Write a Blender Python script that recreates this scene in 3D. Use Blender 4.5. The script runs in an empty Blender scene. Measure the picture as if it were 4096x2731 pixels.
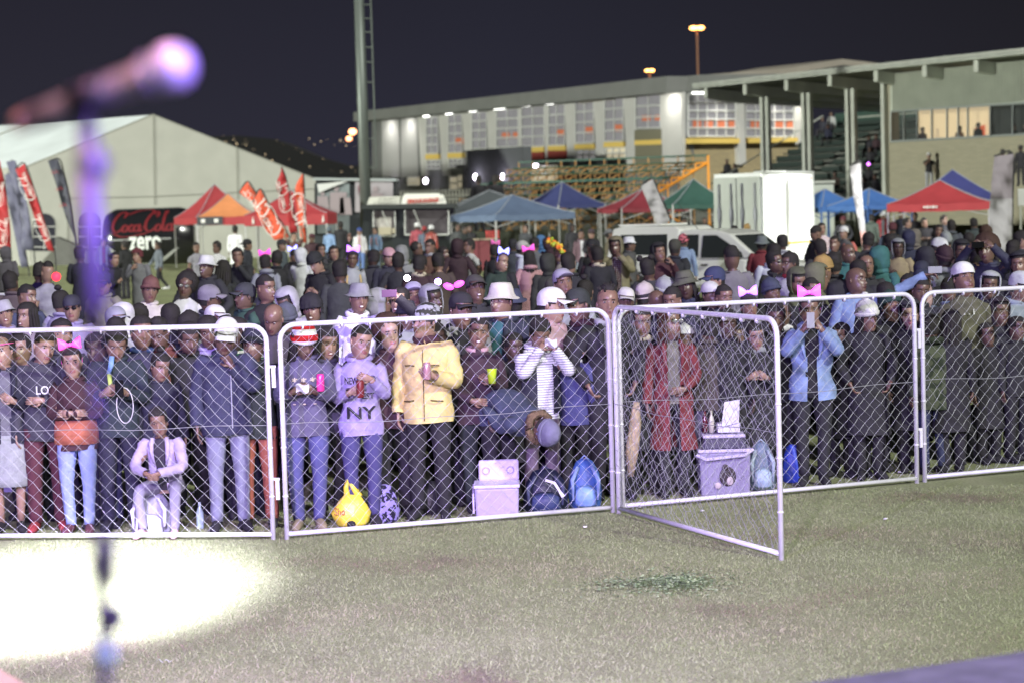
import bpy, math, random
import numpy as np
from mathutils import Matrix, Vector, Euler
R = math.radians
S = bpy.context.scene
COL = S.collection
random.seed(7); RNG = np.random.default_rng(7)

# ---------------------------------------------------------------- camera
F, CX, CY, HC = 8600.0, 2048.0, 1365.5, 2.65
PITCH, ROLL = math.atan(533 / F), -0.029
cam_d = bpy.data.cameras.new('camera'); cam = bpy.data.objects.new('camera', cam_d); COL.objects.link(cam)
cam_d.sensor_width = 36; cam_d.lens = 36 * F / 4096; cam_d.clip_end = 3000; cam_d.clip_start = .1
CM = Matrix.Rotation(R(90) - PITCH, 4, 'X') @ Matrix.Rotation(ROLL, 4, 'Z')
cam.matrix_world = Matrix.Translation((0, 0, HC)) @ CM
cam_d.dof.use_dof = True; cam_d.dof.focus_distance = 17.5; cam_d.dof.aperture_fstop = 2.4; cam_d.dof.aperture_blades = 0
S.camera = cam
S.view_settings.view_transform = 'Standard'; S.view_settings.look = 'None'; S.view_settings.exposure = 0.1; S.view_settings.gamma = 1

def ray(px, py):
    d = CM.to_3x3() @ Vector(((px - CX) / F, -(py - CY) / F, -1)); return d / d.y
def at(px, py, Y): return Vector((0, 0, HC)) + ray(px, py) * Y
def ground(px, py, z=0.0):
    d = ray(px, py); return Vector((0, 0, HC)) + d * ((z - HC) / d.z)
def Xat(px, Y, z=0.0):                      # world x of a pixel column at depth Y and height z
    p = at(px, 900, Y)
    for _ in range(3):
        py = 900 + (p.z - z) * F / Y; p = at(px, py, Y); 
        if abs(p.z - z) < .001: break
        py2 = py + (p.z - z) * F / Y; p = at(px, py2, Y); break
    return p.x
p1a, p1b = ground(-330, 2164), ground(1104, 2157); p2a, p2b = ground(1138, 2157), ground(2462, 2047); p3a, p3b = ground(2484, 2043), ground(3676, 1930); p4a = ground(3692, 1927); d4 = (p4a - p3a).normalized()
RISE = .38
def gz(x, y):                               # the lawn rises a little behind the fence
    f = np.interp(x, [p1a.x, p1b.x, p2b.x, p3b.x, p3b.x + 20], [p1a.y, p1b.y, p2b.y, p3b.y, p3b.y + 8]); t = np.clip((y - f - .7) / 5.5, 0, 1); return RISE * t * t * (3 - 2 * t)
class Plane:                                # a vertical wall plane through two points (x, y)
    def __init__(s, a, b):
        s.a = Vector((a[0], a[1], 0)); u = Vector((b[0] - a[0], b[1] - a[1], 0)); s.len = u.length; s.u = u.normalized()
        s.n = Vector((-s.u.y, s.u.x, 0))
        if s.n.y > 0: s.n = -s.n                # normal towards the camera
    def hit(s, px, py):
        d = ray(px, py); o = Vector((0, 0, HC)); t = (s.a - o).dot(s.n) / d.dot(s.n); return o + d * t
    def pt(s, t, z, off=0.0): p = s.a + s.u * t + s.n * off; return Vector((p.x, p.y, z))

# ---------------------------------------------------------------- world, floodlight (sun) and stage lamps
W = bpy.data.worlds.new('World'); S.world = W; W.use_nodes = True
nt = W.node_tree; bg = nt.nodes['Background']
tc = nt.nodes.new('ShaderNodeTexCoord'); sx = nt.nodes.new('ShaderNodeSeparateXYZ'); cr = nt.nodes.new('ShaderNodeValToRGB')
nt.links.new(tc.outputs['Generated'], sx.inputs[0]); mr = nt.nodes.new('ShaderNodeMapRange')
mr.inputs['From Min'].default_value = -.3; mr.inputs['From Max'].default_value = .3
nt.links.new(sx.outputs['X'], mr.inputs['Value']); nt.links.new(mr.outputs[0], cr.inputs[0]); nt.links.new(cr.outputs[0], bg.inputs['Color'])
cr.color_ramp.elements[0].color = (.0175, .0165, .025, 1); cr.color_ramp.elements[1].color = (.0105, .0100, .0125, 1)
e = cr.color_ramp.elements.new(.5); e.color = (.0165, .0165, .026, 1)
mz = nt.nodes.new('ShaderNodeMapRange'); mz.inputs['From Min'].default_value = -.01; mz.inputs['From Max'].default_value = .13; mz.inputs['To Min'].default_value = 1.65; mz.inputs['To Max'].default_value = .95
nt.links.new(sx.outputs['Z'], mz.inputs['Value']); nt.links.new(mz.outputs[0], bg.inputs['Strength'])

def lamp(kind, name, loc, target, energy, color, **k):
    l = bpy.data.lights.new(name, kind); l.energy = energy; l.color = color
    for a, v in k.items(): setattr(l, a, v)
    o = bpy.data.objects.new(name, l); COL.objects.link(o); o.location = loc
    o.rotation_euler = (Vector(target) - Vector(loc)).to_track_quat('-Z', 'Y').to_euler(); return o
lamp('SUN', 'stadium_floodlight', (30, -42, 34), (0, 0, 0), 3.0, (.98, 1.0, .90), angle=R(2.5))
lamp('SPOT', 'stage_wash_violet', (-7, -1, 6.5), (-1.4, 18, .9), 13000, (.46, .31, 1.0), spot_size=R(46), spot_blend=.7, shadow_soft_size=.25)
lamp('SPOT', 'stage_wash_front', (1.5, -2, 6.0), (.5, 18.5, 1.0), 6500, (.90, .88, 1.0), spot_size=R(48), spot_blend=.8, shadow_soft_size=.3)
lamp('SPOT', 'stage_beam_white', (-2.6, 5.5, 7.0), tuple(ground(225, 2385)), 115000, (.74, .69, 1.0), spot_size=R(16.5), spot_blend=1.0, shadow_soft_size=.2)
lamp('SPOT', 'far_mast_floodlight', (-130, 20, 17), (5, 125, 6), 950000, (.97, 1.0, .88), spot_size=R(55), spot_blend=.6, shadow_soft_size=2.0)
lamp('SPOT', 'stage_wash_grass', (-2, 0, 6.0), (-1.4, 12.0, 0), 15000, (.72, .52, 1.0), spot_size=R(42), spot_blend=1.0, shadow_soft_size=.2)
lamp('SPOT', 'trailer_floodlight', (30, 44, 9), (8.6, 63.5, 2), 70000, (1, 1, .97), spot_size=R(11), spot_blend=.8, shadow_soft_size=.4)
lamp('SPOT', 'stage_mic_purple', (1.2, 1.2, 3.4), (-.46, 2.35, 2.70), 620, (.22, .08, 1.0), spot_size=R(62), spot_blend=.7, shadow_soft_size=.05)
lamp('SPOT', 'stage_stand_purple', (.9, .9, 3.0), (-.43, 2.36, 2.25), 260, (.30, .12, 1.0), spot_size=R(34), spot_blend=.8, shadow_soft_size=.05)
lamp('SPOT', 'stage_mic_pink', (-1.0, 1.9, 4.3), (-.36, 2.38, 2.93), 210, (1.0, .42, .55), spot_size=R(20), spot_blend=.6, shadow_soft_size=.05)
lamp('SPOT', 'stage_deck_purple', (5.5, 2.5, 5.0), (2.0, 6.3, 1.2), 2600, (.22, .07, 1.0), spot_size=R(55), spot_blend=.7, shadow_soft_size=.1)

# ---------------------------------------------------------------- materials
MATS = {}
def mat(name, col, rough=.65, metal=0.0, bump=0.0, scale=30.0, var=.12, emit=0.0, ecol=None, alpha=None, coat=0.0, subs=0.0):
    if name in MATS: return MATS[name]
    m = bpy.data.materials.new(name); m.use_nodes = True; n = m.node_tree; b = n.nodes['Principled BSDF']
    b.inputs['Roughness'].default_value = rough; b.inputs['Metallic'].default_value = metal; b.inputs['Coat Weight'].default_value = coat
    c = (*col, 1)
    if var > 0:
        t = n.nodes.new('ShaderNodeTexCoord'); z = n.nodes.new('ShaderNodeTexNoise'); z.inputs['Scale'].default_value = scale; z.inputs['Detail'].default_value = 4
        n.links.new(t.outputs['Object'], z.inputs['Vector'])
        r = n.nodes.new('ShaderNodeMapRange'); r.inputs['From Min'].default_value = .25; r.inputs['From Max'].default_value = .75
        r.inputs['To Min'].default_value = 1 - var; r.inputs['To Max'].default_value = 1 + var; n.links.new(z.outputs['Fac'], r.inputs['Value'])
        x = n.nodes.new('ShaderNodeMix'); x.data_type = 'RGBA'; x.blend_type = 'MULTIPLY'; x.inputs['Factor'].default_value = 1
        x.inputs['A'].default_value = c; n.links.new(r.outputs[0], x.inputs['B']); n.links.new(x.outputs['Result'], b.inputs['Base Color'])
        if bump > 0:
            q = n.nodes.new('ShaderNodeBump'); q.inputs['Strength'].default_value = 1.0; q.inputs['Distance'].default_value = bump
            n.links.new(z.outputs['Fac'], q.inputs['Height']); n.links.new(q.outputs[0], b.inputs['Normal'])
    else: b.inputs['Base Color'].default_value = c
    if emit: b.inputs['Emission Color'].default_value = (*(ecol or col), 1); b.inputs['Emission Strength'].default_value = emit
    if alpha is not None: b.inputs['Alpha'].default_value = alpha
    MATS[name] = m; return m
def hx(s): return tuple((int(s[i:i + 2], 16) / 255) ** 2.2 for i in (0, 2, 4))

# ---------------------------------------------------------------- objects
def tag(o, label, cat, group=None, kind=None):
    if label: o['label'] = label
    if cat: o['category'] = cat
    if group: o['group'] = group
    if kind: o['kind'] = kind
    return o
def thing(name, label, cat, loc=(0, 0, 0), rz=0.0, group=None):
    o = bpy.data.objects.new(name, None); COL.objects.link(o); o.location = loc; o.rotation_euler = (0, 0, rz); o.empty_display_size = .2
    return tag(o, label, cat, group)
class MB:
    def __init__(s): s.v = []; s.f = []; s.m = []; s.n = 0
    def add(s, verts, faces, mi=0):
        verts = np.asarray(verts, dtype=float).reshape(-1, 3); k = s.n; s.v.append(verts); s.n += len(verts)
        for f in faces: s.f.append(tuple(i + k for i in f))
        s.m.extend([mi] * len(faces) if isinstance(mi, int) else mi); return s
    def box(s, c, d, mi=0, rz=0.0, taper=1.0):
        x, y, z = d[0] / 2, d[1] / 2, d[2] / 2; t = taper
        v = np.array([(-x, -y, -z), (x, -y, -z), (x, y, -z), (-x, y, -z), (-x * t, -y * t, z), (x * t, -y * t, z), (x * t, y * t, z), (-x * t, y * t, z)])
        if rz: k, q = math.cos(rz), math.sin(rz); v = np.c_[v[:, 0] * k - v[:, 1] * q, v[:, 0] * q + v[:, 1] * k, v[:, 2]]
        return s.add(v + np.array(c), [(0, 3, 2, 1), (4, 5, 6, 7), (0, 1, 5, 4), (1, 2, 6, 5), (2, 3, 7, 6), (3, 0, 4, 7)], mi)
    def prism(s, pts, off, mi=0):               # polygon pts and the same shifted by off
        p = [Vector(q) for q in pts]; n = len(p); v = p + [q + Vector(off) for q in p]
        return s.add([tuple(q) for q in v], [tuple(range(n)), tuple(range(2 * n - 1, n - 1, -1))] + [(i, (i + 1) % n + 0, (i + 1) % n + n, i + n) for i in range(n)], mi)
    def bar(s, a, b, r, mi=0, seg=6, r2=None):
        return s.tube([a, b], [r, r if r2 is None else r2], seg=seg, mi=mi)
    def tube(s, path, rx, ry=None, side=None, seg=8, mi=0, cap=True, ns=0.0, ang=None):
        P = np.asarray([tuple(q) for q in path], float); n = len(P); rx = np.broadcast_to(np.asarray(rx, float), n); ry = rx if ry is None else np.broadcast_to(np.asarray(ry, float), n)
        T = np.gradient(P, axis=0); T /= np.linalg.norm(T, axis=1)[:, None] + 1e-12
        ref = np.array([1, 0, 0.]) if side is None else np.asarray(side, float)
        if side is None and abs(T[:, 0]).max() > .9: ref = np.array([0, 1., 0]) if abs(T[:, 1]).max() < .9 else np.array([.5, .6, .62])
        X = ref - T * (T @ ref)[:, None]; X /= np.linalg.norm(X, axis=1)[:, None] + 1e-12; Y = np.cross(T, X)
        a = np.linspace(0, 2 * math.pi, seg, endpoint=False)
        if ns:
            ph = random.random() * 9; rr = 1 + ns * (np.sin(np.arange(n)[:, None] * 1.9 + a[None] * 2 + ph) + .6 * np.sin(np.arange(n)[:, None] * 2.7 - a[None] * 3 + ph * 2))
        else: rr = np.ones((n, seg))
        V = P[:, None] + X[:, None] * (rx[:, None] * np.cos(a) * rr)[..., None] + Y[:, None] * (ry[:, None] * np.sin(a) * rr)[..., None]
        f = []
        for i in range(n - 1):
            o = i * seg
            for j in range(seg): k = (j + 1) % seg; f.append((o + j, o + k, o + seg + k, o + seg + j))
        if cap: f.append(tuple(range(seg - 1, -1, -1))); f.append(tuple(range((n - 1) * seg, n * seg)))
        return s.add(V.reshape(-1, 3), f, mi)
    def ball(s, c, r, mi=0, u=10, w=7, rot=None, jit=0.0):
        r = (r, r, r) if isinstance(r, (int, float)) else r; v = []; 
        for i in range(1, w):
            t = math.pi * i / w
            for j in range(u): p = 2 * math.pi * j / u; v.append((math.sin(t) * math.cos(p), math.sin(t) * math.sin(p), math.cos(t)))
        v += [(0, 0, 1), (0, 0, -1)]; v = np.array(v)
        if jit: v *= 1 + jit * RNG.standard_normal((len(v), 1))
        v = v * np.array(r)
        if rot is not None: v = v @ np.array(rot.to_3x3()).T
        f = [(i * u + j, (i + 1) * u + j, (i + 1) * u + (j + 1) % u, i * u + (j + 1) % u) for i in range(w - 2) for j in range(u)]
        N = (w - 1) * u; f += [(N, j, (j + 1) % u) for j in range(u)] + [(N + 1, (w - 2) * u + (j + 1) % u, (w - 2) * u + j) for j in range(u)]
        return s.add(v + np.array(tuple(c)), f, mi)
    def lathe(s, c, prof, seg=16, mi=0, axis='z', cap=True):
        v = []
        for r_, z in prof:
            for j in range(seg): t = 2 * math.pi * j / seg; v.append((r_ * math.cos(t), r_ * math.sin(t), z))
        v = np.array(v); n = len(prof)
        if axis == 'x': v = v[:, [2, 0, 1]]
        if axis == 'y': v = v[:, [1, 2, 0]]
        f = [(i * seg + j, i * seg + (j + 1) % seg, (i + 1) * seg + (j + 1) % seg, (i + 1) * seg + j) for i in range(n - 1) for j in range(seg)]
        if cap: f += [tuple(range(seg - 1, -1, -1)), tuple(range((n - 1) * seg, n * seg))]
        return s.add(v + np.array(tuple(c)), f, mi)
    def grid(s, fn, nu, nv, mi=0):
        v = [tuple(fn(i / nu, j / nv)) for j in range(nv + 1) for i in range(nu + 1)]
        return s.add(v, [(j * (nu + 1) + i, j * (nu + 1) + i + 1, (j + 1) * (nu + 1) + i + 1, (j + 1) * (nu + 1) + i) for j in range(nv) for i in range(nu)], mi)
    def build(s, name, mats, parent=None, smooth=False, local=False, warp=None, solid=0.0, bevel=0.0):
        v = np.concatenate(s.v) if s.v else np.zeros((0, 3))
        if warp is not None: v = warp(v)
        if parent is not None and not local: v = v - np.array(tuple(parent.location))
        u = np.zeros(len(v), bool); u[[i for f in s.f for i in f]] = True; fs = s.f
        if not u.all(): k = np.cumsum(u) - 1; v = v[u]; fs = [tuple(int(k[i]) for i in f) for f in s.f]
        me = bpy.data.meshes.new(name); me.from_pydata(v.tolist(), [], fs)
        for m in (mats if isinstance(mats, (list, tuple)) else [mats]): me.materials.append(m)
        me.polygons.foreach_set('material_index', s.m)
        if smooth: me.polygons.foreach_set('use_smooth', [True] * len(me.polygons))
        me.update(); o = bpy.data.objects.new(name, me); COL.objects.link(o)
        if parent is not None: o.parent = parent
        if solid: q = o.modifiers.new('s', 'SOLIDIFY'); q.thickness = solid; q.offset = 0
        if bevel: q = o.modifiers.new('b', 'BEVEL'); q.width = bevel; q.segments = 2; q.limit_method = 'ANGLE'
        return o
def text(s, size, mats, parent, origin, xdir, zdir, name='lettering', depth=.004, shear=0.0, bold=0.0, space=1.0, width=None, squash=1.0, extra=None):
    """Flat lettering as a mesh: origin is its centre, xdir the reading direction, zdir up."""
    cu = bpy.data.curves.new(name, 'FONT'); cu.body = s; cu.size = size; cu.extrude = depth; cu.shear = shear; cu.offset = bold; cu.space_character = space
    cu.align_x = 'CENTER'; cu.align_y = 'CENTER'; cu.resolution_u = 3
    t = bpy.data.objects.new('t', cu); me = bpy.data.meshes.new_from_object(t); bpy.data.objects.remove(t); bpy.data.curves.remove(cu)
    n = len(me.vertices); v = np.zeros(n * 3); me.vertices.foreach_get('co', v); v = v.reshape(-1, 3)
    if width: v[:, 0] *= width / (v[:, 0].max() - v[:, 0].min() + 1e-9)
    x = np.array(tuple(Vector(xdir).normalized())); z = np.array(tuple(Vector(zdir).normalized())); y = np.cross(x, z) 
    w = np.array(tuple(origin)) + v[:, :1] * x + v[:, 1:2] * z * squash - v[:, 2:3] * y * -1
    if extra: w = extra(w)
    if parent is not None and parent.type == 'EMPTY' and not parent.get('_loc'): w = w - np.array(tuple(parent.location))
    me.vertices.foreach_set('co', w.reshape(-1)); me.materials.clear(); me.materials.append(mats); me.update()
    me.name = name; o = bpy.data.objects.new(name, me); COL.objects.link(o); o.parent = parent; return o
def catmull(P, k=6):
    P = np.asarray(P, float); Q = np.vstack([2 * P[0] - P[1], P, 2 * P[-1] - P[-2]]); out = []
    for i in range(1, len(Q) - 2):
        a, b, c, d = Q[i - 1], Q[i], Q[i + 1], Q[i + 2]
        for t in np.linspace(0, 1, k, endpoint=False): out.append(.5 * (2 * b + (c - a) * t + (2 * a - 5 * b + 4 * c - d) * t * t + (3 * b - a - 3 * c + d) * t ** 3))
    out.append(P[-1]); return np.array(out)
def script_word():
    """Pen strokes (2-D polylines) of the slanted script on the red drinks banners, about 8.2 x 3 units."""
    C = [(1.75, 2.0), (2.0, 2.45), (1.7, 2.75), (1.1, 2.5), (.5, 1.6), (.35, .7), (.75, .2), (1.4, .45), (1.8, .9)]
    o = lambda x, y, r=.42: [(x + r * math.cos(t) * .8 + r * math.sin(t) * .25, y + r * math.sin(t)) for t in np.linspace(.9, .9 + 2 * math.pi, 10)]
    c = lambda x, y: [(x + .3, y + .3), (x + .05, y + .42), (x - .3, y), (x - .05, y - .4), (x + .45, y - .1)]
    a = lambda x, y: o(x, y) + [(x + .42, y + .4), (x + .3, y - .2), (x + .45, y - .4), (x + .75, y - .1)]
    s = [C, o(1.95, .65), c(2.75, .65), a(3.45, .65), [(4.15, .75), (4.5, .8)], [(x + 4.25, y) for x, y in C], [(5.9, 2.3), (5.2, 3.0), (3.6, 2.9), (2.4, 2.5), (1.9, 2.7)],
         o(6.25, .65), [(7.45, 2.5), (7.2, 2.75), (6.95, 1.6), (6.85, .5), (7.05, .25), (7.35, .5)], a(7.7, .65), [(.2, .1), (1.6, -.45), (3.4, -.3), (5.0, .05)]]
    return s
def script_logo(parent, m, O, xd, zd, width, name='script_lettering', out=None, mirror=False, fn=None, pen=.3, lift=.012):
    b = MB(); O = np.array(tuple(O)); xd = np.array(tuple(Vector(xd).normalized())); zd = np.array(tuple(Vector(zd).normalized())); k = width / 8.2
    nrm = np.cross(xd, zd) * (lift if out is None else out)
    for st in script_word():
        p = catmull(st, 5); t = np.gradient(p, axis=0); t /= np.linalg.norm(t, axis=1)[:, None] + 1e-9; q = np.c_[-t[:, 1], t[:, 0]]
        w = pen * (.32 + .68 * np.abs(t[:, 1])) / 2 * np.minimum(1, np.minimum(np.arange(len(p)) + 1, len(p) - np.arange(len(p))) / 3)
        L, Rr = p + q * w[:, None], p - q * w[:, None]
        A = np.vstack([L, Rr]); A = (A - np.array([4.1, 1.25])) * k
        if mirror: A[:, 0] *= -1
        V = O + A[:, :1] * xd + A[:, 1:2] * zd + nrm
        if fn: V = fn(A)
        n = len(p); b.add(V, [(i, i + 1, n + i + 1, n + i) for i in range(n - 1)])
    return b.build(name, m, parent)
# ================================================================= ground, terrace, hill, sky glow
def grass_mat():
    m = bpy.data.materials.new('grass_ground'); m.use_nodes = True; n = m.node_tree; b = n.nodes['Principled BSDF']; b.inputs['Roughness'].default_value = .9
    tc = n.nodes.new('ShaderNodeTexCoord'); L = n.links.new
    def noise(sc, det=5, stretch=None):
        z = n.nodes.new('ShaderNodeTexNoise'); z.inputs['Scale'].default_value = sc; z.inputs['Detail'].default_value = det
        if stretch: mp = n.nodes.new('ShaderNodeMapping'); mp.inputs['Scale'].default_value = stretch; L(tc.outputs['Object'], mp.inputs[0]); L(mp.outputs[0], z.inputs['Vector'])
        else: L(tc.outputs['Object'], z.inputs['Vector'])
        return z
    def ramp(z, els):
        r = n.nodes.new('ShaderNodeValToRGB'); L(z.outputs['Fac'], r.inputs[0]); r.color_ramp.elements[0].position = els[0][0]; r.color_ramp.elements[0].color = (*els[0][1], 1)
        r.color_ramp.elements[1].position = els[-1][0]; r.color_ramp.elements[1].color = (*els[-1][1], 1)
        for p, c in els[1:-1]: q = r.color_ramp.elements.new(p); q.color = (*c, 1)
        return r
    a = ramp(noise(1.3, 7, (1, .55, 1)), [(.30, (.23, .215, .14)), (.42, (.28, .31, .165)), (.56, (.30, .34, .175)), (.72, (.38, .40, .24))])
    f = ramp(noise(38, 6), [(.3, (.78, .76, .72)), (.7, (1.2, 1.2, 1.15))])
    d = ramp(noise(.55, 6, (1, .4, 1)), [(.30, (.62, .55, .50)), (.40, (1, 1, 1))])
    x = n.nodes.new('ShaderNodeMix'); x.data_type = 'RGBA'; x.blend_type = 'MULTIPLY'; x.inputs['Factor'].default_value = 1
    y = n.nodes.new('ShaderNodeMix'); y.data_type = 'RGBA'; y.blend_type = 'MULTIPLY'; y.inputs['Factor'].default_value = 1
    L(a.outputs[0], x.inputs['A']); L(f.outputs[0], x.inputs['B']); L(x.outputs['Result'], y.inputs['A']); L(d.outputs[0], y.inputs['B']); L(y.outputs['Result'], b.inputs['Base Color'])
    q = n.nodes.new('ShaderNodeBump'); q.inputs['Distance'].default_value = .03; L(noise(60, 4).outputs['Fac'], q.inputs['Height']); L(q.outputs[0], b.inputs['Normal'])
    return m
b = MB(); gx = [-700, -60, -20, -12, -8, -5, -3, -2, -1, 0, 1, 2, 3, 4, 5, 6, 8, 12, 20, 60, 700]; gy = [-40, 5, 12, 15, 16] + [17 + .4 * k for k in range(34)] + [32, 40, 60, 100, 200, 600, 1500]
b.add([(x, y, float(gz(x, y))) for y in gy for x in gx], [(j * 21 + i, j * 21 + i + 1, (j + 1) * 21 + i + 1, (j + 1) * 21 + i) for j in range(len(gy) - 1) for i in range(20)])
tag(b.build('ground', grass_mat(), smooth=True), None, None, None, 'structure')
b = MB(); b.box((52, 190, .8), (116, 178, 1.6)); tag(b.build('terrace', mat('terrace', (.05, .055, .04), .9, scale=.6)), None, None, None, 'structure')
b = MB(); xs = np.linspace(-800, 500, 60); hill = [(-800, 1300, 0)] + [(x, 1300, 20 + 42 * math.exp(-((x + 330) / 240) ** 2) + 5 * math.sin(x / 37) + 3 * math.sin(x / 13)) for x in xs] + [(500, 1300, 0)]
b.prism(hill, (0, 120, 0)); tag(b.build('hill', mat('hill', (.012, .012, .014), .95, scale=.01)), None, None, None, 'structure')
b = MB()
for px, py in [(893, 542), (935, 545), (937, 560), (905, 568), (948, 575), (983, 562), (990, 570), (985, 580), (948, 578), (975, 576), (1088, 642), (1086, 645), (1107, 562), (1107, 660), (1130, 578), (1186, 598), (1236, 556), (1258, 580), (1285, 567), (1338, 580), (1362, 560), (1358, 566), (1420, 588), (1385, 583), (1490, 590), (1293, 636), (1328, 681), (1405, 670), (1421, 686), (1365, 688), (1530, 560), (1552, 575), (1310, 560), (1374, 566), (1210, 610), (1160, 640), (1240, 668), (1450, 640), (870, 560), (1015, 600), (1060, 620)]:
    b.ball(at(px + random.uniform(-2, 2), py, 1270), random.choice((.10, .16, .24)), u=6, w=4)
tag(b.build('town_lights', mat('town_light', (1, .85, .6), emit=1.8, ecol=(1, .72, .42), var=0)), 'scattered warm town lights twinkling on the dark hill', None, None, 'stuff')
# grass blades of the near lawn and of the strip under the crowd
def blades(n, x0, x1, y0, y1, name, cols, h=.017, clip=None):
    X = RNG.uniform(x0, x1, n); Y = RNG.uniform(y0, y1, n); 
    if clip is not None: k = clip(X, Y); X, Y = X[k], Y[k]
    n = len(X); a = RNG.uniform(0, 6.28, n); H = h * RNG.uniform(.4, 1.3, n); w = .0028; lx = RNG.normal(0, .014, n); ly = RNG.normal(0, .014, n)
    v = np.zeros((n, 3, 3)); v[:, 0] = np.c_[X - w * np.cos(a), Y - w * np.sin(a), np.zeros(n)]; v[:, 1] = np.c_[X + w * np.cos(a), Y + w * np.sin(a), np.zeros(n)]; v[:, 2] = np.c_[X + lx, Y + ly, H]; v[:, :, 2] += gz(X, Y)[:, None]
    me = bpy.data.meshes.new(name); me.vertices.add(n * 3); me.vertices.foreach_set('co', v.reshape(-1)); me.loops.add(n * 3); me.loops.foreach_set('vertex_index', np.arange(n * 3))
    me.polygons.add(n); me.polygons.foreach_set('loop_start', np.arange(n) * 3); me.polygons.foreach_set('loop_total', np.full(n, 3))
    for c in cols: me.materials.append(c)
    big = np.sin(X * 1.7 + 2 * np.sin(Y * 1.1)) + np.sin(Y * 3.1 + X) + RNG.normal(0, 1.2, n)
    soil = np.sin(.9 * X + 1.3 * np.sin(.7 * Y) + .6) * np.sin(2.3 * Y + np.sin(1.1 * X) + .4 * np.sin(5 * X)) + RNG.normal(0, .22, n); me.polygons.foreach_set('material_index', np.where(soil > .88, 3, np.digitize(big, [-1.2, .6])).astype(int)); me.update(calc_edges=True); me.validate()
    o = bpy.data.objects.new(name, me); COL.objects.link(o); return o
gb = [mat('blade_dry', (.33, .325, .20), 1.0, var=.2, scale=9), mat('blade_green', (.255, .305, .145), 1.0, var=.25, scale=9), mat('blade_pale', (.31, .345, .19), 1.0, var=.2, scale=9), mat('blade_dead', (.21, .175, .12), .9, var=.2, scale=9)]
for m_ in gb: m_.node_tree.nodes['Principled BSDF'].inputs['Specular IOR Level'].default_value = .05
tag(blades(220000, -4.2, 5.2, 11.4, 19.5, 'grass', gb), 'short trampled grass of the lawn in front of the fence', None, None, 'stuff')
c0 = ground(2720, 2338)
cm = [mat('clover_leaf', (.40, .50, .27), .7, var=.3, scale=30), mat('clover_dark', (.26, .36, .19), .7, var=.3, scale=30)]
b = MB()
for _ in range(2600):
    r = abs(random.gauss(0, .5)); t = random.uniform(0, 6.28); x = c0.x + r * math.cos(t) * .42; y = c0.y + r * math.sin(t) * .55
    if random.random() < .25: x -= random.uniform(0, .55)
    z = random.uniform(.012, .055) * max(.3, 1 - r / 1.1); s = random.uniform(.007, .015); t = random.uniform(0, 3); q = random.uniform(-.4, .9)
    b.add([(x + s * math.cos(t + k * math.pi / 2), y + s * math.sin(t + k * math.pi / 2), z + q * s * (1 if k == 2 else -1 if k == 0 else 0)) for k in range(4)], [(0, 1, 2, 3)], random.randint(0, 1))
tag(b.build('clover_patch', cm), 'patch of low broad-leaved clover growing in the lawn', None, None, 'stuff')
b = MB()
for _ in range(9): g = ground(random.uniform(2000, 4000), random.uniform(1850, 2200)); b.box((g.x, g.y, .02), (.03, .02, .01), 0, random.uniform(0, 3))
g = ground(660, 2662); b.grid(lambda u, v: (g.x - .05 + .1 * u, g.y + .02 * v + .01 * math.sin(9 * u), .03 + .01 * math.sin(14 * u)), 8, 2)
tag(b.build('litter', mat('litter', (.7, .7, .68), .6)), 'small scraps of white litter lying on the lawn', None, None, 'stuff')

# ================================================================= stage edge, microphone
p1, p2 = ground(3190, 2736, 1.22), ground(4150, 2596, 1.22); d = (p2 - p1).normalized(); a, c = p1 - d * 6, p2 + d * 6
b = MB(); b.prism([(a.x, a.y, 1.22), (c.x, c.y, 1.22), (c.x + 2, -4, 1.22), (a.x - 1, -4, 1.22)][::-1], (0, 0, -.16))
b.prism([(a.x, a.y - .05, 1.06), (c.x, c.y - .05, 1.06), (c.x + 2, -4, 1.06), (a.x - 1, -4, 1.06)][::-1], (0, 0, -1.06))
tag(b.build('stage_floor', mat('stage_felt', (.16, .15, .17), .85, bump=.01, scale=9, var=.35)), None, None, None, 'structure')
q = [ground(-60, 2640, 1.3), ground(118, 2745, 1.3), ground(60, 2800, 1.3), ground(-120, 2800, 1.3)]
b = MB(); b.prism([tuple(x) for x in q], (0, 0, -.04)); tag(b.build('stage_board', mat('stage_board', (.42, .3, .2), .5)), 'pale wooden board corner at the bottom left edge of the stage', 'board')

mx = at(345, 470, 2.38); st = thing('microphone_stand', 'black microphone stand on the stage lit purple, clip at its top', 'mic stand', (at(412, 2731, 2.38).x, 2.38, 1.22))
dk = mat('stand_metal', (.05, .05, .055), .35, .6, var=0); chrome = mat('stand_chrome', (.3, .28, .32), .45, .4, var=0)
top = at(346, 455, 2.38); mid = at(398, 2300, 2.38)
b = MB(); m2 = at(372, 1240, 2.38); b.bar((mid.x, 2.38, mid.z - .3), (mid.x, 2.38, mid.z), .007, seg=12); b.bar((mid.x, 2.38, mid.z), (m2.x, 2.38, m2.z), .0055, seg=12); b.build('pole', dk, st, True); b = MB(); b.bar((m2.x, 2.38, m2.z), (top.x, 2.38, top.z - .05), .0135, seg=14); b.build('upper_sleeve', mat('sleeve_grey', (.16, .14, .20), .5, .2, var=0), st, True)
b = MB(); b.bar((top.x, 2.38, top.z - .09), (top.x, 2.38, top.z - .012), .0105, seg=14); b.ball((top.x + .004, 2.38, top.z - .056), (.019, .018, .022)); b.build('thread_adapter', mat('adapter', (.16, .15, .18), .4, .3, var=0), st, True)
b = MB(); b.lathe((top.x, 2.38, 0), [(.0085, mid.z - .012), (.012, mid.z), (.012, mid.z + .03), (.009, mid.z + .045)], 14); b.build('clutch', dk, st, True)
b = MB(); b.box((top.x - .007, 2.375, mid.z + .012), (.018, .012, .014)); b.build('clutch_wing', dk, st)
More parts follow.
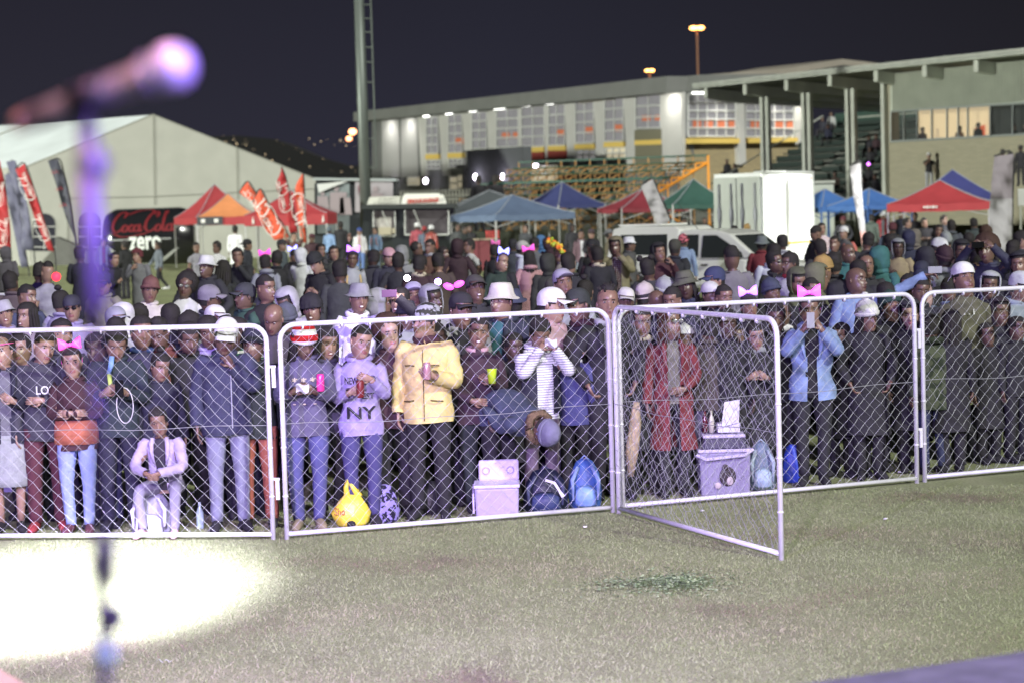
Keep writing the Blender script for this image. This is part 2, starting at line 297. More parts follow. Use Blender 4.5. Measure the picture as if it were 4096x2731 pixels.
k2 = at(455, 2490, 2.38); b = MB(); b.bar((top.x + .002, 2.38, k2.z), (k2.x + .012, 2.38, k2.z + .004), .012, seg=10, r2=.006); b.ball((k2.x - .002, 2.38, k2.z + .006), (.016, .012, .018)); b.build('boom_knob', dk, st, True)
k3 = at(438, 2600, 2.38); b = MB(); b.ball((k3.x, 2.36, k3.z), .011); b.build('height_knob', mat('knob_green', (.22, .42, .30), .4, var=0), st, True)
b = MB(); b.bar((mid.x + .012, 2.38, mid.z - .26), (mid.x + .014, 2.38, 1.235), .0125, seg=14); b.build('lower_tube', dk, st, True)
for k in range(3):
    t = k * 2.094 + .5; b = MB(); b.bar((mid.x + .014, 2.38, 1.32), (mid.x + .014 + .3 * math.cos(t), 2.38 + .3 * math.sin(t), 1.235), .009); b.build('leg', dk, st, True)
A, B = at(110, 478, 2.40), at(690, 270, 2.33); ax = (B - A).normalized(); mic = thing('microphone', 'handheld microphone with ball grille on stand, blurred and lit pink', 'microphone', tuple(A))
b = MB(); b.tube([A, A + (B - A) * .3, A + (B - A) * .75, A + (B - A) * .86], [.0115, .0130, .0165, .0190], seg=18); b.build('handle', mat('mic_body', (.30, .27, .28), .4, .2, var=0), mic, True)
b = MB(); b.ball(B, (.0255, .0255, .0255), u=24, w=16); b.build('grille', mat('mic_grille', (.75, .73, .76), .38, .45, bump=.0006, scale=900, var=.2), mic, True)
b = MB(); b.tube([A + (B - A) * .84, A + (B - A) * .88], [.0225, .0225], seg=18); b.build('grille_ring', chrome, mic, True)
b = MB(); b.tube([A - ax * .016, A], [.009, .011], seg=12); b.build('cable_plug', mat('mic_plug', (.6, .38, .25), .3, .5, var=0), mic, True)
C = A + (B - A) * .42; b = MB(); b.tube([C - ax * .02, C + ax * .028], [.0165, .0180], seg=16); b.box((top.x, 2.38, top.z - .005), (.013, .02, .024)); b.build('clip', dk, st, True)

# ================================================================= marquee
TL, TR = Vector((*at(107, 700, 112).xy, 0)), Vector((*at(1268, 700, 118).xy, 0))
mq = thing('marquee', 'large cream marquee tent with pitched roof and arched windows', 'marquee', tuple(TL))
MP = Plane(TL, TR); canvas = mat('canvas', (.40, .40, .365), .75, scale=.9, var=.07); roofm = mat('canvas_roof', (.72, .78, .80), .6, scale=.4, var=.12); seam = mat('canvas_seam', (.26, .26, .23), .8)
hp = lambda x, y, o=0: tuple(MP.hit(x, y) + MP.n * o)
pk, el, er = MP.hit(612, 460), MP.hit(107, 668), MP.hit(1262, 718)
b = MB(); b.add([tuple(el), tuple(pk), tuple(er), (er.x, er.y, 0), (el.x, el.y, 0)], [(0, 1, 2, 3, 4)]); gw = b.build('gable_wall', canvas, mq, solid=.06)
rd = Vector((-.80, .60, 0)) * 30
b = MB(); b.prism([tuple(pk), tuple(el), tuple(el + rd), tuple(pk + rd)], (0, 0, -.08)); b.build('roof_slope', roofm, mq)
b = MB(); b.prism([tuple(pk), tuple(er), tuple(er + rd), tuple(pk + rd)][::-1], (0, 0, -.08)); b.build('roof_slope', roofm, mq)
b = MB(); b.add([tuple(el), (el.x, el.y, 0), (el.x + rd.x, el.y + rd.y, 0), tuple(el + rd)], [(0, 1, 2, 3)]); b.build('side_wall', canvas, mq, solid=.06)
b = MB()
for xa, ya, xb, yb in [(612, 460, 618, 820), (945, 588, 950, 800), (268, 1065, 270, 800)]: b.bar(hp(xa, ya + 2, .05), hp(xb, yb, .05), .035, seg=5)
b.bar(hp(240, 796, .05), hp(618, 787, .05), .03, seg=5); b.bar(hp(618, 787, .05), hp(1265, 756, .05), .03, seg=5)
b.build('seam', seam, mq)
b = MB()
for k in (1, 2): b = MB(); b.bar(tuple(pk + rd * .33 * k + Vector((0, -.03, .03))), tuple(el + rd * .33 * k + Vector((0, -.03, .03))), .04, seg=5); b.build('rafter_seam', seam, mq)
b = MB(); b.bar(tuple(pk), tuple(el), .05, seg=5); b.bar(tuple(pk), tuple(er), .05, seg=5); b.build('gable_edge', seam, mq)
for x0, x1, yt, yb in [(132, 220, 855, 1005), (316, 398, 850, 1005)]:
    pts = [hp(x0, yb, .06)] + [hp(x0, yt + 40, .06)] + [hp((x0 + x1) / 2 - (x1 - x0) / 2 * math.cos(t), yt + 40 - 40 * math.sin(t), .06) for t in np.linspace(0.3, 2.84, 9)] + [hp(x1, yt + 40, .06), hp(x1, yb, .06)]
    b = MB(); b.prism(pts, tuple(MP.n * -.05)); w = b.build('window', mat('tent_window', (.035, .035, .05), .25, var=0), mq); w_loc = w
    b = MB()
    for y in (908, 948, 990): b.bar(hp(x0, y, .1), hp(x1, y, .1), .025, seg=4)
    b.bar(hp((x0 + x1) / 2, 905, .1), hp((x0 + x1) / 2, 1000, .1), .025, seg=4)
    g = b.build('glazing_bar', mat('white_paint', (.72, .72, .7), .5, var=.04), mq); g.parent = w
tp = thing('tarpaulin_stack', 'dark grey tarpaulin over a stack beside the marquee wall', 'tarpaulin', tuple(at(260, 1060, 111)))
b = MB(); b.prism([tuple(at(222, 950, 110.5)), tuple(at(312, 985, 110)), tuple(at(312, 1072, 110)), tuple(at(222, 1074, 110.5))], (0, 1.2, 0)); b.build('cover', mat('tarp', (.09, .09, .085), .7, bump=.02, scale=3), tp)

# ================================================================= inflatable can
cz = 104; c1, c2 = at(402, 940, cz), at(772, 935, cz + .5); zc = (at(590, 832, cz).z + .1) / 2; cr_ = (at(590, 832, cz).z - .1) / 2
can = thing('inflatable_can', 'giant black inflatable drink can lying on its side by the marquee', 'inflatable can', (c1.x, cz + cr_, 0))
blk = mat('can_black', (.012, .012, .014), .22, coat=.4, var=.1, scale=2); silv = mat('can_silver', (.55, .56, .56), .35, .3)
b = MB(); Lc = c2.x - c1.x; prof = [(.15, .04), (cr_ * .80, .0), (cr_ * .86, .12), (cr_ * .97, .45), (cr_, .62), (cr_, Lc - .75), (cr_ * .96, Lc - .5), (cr_ * .84, Lc - .1), (cr_ * .8, Lc), (.15, Lc - .05)]
b.lathe((c1.x, cz + cr_, zc), prof, 40, axis='x'); b.build('body', blk, can, True)
def oncan(A_, off=.03, z0=0.0):     # A_ = (along x from left, height above axis) -> on the front of the cylinder
    A_ = np.asarray(A_); h = np.clip(A_[:, 1] / cr_, -.98, .98); y = cz + cr_ - np.sqrt(1 - h * h) * (cr_ + off); return np.c_[c1.x + A_[:, 0], y, zc + A_[:, 1]]
red = mat('can_red', (.16, .015, .02), .4, var=0)
script_logo(can, red, (0, 0, 0), (1, 0, 0), (0, 0, 1), 3.05, out=0, fn=lambda A_: oncan(A_ + np.array([Lc * .45, .78])), pen=.36)
b = MB()
for k in range(24):
    u0, u1 = k / 24, (k + 1) / 24; f = lambda u: (-.12 - 1.05 * math.sin(u * 2.2) * 1.0 + .0, -.52 - 1.0 * math.sin(u * math.pi * .88))
    top_ = lambda u: -.22 - .92 * math.sin(min(1, u * 1.05) * math.pi * .92); bot = lambda u: -.34 - 1.02 * math.sin(u * math.pi) ** .8
    P = oncan([(.25 + (Lc - .9) * u0, top_(u0)), (.25 + (Lc - .9) * u1, top_(u1)), (.25 + (Lc - .9) * u1, min(top_(u1) - .02, bot(u1))), (.25 + (Lc - .9) * u0, min(top_(u0) - .02, bot(u0)))], .02); b.add(P, [(0, 1, 2, 3)])
b.build('swoosh', silv, can)
me = text('zero', 1.25, mat('can_white', (.75, .78, .76), .5, var=0), can, (0, 0, 0), (1, 0, 0), (0, 0, 1), depth=0, bold=.03, width=1.55, extra=lambda w: oncan(np.c_[w[:, 0] + Lc * .49, w[:, 2] - .08], .05))
b = MB(); b.add(oncan([(.4, -.02), (Lc - 1, .0), (Lc - 1, .05), (.4, .03)], .02), [(0, 1, 2, 3)]); b.build('seam', silv, can)

# ================================================================= flags
def flag(label, Z, poly, col, pole, group='feather flags by the drinks stand', logo=None, two=None, name='feather_flag', thick=.012, yb=None):
    P = [at(x, y, Z) for x, y in poly]; cx = sum(p.x for p in P) / len(P); base = at(pole[-1][0], pole[-1][1], Z); r = thing(name, label, 'flag', (base.x, Z, 0), 0, group)
    n = len(P); b = MB(); cz_ = sum(p.z for p in P) / n
    f = lambda p: (p.x, Z + .05 * math.sin(p.z * 1.7 + p.x * 2), p.z)
    # long triangulated strip between left and right outline chains
    k = n // 2; Lch = catmull([f(p) for p in P[:k]], 4); Rch = catmull([f(p) for p in P[k:]], 4); m = min(len(Lch), len(Rch)); Lch = Lch[np.linspace(0, len(Lch) - 1, 20).astype(int)]; Rch = Rch[np.linspace(0, len(Rch) - 1, 20).astype(int)]
    v = []
    for i in range(20):
        for j in range(5): w = j / 4; q = Lch[i] * (1 - w) + Rch[i] * w; v.append((q[0], q[1] + .018 * math.sin(w * 5 + i * .5), q[2]))
    b.add(v, [(i * 5 + j, i * 5 + j + 1, i * 5 + j + 6, i * 5 + j + 5) for i in range(19) for j in range(4)], [0 if not two or i < two else 1 for i in range(19) for j in range(4)])
    b.build('banner', col, r, True, solid=thick)
    b = MB(); pp = [at(x, y, Z) for x, y in pole]; pp = [Vector((q.x, Z + .08, q.z)) for q in pp] + [Vector((pp[-1].x, Z + .08, 0))]; b.tube(catmull(pp, 4), .03, seg=6); b.build('pole', mat('flag_pole', (.03, .03, .03), .5, var=0), r, True)
    for lx, ly, ang, wd, mir, cm_ in (logo or []):
        o = at(lx, ly, Z); zd = Vector((-math.sin(ang), 0, math.cos(ang))); xd = Vector((math.cos(ang), 0, math.sin(ang)))
        script_logo(r, cm_, (o.x, Z - .30, o.z), xd, zd, wd, out=0, mirror=mir, name='script_lettering', pen=.27)
    return r
RED = mat('banner_red', (.42, .028, .035), .6, var=.12, scale=1.5); ORG = mat('banner_orange', (.70, .10, .045), .6, var=.15, scale=1.5); DKF = mat('banner_dark', (.05, .052, .075), .6, scale=1.5); WHT = mat('lettering_white', (.8, .78, .76), .6, var=0)
PURF = mat('banner_grey', (.13, .13, .20), .6, scale=1.5)
G1 = 'feather flags at the left by the marquee'
flag('red feather flag with white script, cut by the left picture edge', 85, [(-60, 640), (-45, 760), (-25, 930), (-10, 990), (0, 645), (22, 760), (40, 900), (42, 1012)], RED, [(-10, 640), (20, 760), (42, 1015)], G1, [(15, 930, 1.35, 1.15, False, WHT), (2, 780, 1.35, 1.0, False, WHT)])
flag('pale grey feather flag leaning behind the microphone stand, nearest the marquee', 90, [(18, 700), (30, 800), (60, 950), (85, 1070), (60, 690), (75, 800), (95, 960), (112, 1070)], PURF, [(30, 690), (60, 800), (112, 1075)], G1)
flag('dark feather flag tinted violet, third from the left edge', 88, [(25, 648), (60, 760), (85, 880), (85, 1000), (62, 643), (92, 740), (120, 870), (134, 1005)], PURF, [(45, 640), (85, 730), (134, 1008)], G1)
flag('red feather flag with white script leaning right before the arched window', 84, [(60, 680), (105, 780), (150, 900), (193, 1000), (97, 657), (135, 760), (175, 880), (217, 1008)], RED, [(60, 675), (97, 655), (135, 758), (175, 880), (217, 1010)], G1, [(112, 752, 1.87, 1.12, False, WHT), (172, 915, 1.87, 1.1, False, WHT)])
flag('dark grey feather flag leaning right beside the microphone stand', 84, [(192, 646), (225, 740), (262, 870), (290, 930), (234, 638), (255, 700), (285, 830), (313, 985)], DKF, [(192, 645), (236, 637), (256, 700), (285, 830), (314, 1070)], G1, [(225, 690, .1, .3, False, RED), (243, 757, .1, .3, False, RED), (258, 822, .1, .3, False, RED)])
G2 = 'red feather flags beside the drinks gazebo'
flag('orange feather flag with backward script, leftmost of four by the drinks gazebo', 79, [(957, 772), (1010, 815), (1060, 880), (1100, 945), (990, 729), (1025, 780), (1075, 850), (1120, 930)], ORG, [(957, 770), (990, 727), (1028, 782), (1120, 932)], G2, [(1004, 795, -.95, .7, True, WHT)])
flag('broad orange feather flag with large backward script, leaning over the crowd', 77, [(1008, 812), (1040, 880), (1075, 935), (1100, 962), (1041, 759), (1078, 830), (1118, 890), (1155, 950)], ORG, [(1010, 808), (1041, 757), (1080, 830), (1157, 953)], G2, [(1072, 868, -1.02, 1.5, True, WHT)])
flag('red feather flag with pointed tip, tallest by the drinks gazebo', 80, [(1124, 690), (1105, 745), (1135, 830), (1160, 935), (1125, 671), (1146, 730), (1166, 820), (1189, 930)], RED, [(1125, 669), (1147, 730), (1190, 935)], G2, [(1140, 790, -1.35, 1.2, True, WHT)])
flag('narrow orange red feather flag, rightmost of four by the drinks gazebo', 79, [(1204, 706), (1181, 757), (1190, 850), (1205, 970), (1211, 696), (1214, 760), (1214, 850), (1224, 972)], ORG, [(1212, 694), (1216, 760), (1224, 975)], G2, [(1200, 840, 1.75, 1.3, True, WHT)])
FW = mat('flag_white', (.40, .39, .40), .7, var=.06, scale=2, bump=.01); FP = mat('flag_pinkish', (.27, .24, .26), .7, var=.08, scale=2)
G3 = 'white feather flags among the right crowd'
flag('pale feather flag tilted left above the white pickup', 60, [(2564, 746), (2585, 800), (2605, 850), (2634, 914), (2611, 718), (2635, 775), (2658, 830), (2681, 884)], FW, [(2564, 744), (2611, 716), (2636, 775), (2684, 900)], G3)
flag('narrow white feather flag with pink foot in front of blue gazebo', 62, [(3400, 668), (3410, 770), (3428, 870), (3450, 990), (3443, 652), (3448, 760), (3455, 870), (3470, 985)], [FW, mat('flag_pink', (.62, .33, .30), .7)], [(3400, 666), (3443, 651), (3447, 800), (3452, 1000)], G3, two=16)
flag('broad pale feather flag at the right edge, upper half pinkish grey', 62, [(3978, 628), (3965, 760), (3958, 900), (4005, 1022), (4052, 617), (4051, 760), (4048, 900), (4045, 1016)], [FP, FW], [(3978, 626), (4053, 615), (4053, 800), (4048, 1020)], G3, two=8)

# ================================================================= gazebos
def gazebo(label, px, Z, w, d, yaw, ypk, yeave, col, val=None, vh=.28, legc=None, front=None, group='pop-up gazebos along the far side', legs=True):
    c = at(px, yeave, Z); zp = at(px, ypk, Z).z; ze = c.z; r = thing('gazebo', label, 'gazebo', (c.x, Z, 0), R(yaw), group)
    b = MB(); N = 8; fr = front if front is not None else col
    cs = [(-w / 2, -d / 2), (w / 2, -d / 2), (w / 2, d / 2), (-w / 2, d / 2)]
    for k in range(4):
        A_, B_ = np.array(cs[k]), np.array(cs[(k + 1) % 4])
        def fn(u, v):
            p = (A_ * (1 - u) + B_ * u) * (1 - v); sag = .10 * math.sin(u * math.pi) * (1 - v); return (p[0], p[1], ze + (zp - ze) * (v ** 1.25) - sag * .35 + .012 * math.sin(u * 25 + v * 9))
        b.grid(fn, N, N, 1 if k == 0 else 0)
    b.build('canopy', [col, fr], r, True, local=True); b = MB()
    for x, y in cs: b.tube([(x * (1 - v), y * (1 - v), ze + (zp - ze) * v ** 1.25 + .012) for v in np.linspace(0, 1, 7)], .018, seg=4)
    b.build('ridge_seam', mat('piping_pale', (.30, .32, .36), .7, var=0), r, local=True)
    b = MB()
    for k in range(4):
        A_, B_ = np.array(cs[k]) * 1.003, np.array(cs[(k + 1) % 4]) * 1.003
        b.grid(lambda u, v: (*(A_ * (1 - u) + B_ * u), ze - vh * (1 - v) - .03 * math.sin(u * math.pi) + .01 * math.sin(u * 20)), 10, 1, k)
    vm = val or col; b.build('valance', vm if isinstance(vm, list) else [vm] * 4, r, local=True)
    lm = legc or mat('leg_white', (.6, .6, .6), .4, .3, var=.03)
    for x, y in cs:
        b = MB(); b.box((x * .985, y * .985, ze / 2), (.05, .05, ze)); b.build('leg', lm, r, local=True)
    b = MB()
    for k in range(4):
        A_, B_ = np.array(cs[k]) * .98, np.array(cs[(k + 1) % 4]) * .98; M_ = (A_ + B_) / 2
        b.bar((*A_, ze - .45), (*M_, ze - .05), .015); b.bar((*B_, ze - .45), (*M_, ze - .05), .015)
    b.build('brace', lm, r, local=True); return r, ze
fab = lambda n, c: mat('gazebo_' + n, c, .7, bump=.01, scale=2.5, var=.1)
gr, ge = fab('red', (.40, .045, .055)), fab('orange', (.66, .25, .10)); GN = 'pop-up gazebos along the far side'
r, ze = gazebo('red gazebo with white round badge beside the giant can', 862, 97, 2.9, 2.9, 28, 738, 868, gr, vh=.3)
script_logo(r, WHT, (.4, -1.55, ze - .12), (1, 0, 0), (0, 0, 1), .6)
b = MB(); b.tube([(.2 + .33 * math.cos(t), -1.0 + .1 * math.sin(t) - .02, ze + .55 + .28 * math.sin(t)) for t in np.linspace(0, 6.28, 18)], .018, seg=4); b.build('round_badge', WHT, r, local=True)
r, ze = gazebo('orange topped gazebo with dark and red valance panels', 915, 92, 2.5, 2.6, 4, 775, 866, ge, [gr, gr, gr, gr], .34)
b = MB(); b.box((-.72, -1.33, ze - .17), (1.08, .03, .34)); b.build('dark_panel', mat('panel_dark', (.06, .065, .075), .6), r, local=True)
for x in (-1.0, -.45): b = MB(); b.box((x, -1.355, ze - .17), (.17, .02, .16)); b.build('panel_mark', WHT, r, local=True)
for x in (.15, .8): script_logo(r, WHT, (x, -1.36, ze - .17), (1, 0, 0), (0, 0, 1), .3).name = 'script_lettering'
r, ze = gazebo('red drinks gazebo with white script lettering on its valance', 1165, 87, 3.3, 3.0, -3, 762, 858, gr, vh=.42)
for x, w_ in ((.95, 1.05), (-.55, 1.0)): script_logo(r, WHT, (x, -1.53, ze - .2), (1, 0, 0), (0, 0, 1), w_)
for x in (-1.3, .2, 1.5):
    b = MB(); b.lathe((x, -1.52, ze - .35), [(.04, 0), (.045, .1), (.03, .17), (.014, .22), (.014, .29)], 8); b.build('bottle_emblem', WHT, r, local=True)
script_logo(r, WHT, (-.3, -1.05, ze + .34), (1, 0, 0), (0, .35, 1), 1.3)
gazebo('dull grey gazebo behind the pale blue one', 1960, 93, 4.6, 3.2, 10, 762, 840, fab('grey', (.075, .085, .095)))
gazebo('pale blue gazebo with white legs in the middle distance', 2050, 80, 3.5, 3.1, 33, 780, 858, fab('blue', (.13, .18, .29)), vh=.22)
gazebo('navy blue gazebo left of the orange bleachers foot', 2250, 92, 2.6, 2.6, 38, 729, 822, fab('navy', (.045, .055, .17)), vh=.12)
gazebo('grey green gazebo between the navy and maroon ones', 2470, 97, 2.8, 2.6, 20, 765, 830, fab('olive', (.10, .115, .10)))
gazebo('maroon gazebo behind the tilted pale flag', 2575, 84, 2.9, 2.6, 18, 755, 832, fab('maroon', (.24, .03, .045)), vh=.16)
gazebo('dark green gazebo left of the white trailer', 2775, 80, 2.4, 2.2, 14, 717, 818, fab('green', (.035, .10, .08)), vh=.15)
b2 = mat('leg_blue', (.05, .13, .4), .5); BL = fab('bright_blue', (.07, .18, .50))
gazebo('bright blue gazebo partly hidden behind the white trailer', 3300, 82, 2.1, 2.2, 30, 757, 828, BL, legc=b2, vh=.2)
gazebo('bright blue gazebo beside the narrow white flag', 3478, 78, 2.0, 2.4, 28, 755, 822, BL, legc=b2, vh=.14)
gazebo('navy gazebo just behind the red one at the right', 3812, 79, 3.6, 3.0, -10, 679, 800, fab('navy_right', (.045, .05, .19)), vh=.1)
r, ze = gazebo('red gazebo with dark corner at the right before the brick wall', 3760, 74, 3.4, 2.9, -14, 722, 812, gr, [gr, gr, gr, gr], .26)
b = MB()
for k, x in enumerate((.75, .85, .95, 1.05, 1.15)): b.box((x - 1.2, -1.52, ze - .13), (.07, .02, .09 if k % 2 else .06))
b.build('valance_mark', WHT, r, local=True)

# ================================================================= counter with cups
ct = thing('bar_counter', 'maroon counter with pale top under the pale blue gazebo', 'counter', tuple(at(1925, 1080, 79)))
q = at(1925, 958, 79); b = MB(); b.box((q.x, 79, q.z / 2), (.62, .6, q.z - .06)); b.build('front_panel', mat('counter_maroon', (.18, .04, .05), .6), ct)
b = MB(); b.box((q.x + .06, 79, q.z), (.95, .7, .05)); b.build('counter_top', mat('counter_top', (.45, .38, .28), .5), ct)
for k in range(1):
    x = q.x + .22 + k * .105; b = MB(); [b.lathe((x + i * .105, 78.8, q.z + .026), [(.03, 0), (.045, .28)], 10) for i in range(5)]; o = b.build('cup_stack', mat('cup_red', (.75, .03, .03), .35, var=0)); tag(o, 'row of stacked red paper cups on the maroon counter', 'cup stack')

# ================================================================= light mast, street lamps
c = at(1462, 800, 88); lm_ = thing('floodlight_mast', 'tall grey steel floodlight mast with ladder rail rising out of the picture', 'light mast', (c.x, 88, 0))
steel = mat('mast_steel', (.14, .16, .15), .5, .4, scale=1.2, var=.1)
b = MB(); b.tube([(c.x, 88, 0), (c.x, 88, 14)], [.245, .19], seg=20); b.build('pole', steel, lm_, True)
b = MB(); x1 = at(1500, 500, 88).x
b.bar((x1, 87.9, 14), (x1, 87.9, at(1500, 672, 88).z), .035)
for y in (20, 75, 130, 190, 250, 330, 442, 555, 672): z = at(1500, y, 88).z; b.bar((c.x + .2, 87.9, z), (x1 + .03, 87.9, z), .028)
b.build('ladder_rail', steel, lm_)
def street_lamp(label, px, py, ybot, Z, r, group=None):
    p = at(px, py, Z); o = thing('street_lamp', label, 'street lamp', (p.x, Z, 0)); 
    b = MB(); b.bar((p.x, Z, 0), (p.x, Z, p.z), .12, seg=8); b.build('pole', mat('rust_pole', (.25, .12, .07), .7), o)
    b = MB(); b.ball((p.x - r * .9, Z - .3, p.z), (r, r * .6, r * .55)); b.ball((p.x + r * .9, Z - .3, p.z), (r, r * .6, r * .55)); b.build('lamp_head', mat('sodium', (1, .6, .2), emit=9, ecol=(1, .42, .10), var=0), o, True)
street_lamp('tall sodium street lamp glowing orange above the hall roof', 2787, 114, 280, 230, .42)
street_lamp('small sodium lamp just above the hall roof line', 2598, 284, 320, 230, .28)
for px, py, r_, lb in ((1410, 528, 1.6, 'upper of two orange lamps left of the floodlight mast'), (1396, 556, 1.2, 'lower of two orange lamps left of the floodlight mast')):
    b = MB(); b.ball(at(px, py, 900), (r_, r_, r_ * .8)); p = at(px, py, 900); o = b.build('distant_lamp', mat('far_lamp', (1, .5, .25), emit=7, ecol=(1, .36, .16), var=0)); tag(o, lb, 'lamp')
# ================================================================= hall
HA, HB = ray(1476, 600) * 163, ray(2742, 560) * 126.5; HP = Plane(HA.xy, HB.xy); HC2 = ray(3200, 550) * 131.5; HQ = Plane(HB.xy, HC2.xy)
hall = thing('hall', 'long two storey grey hall with slanting fins and yellow bands', 'hall', (HB.x, HB.y, 1.6))
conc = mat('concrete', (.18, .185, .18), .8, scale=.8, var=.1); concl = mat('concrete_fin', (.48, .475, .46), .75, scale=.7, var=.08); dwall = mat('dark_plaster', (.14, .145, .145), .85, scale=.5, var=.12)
yel = mat('yellow_band', (.70, .50, .13), .6, var=.06); redp = mat('red_panel', (.33, .06, .05), .6); olive = mat('olive_panel', (.17, .16, .11), .7)
whf = mat('white_frame', (.62, .63, .62), .4, var=0); brick = bpy.data.materials.new('face_brick'); brick.use_nodes = True
def setup_brick(m, c1_, c2_, mo, sc=1.0):
    n = m.node_tree; bs = n.nodes['Principled BSDF']; t = n.nodes.new('ShaderNodeTexCoord'); mp = n.nodes.new('ShaderNodeMapping'); k = n.nodes.new('ShaderNodeTexBrick'); mp.inputs['Rotation'].default_value = (R(90), 0, 0)
    n.links.new(t.outputs['Object'], mp.inputs[0]); n.links.new(mp.outputs[0], k.inputs['Vector']); k.inputs['Scale'].default_value = sc; k.inputs['Brick Width'].default_value = .23; k.inputs['Row Height'].default_value = .085; k.inputs['Mortar Size'].default_value = .012
    k.inputs['Color1'].default_value = (*c1_, 1); k.inputs['Color2'].default_value = (*c2_, 1); k.inputs['Mortar'].default_value = (*mo, 1); n.links.new(k.outputs['Color'], bs.inputs['Base Color']); bs.inputs['Roughness'].default_value = .85
setup_brick(brick, (.42, .33, .17), (.34, .27, .15), (.25, .22, .16))
def wq(pl, pts, off, th): return [tuple(pl.hit(x, y) + pl.n * off) for x, y in pts], tuple(pl.n * -th)
def hslab(name, m, pts, pl=HP, off=0.0, th=.3, parent=hall, lab=None):
    b = MB(); P_, o_ = wq(pl, pts, off, th); b.prism(P_, o_); o = b.build(name, m, parent)
    if lab: o['label'] = lab
    return o
rect = lambda x0, x1, y0, y1, sl=-.07: [(x0, y0), (x1, y0 + sl * (x1 - x0)), (x1, y1 + sl * .35 * (x1 - x0)), (x0, y1)]
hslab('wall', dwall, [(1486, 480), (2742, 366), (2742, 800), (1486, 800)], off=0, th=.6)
hslab('wall', brick, [(2742, 366), (3192, 378), (3192, 800), (2742, 800)], HQ, 0, .5)
hslab('fascia', conc, [(1476, 450), (2742, 306), (2742, 371), (1476, 487)], off=1.3, th=3)
hslab('fascia', conc, [(2742, 306), (3192, 300), (3192, 374), (2742, 371)], HQ, 1.3, 3)
b = MB(); P_, o_ = wq(HQ, [(2760, 302), (3300, 258), (3510, 222), (3712, 246), (3800, 262), (3800, 372), (2760, 372)], -3.2, 8); b.prism(P_, o_); b.build('roof', mat('roof_sheet', (.30, .27, .23), .6, scale=.6), hall)
b = MB(); P_, o_ = wq(HQ, [(2762, 325), (3300, 282), (3510, 247), (3700, 268), (3700, 275), (3510, 254), (3300, 289), (2762, 332)], -3.1, .3); b.prism(P_, o_); b.build('roof_shadow_strip', mat('shadow_strip', (.05, .05, .05), .9), hall)  # solid dark strip painted as the shade of a roof gap
for x0, x1, xb0, xb1, y0, y1 in [(1532, 1599, 1535, 1604, 484, 710), (1610, 1673, 1612, 1680, 478, 710)]:
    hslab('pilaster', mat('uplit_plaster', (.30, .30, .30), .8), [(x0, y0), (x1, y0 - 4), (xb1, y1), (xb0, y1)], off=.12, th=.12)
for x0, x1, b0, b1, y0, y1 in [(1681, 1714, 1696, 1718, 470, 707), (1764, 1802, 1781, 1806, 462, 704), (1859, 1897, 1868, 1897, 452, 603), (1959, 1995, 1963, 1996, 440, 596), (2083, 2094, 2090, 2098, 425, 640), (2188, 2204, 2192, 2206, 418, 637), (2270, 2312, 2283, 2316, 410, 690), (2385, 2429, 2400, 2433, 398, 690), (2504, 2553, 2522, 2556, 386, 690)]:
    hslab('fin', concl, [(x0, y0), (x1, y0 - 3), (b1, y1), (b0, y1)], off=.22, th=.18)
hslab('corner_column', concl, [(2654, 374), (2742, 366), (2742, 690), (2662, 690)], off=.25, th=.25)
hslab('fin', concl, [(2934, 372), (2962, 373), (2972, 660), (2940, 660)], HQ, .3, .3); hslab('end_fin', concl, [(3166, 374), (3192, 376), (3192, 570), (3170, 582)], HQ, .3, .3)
glass = mat('hall_glass', (.10, .10, .12), .15, emit=.24, ecol=(.66, .64, .62), var=.35, scale=.8); glass2 = mat('hall_glass_lit', (.3, .28, .2), .3, emit=.42, ecol=(1.0, .88, .62), var=.1, scale=1.0)
orc = mat('orange_seat', (.55, .16, .08), .5, emit=.08, var=0); lampw = mat('tube_light', (1, 1, .95), emit=5, var=0)  # seats carry a faint glow put in for room light
def window(x0, x1, y0, y1, pl=HP, rows=3, cols=2, seats=True, m=glass, sl=-.07, lamp_=True):
    w = hslab('window', m, rect(x0, x1, y0, y1, sl), pl, .12, .1); yb = lambda f, x: y0 + f * (y1 - y0) + sl * (1 - .65 * f) * (x - x0)
    b = MB(); hp_ = lambda x, y, o=.2: tuple(pl.hit(x, y) + pl.n * o)
    for k in range(rows + 1): f = k / rows; b.bar(hp_(x0, yb(f, x0)), hp_(x1, yb(f, x1)), .055, seg=4)
    for k in range(cols + 1): x = x0 + (x1 - x0) * k / cols; b.bar(hp_(x, yb(0, x)), hp_(x, yb(1, x)), .045, seg=4)
    o = b.build('window_frame', whf, hall); o.parent = w
    if seats:
        b = MB(); n = max(1, int((x1 - x0) / 42))
        for k in range(n):
            x = x0 + (x1 - x0) * (k + .45) / n; s_ = min(34, (x1 - x0) / n * .7); b.prism([hp_(x, yb(.62, x), .16), hp_(x + s_, yb(.62, x + s_), .16), hp_(x + s_, yb(.78, x + s_), .16), hp_(x, yb(.78, x), .16)], tuple(pl.n * -.03))
        o = b.build('seat_backs', orc, hall); o.parent = w; o['kind'] = 'stuff'
    if lamp_: b = MB(); b.bar(hp_(x0 + 4, y0 - 3 + sl * 4, .5), hp_(x0 + (x1 - x0) * .55, y0 - 3 + sl * (x1 - x0) * .55, .5), .05, seg=4); o = b.build('tube_lamp', lampw, hall); o.parent = w
    return w
for x0, x1, y0, y1, ss in [(1715, 1762, 470, 616, 0), (1803, 1858, 460, 612, 1), (1898, 1957, 450, 596, 0), (1996, 2084, 441, 590, 1), (2096, 2188, 430, 588, 0), (2205, 2270, 421, 583, 1), (2313, 2386, 408, 574, 1), (2430, 2505, 395, 567, 1)]: window(x0, x1, y0, y1, rows=4, seats=bool(ss))
window(2554, 2654, 383, 515, rows=3)
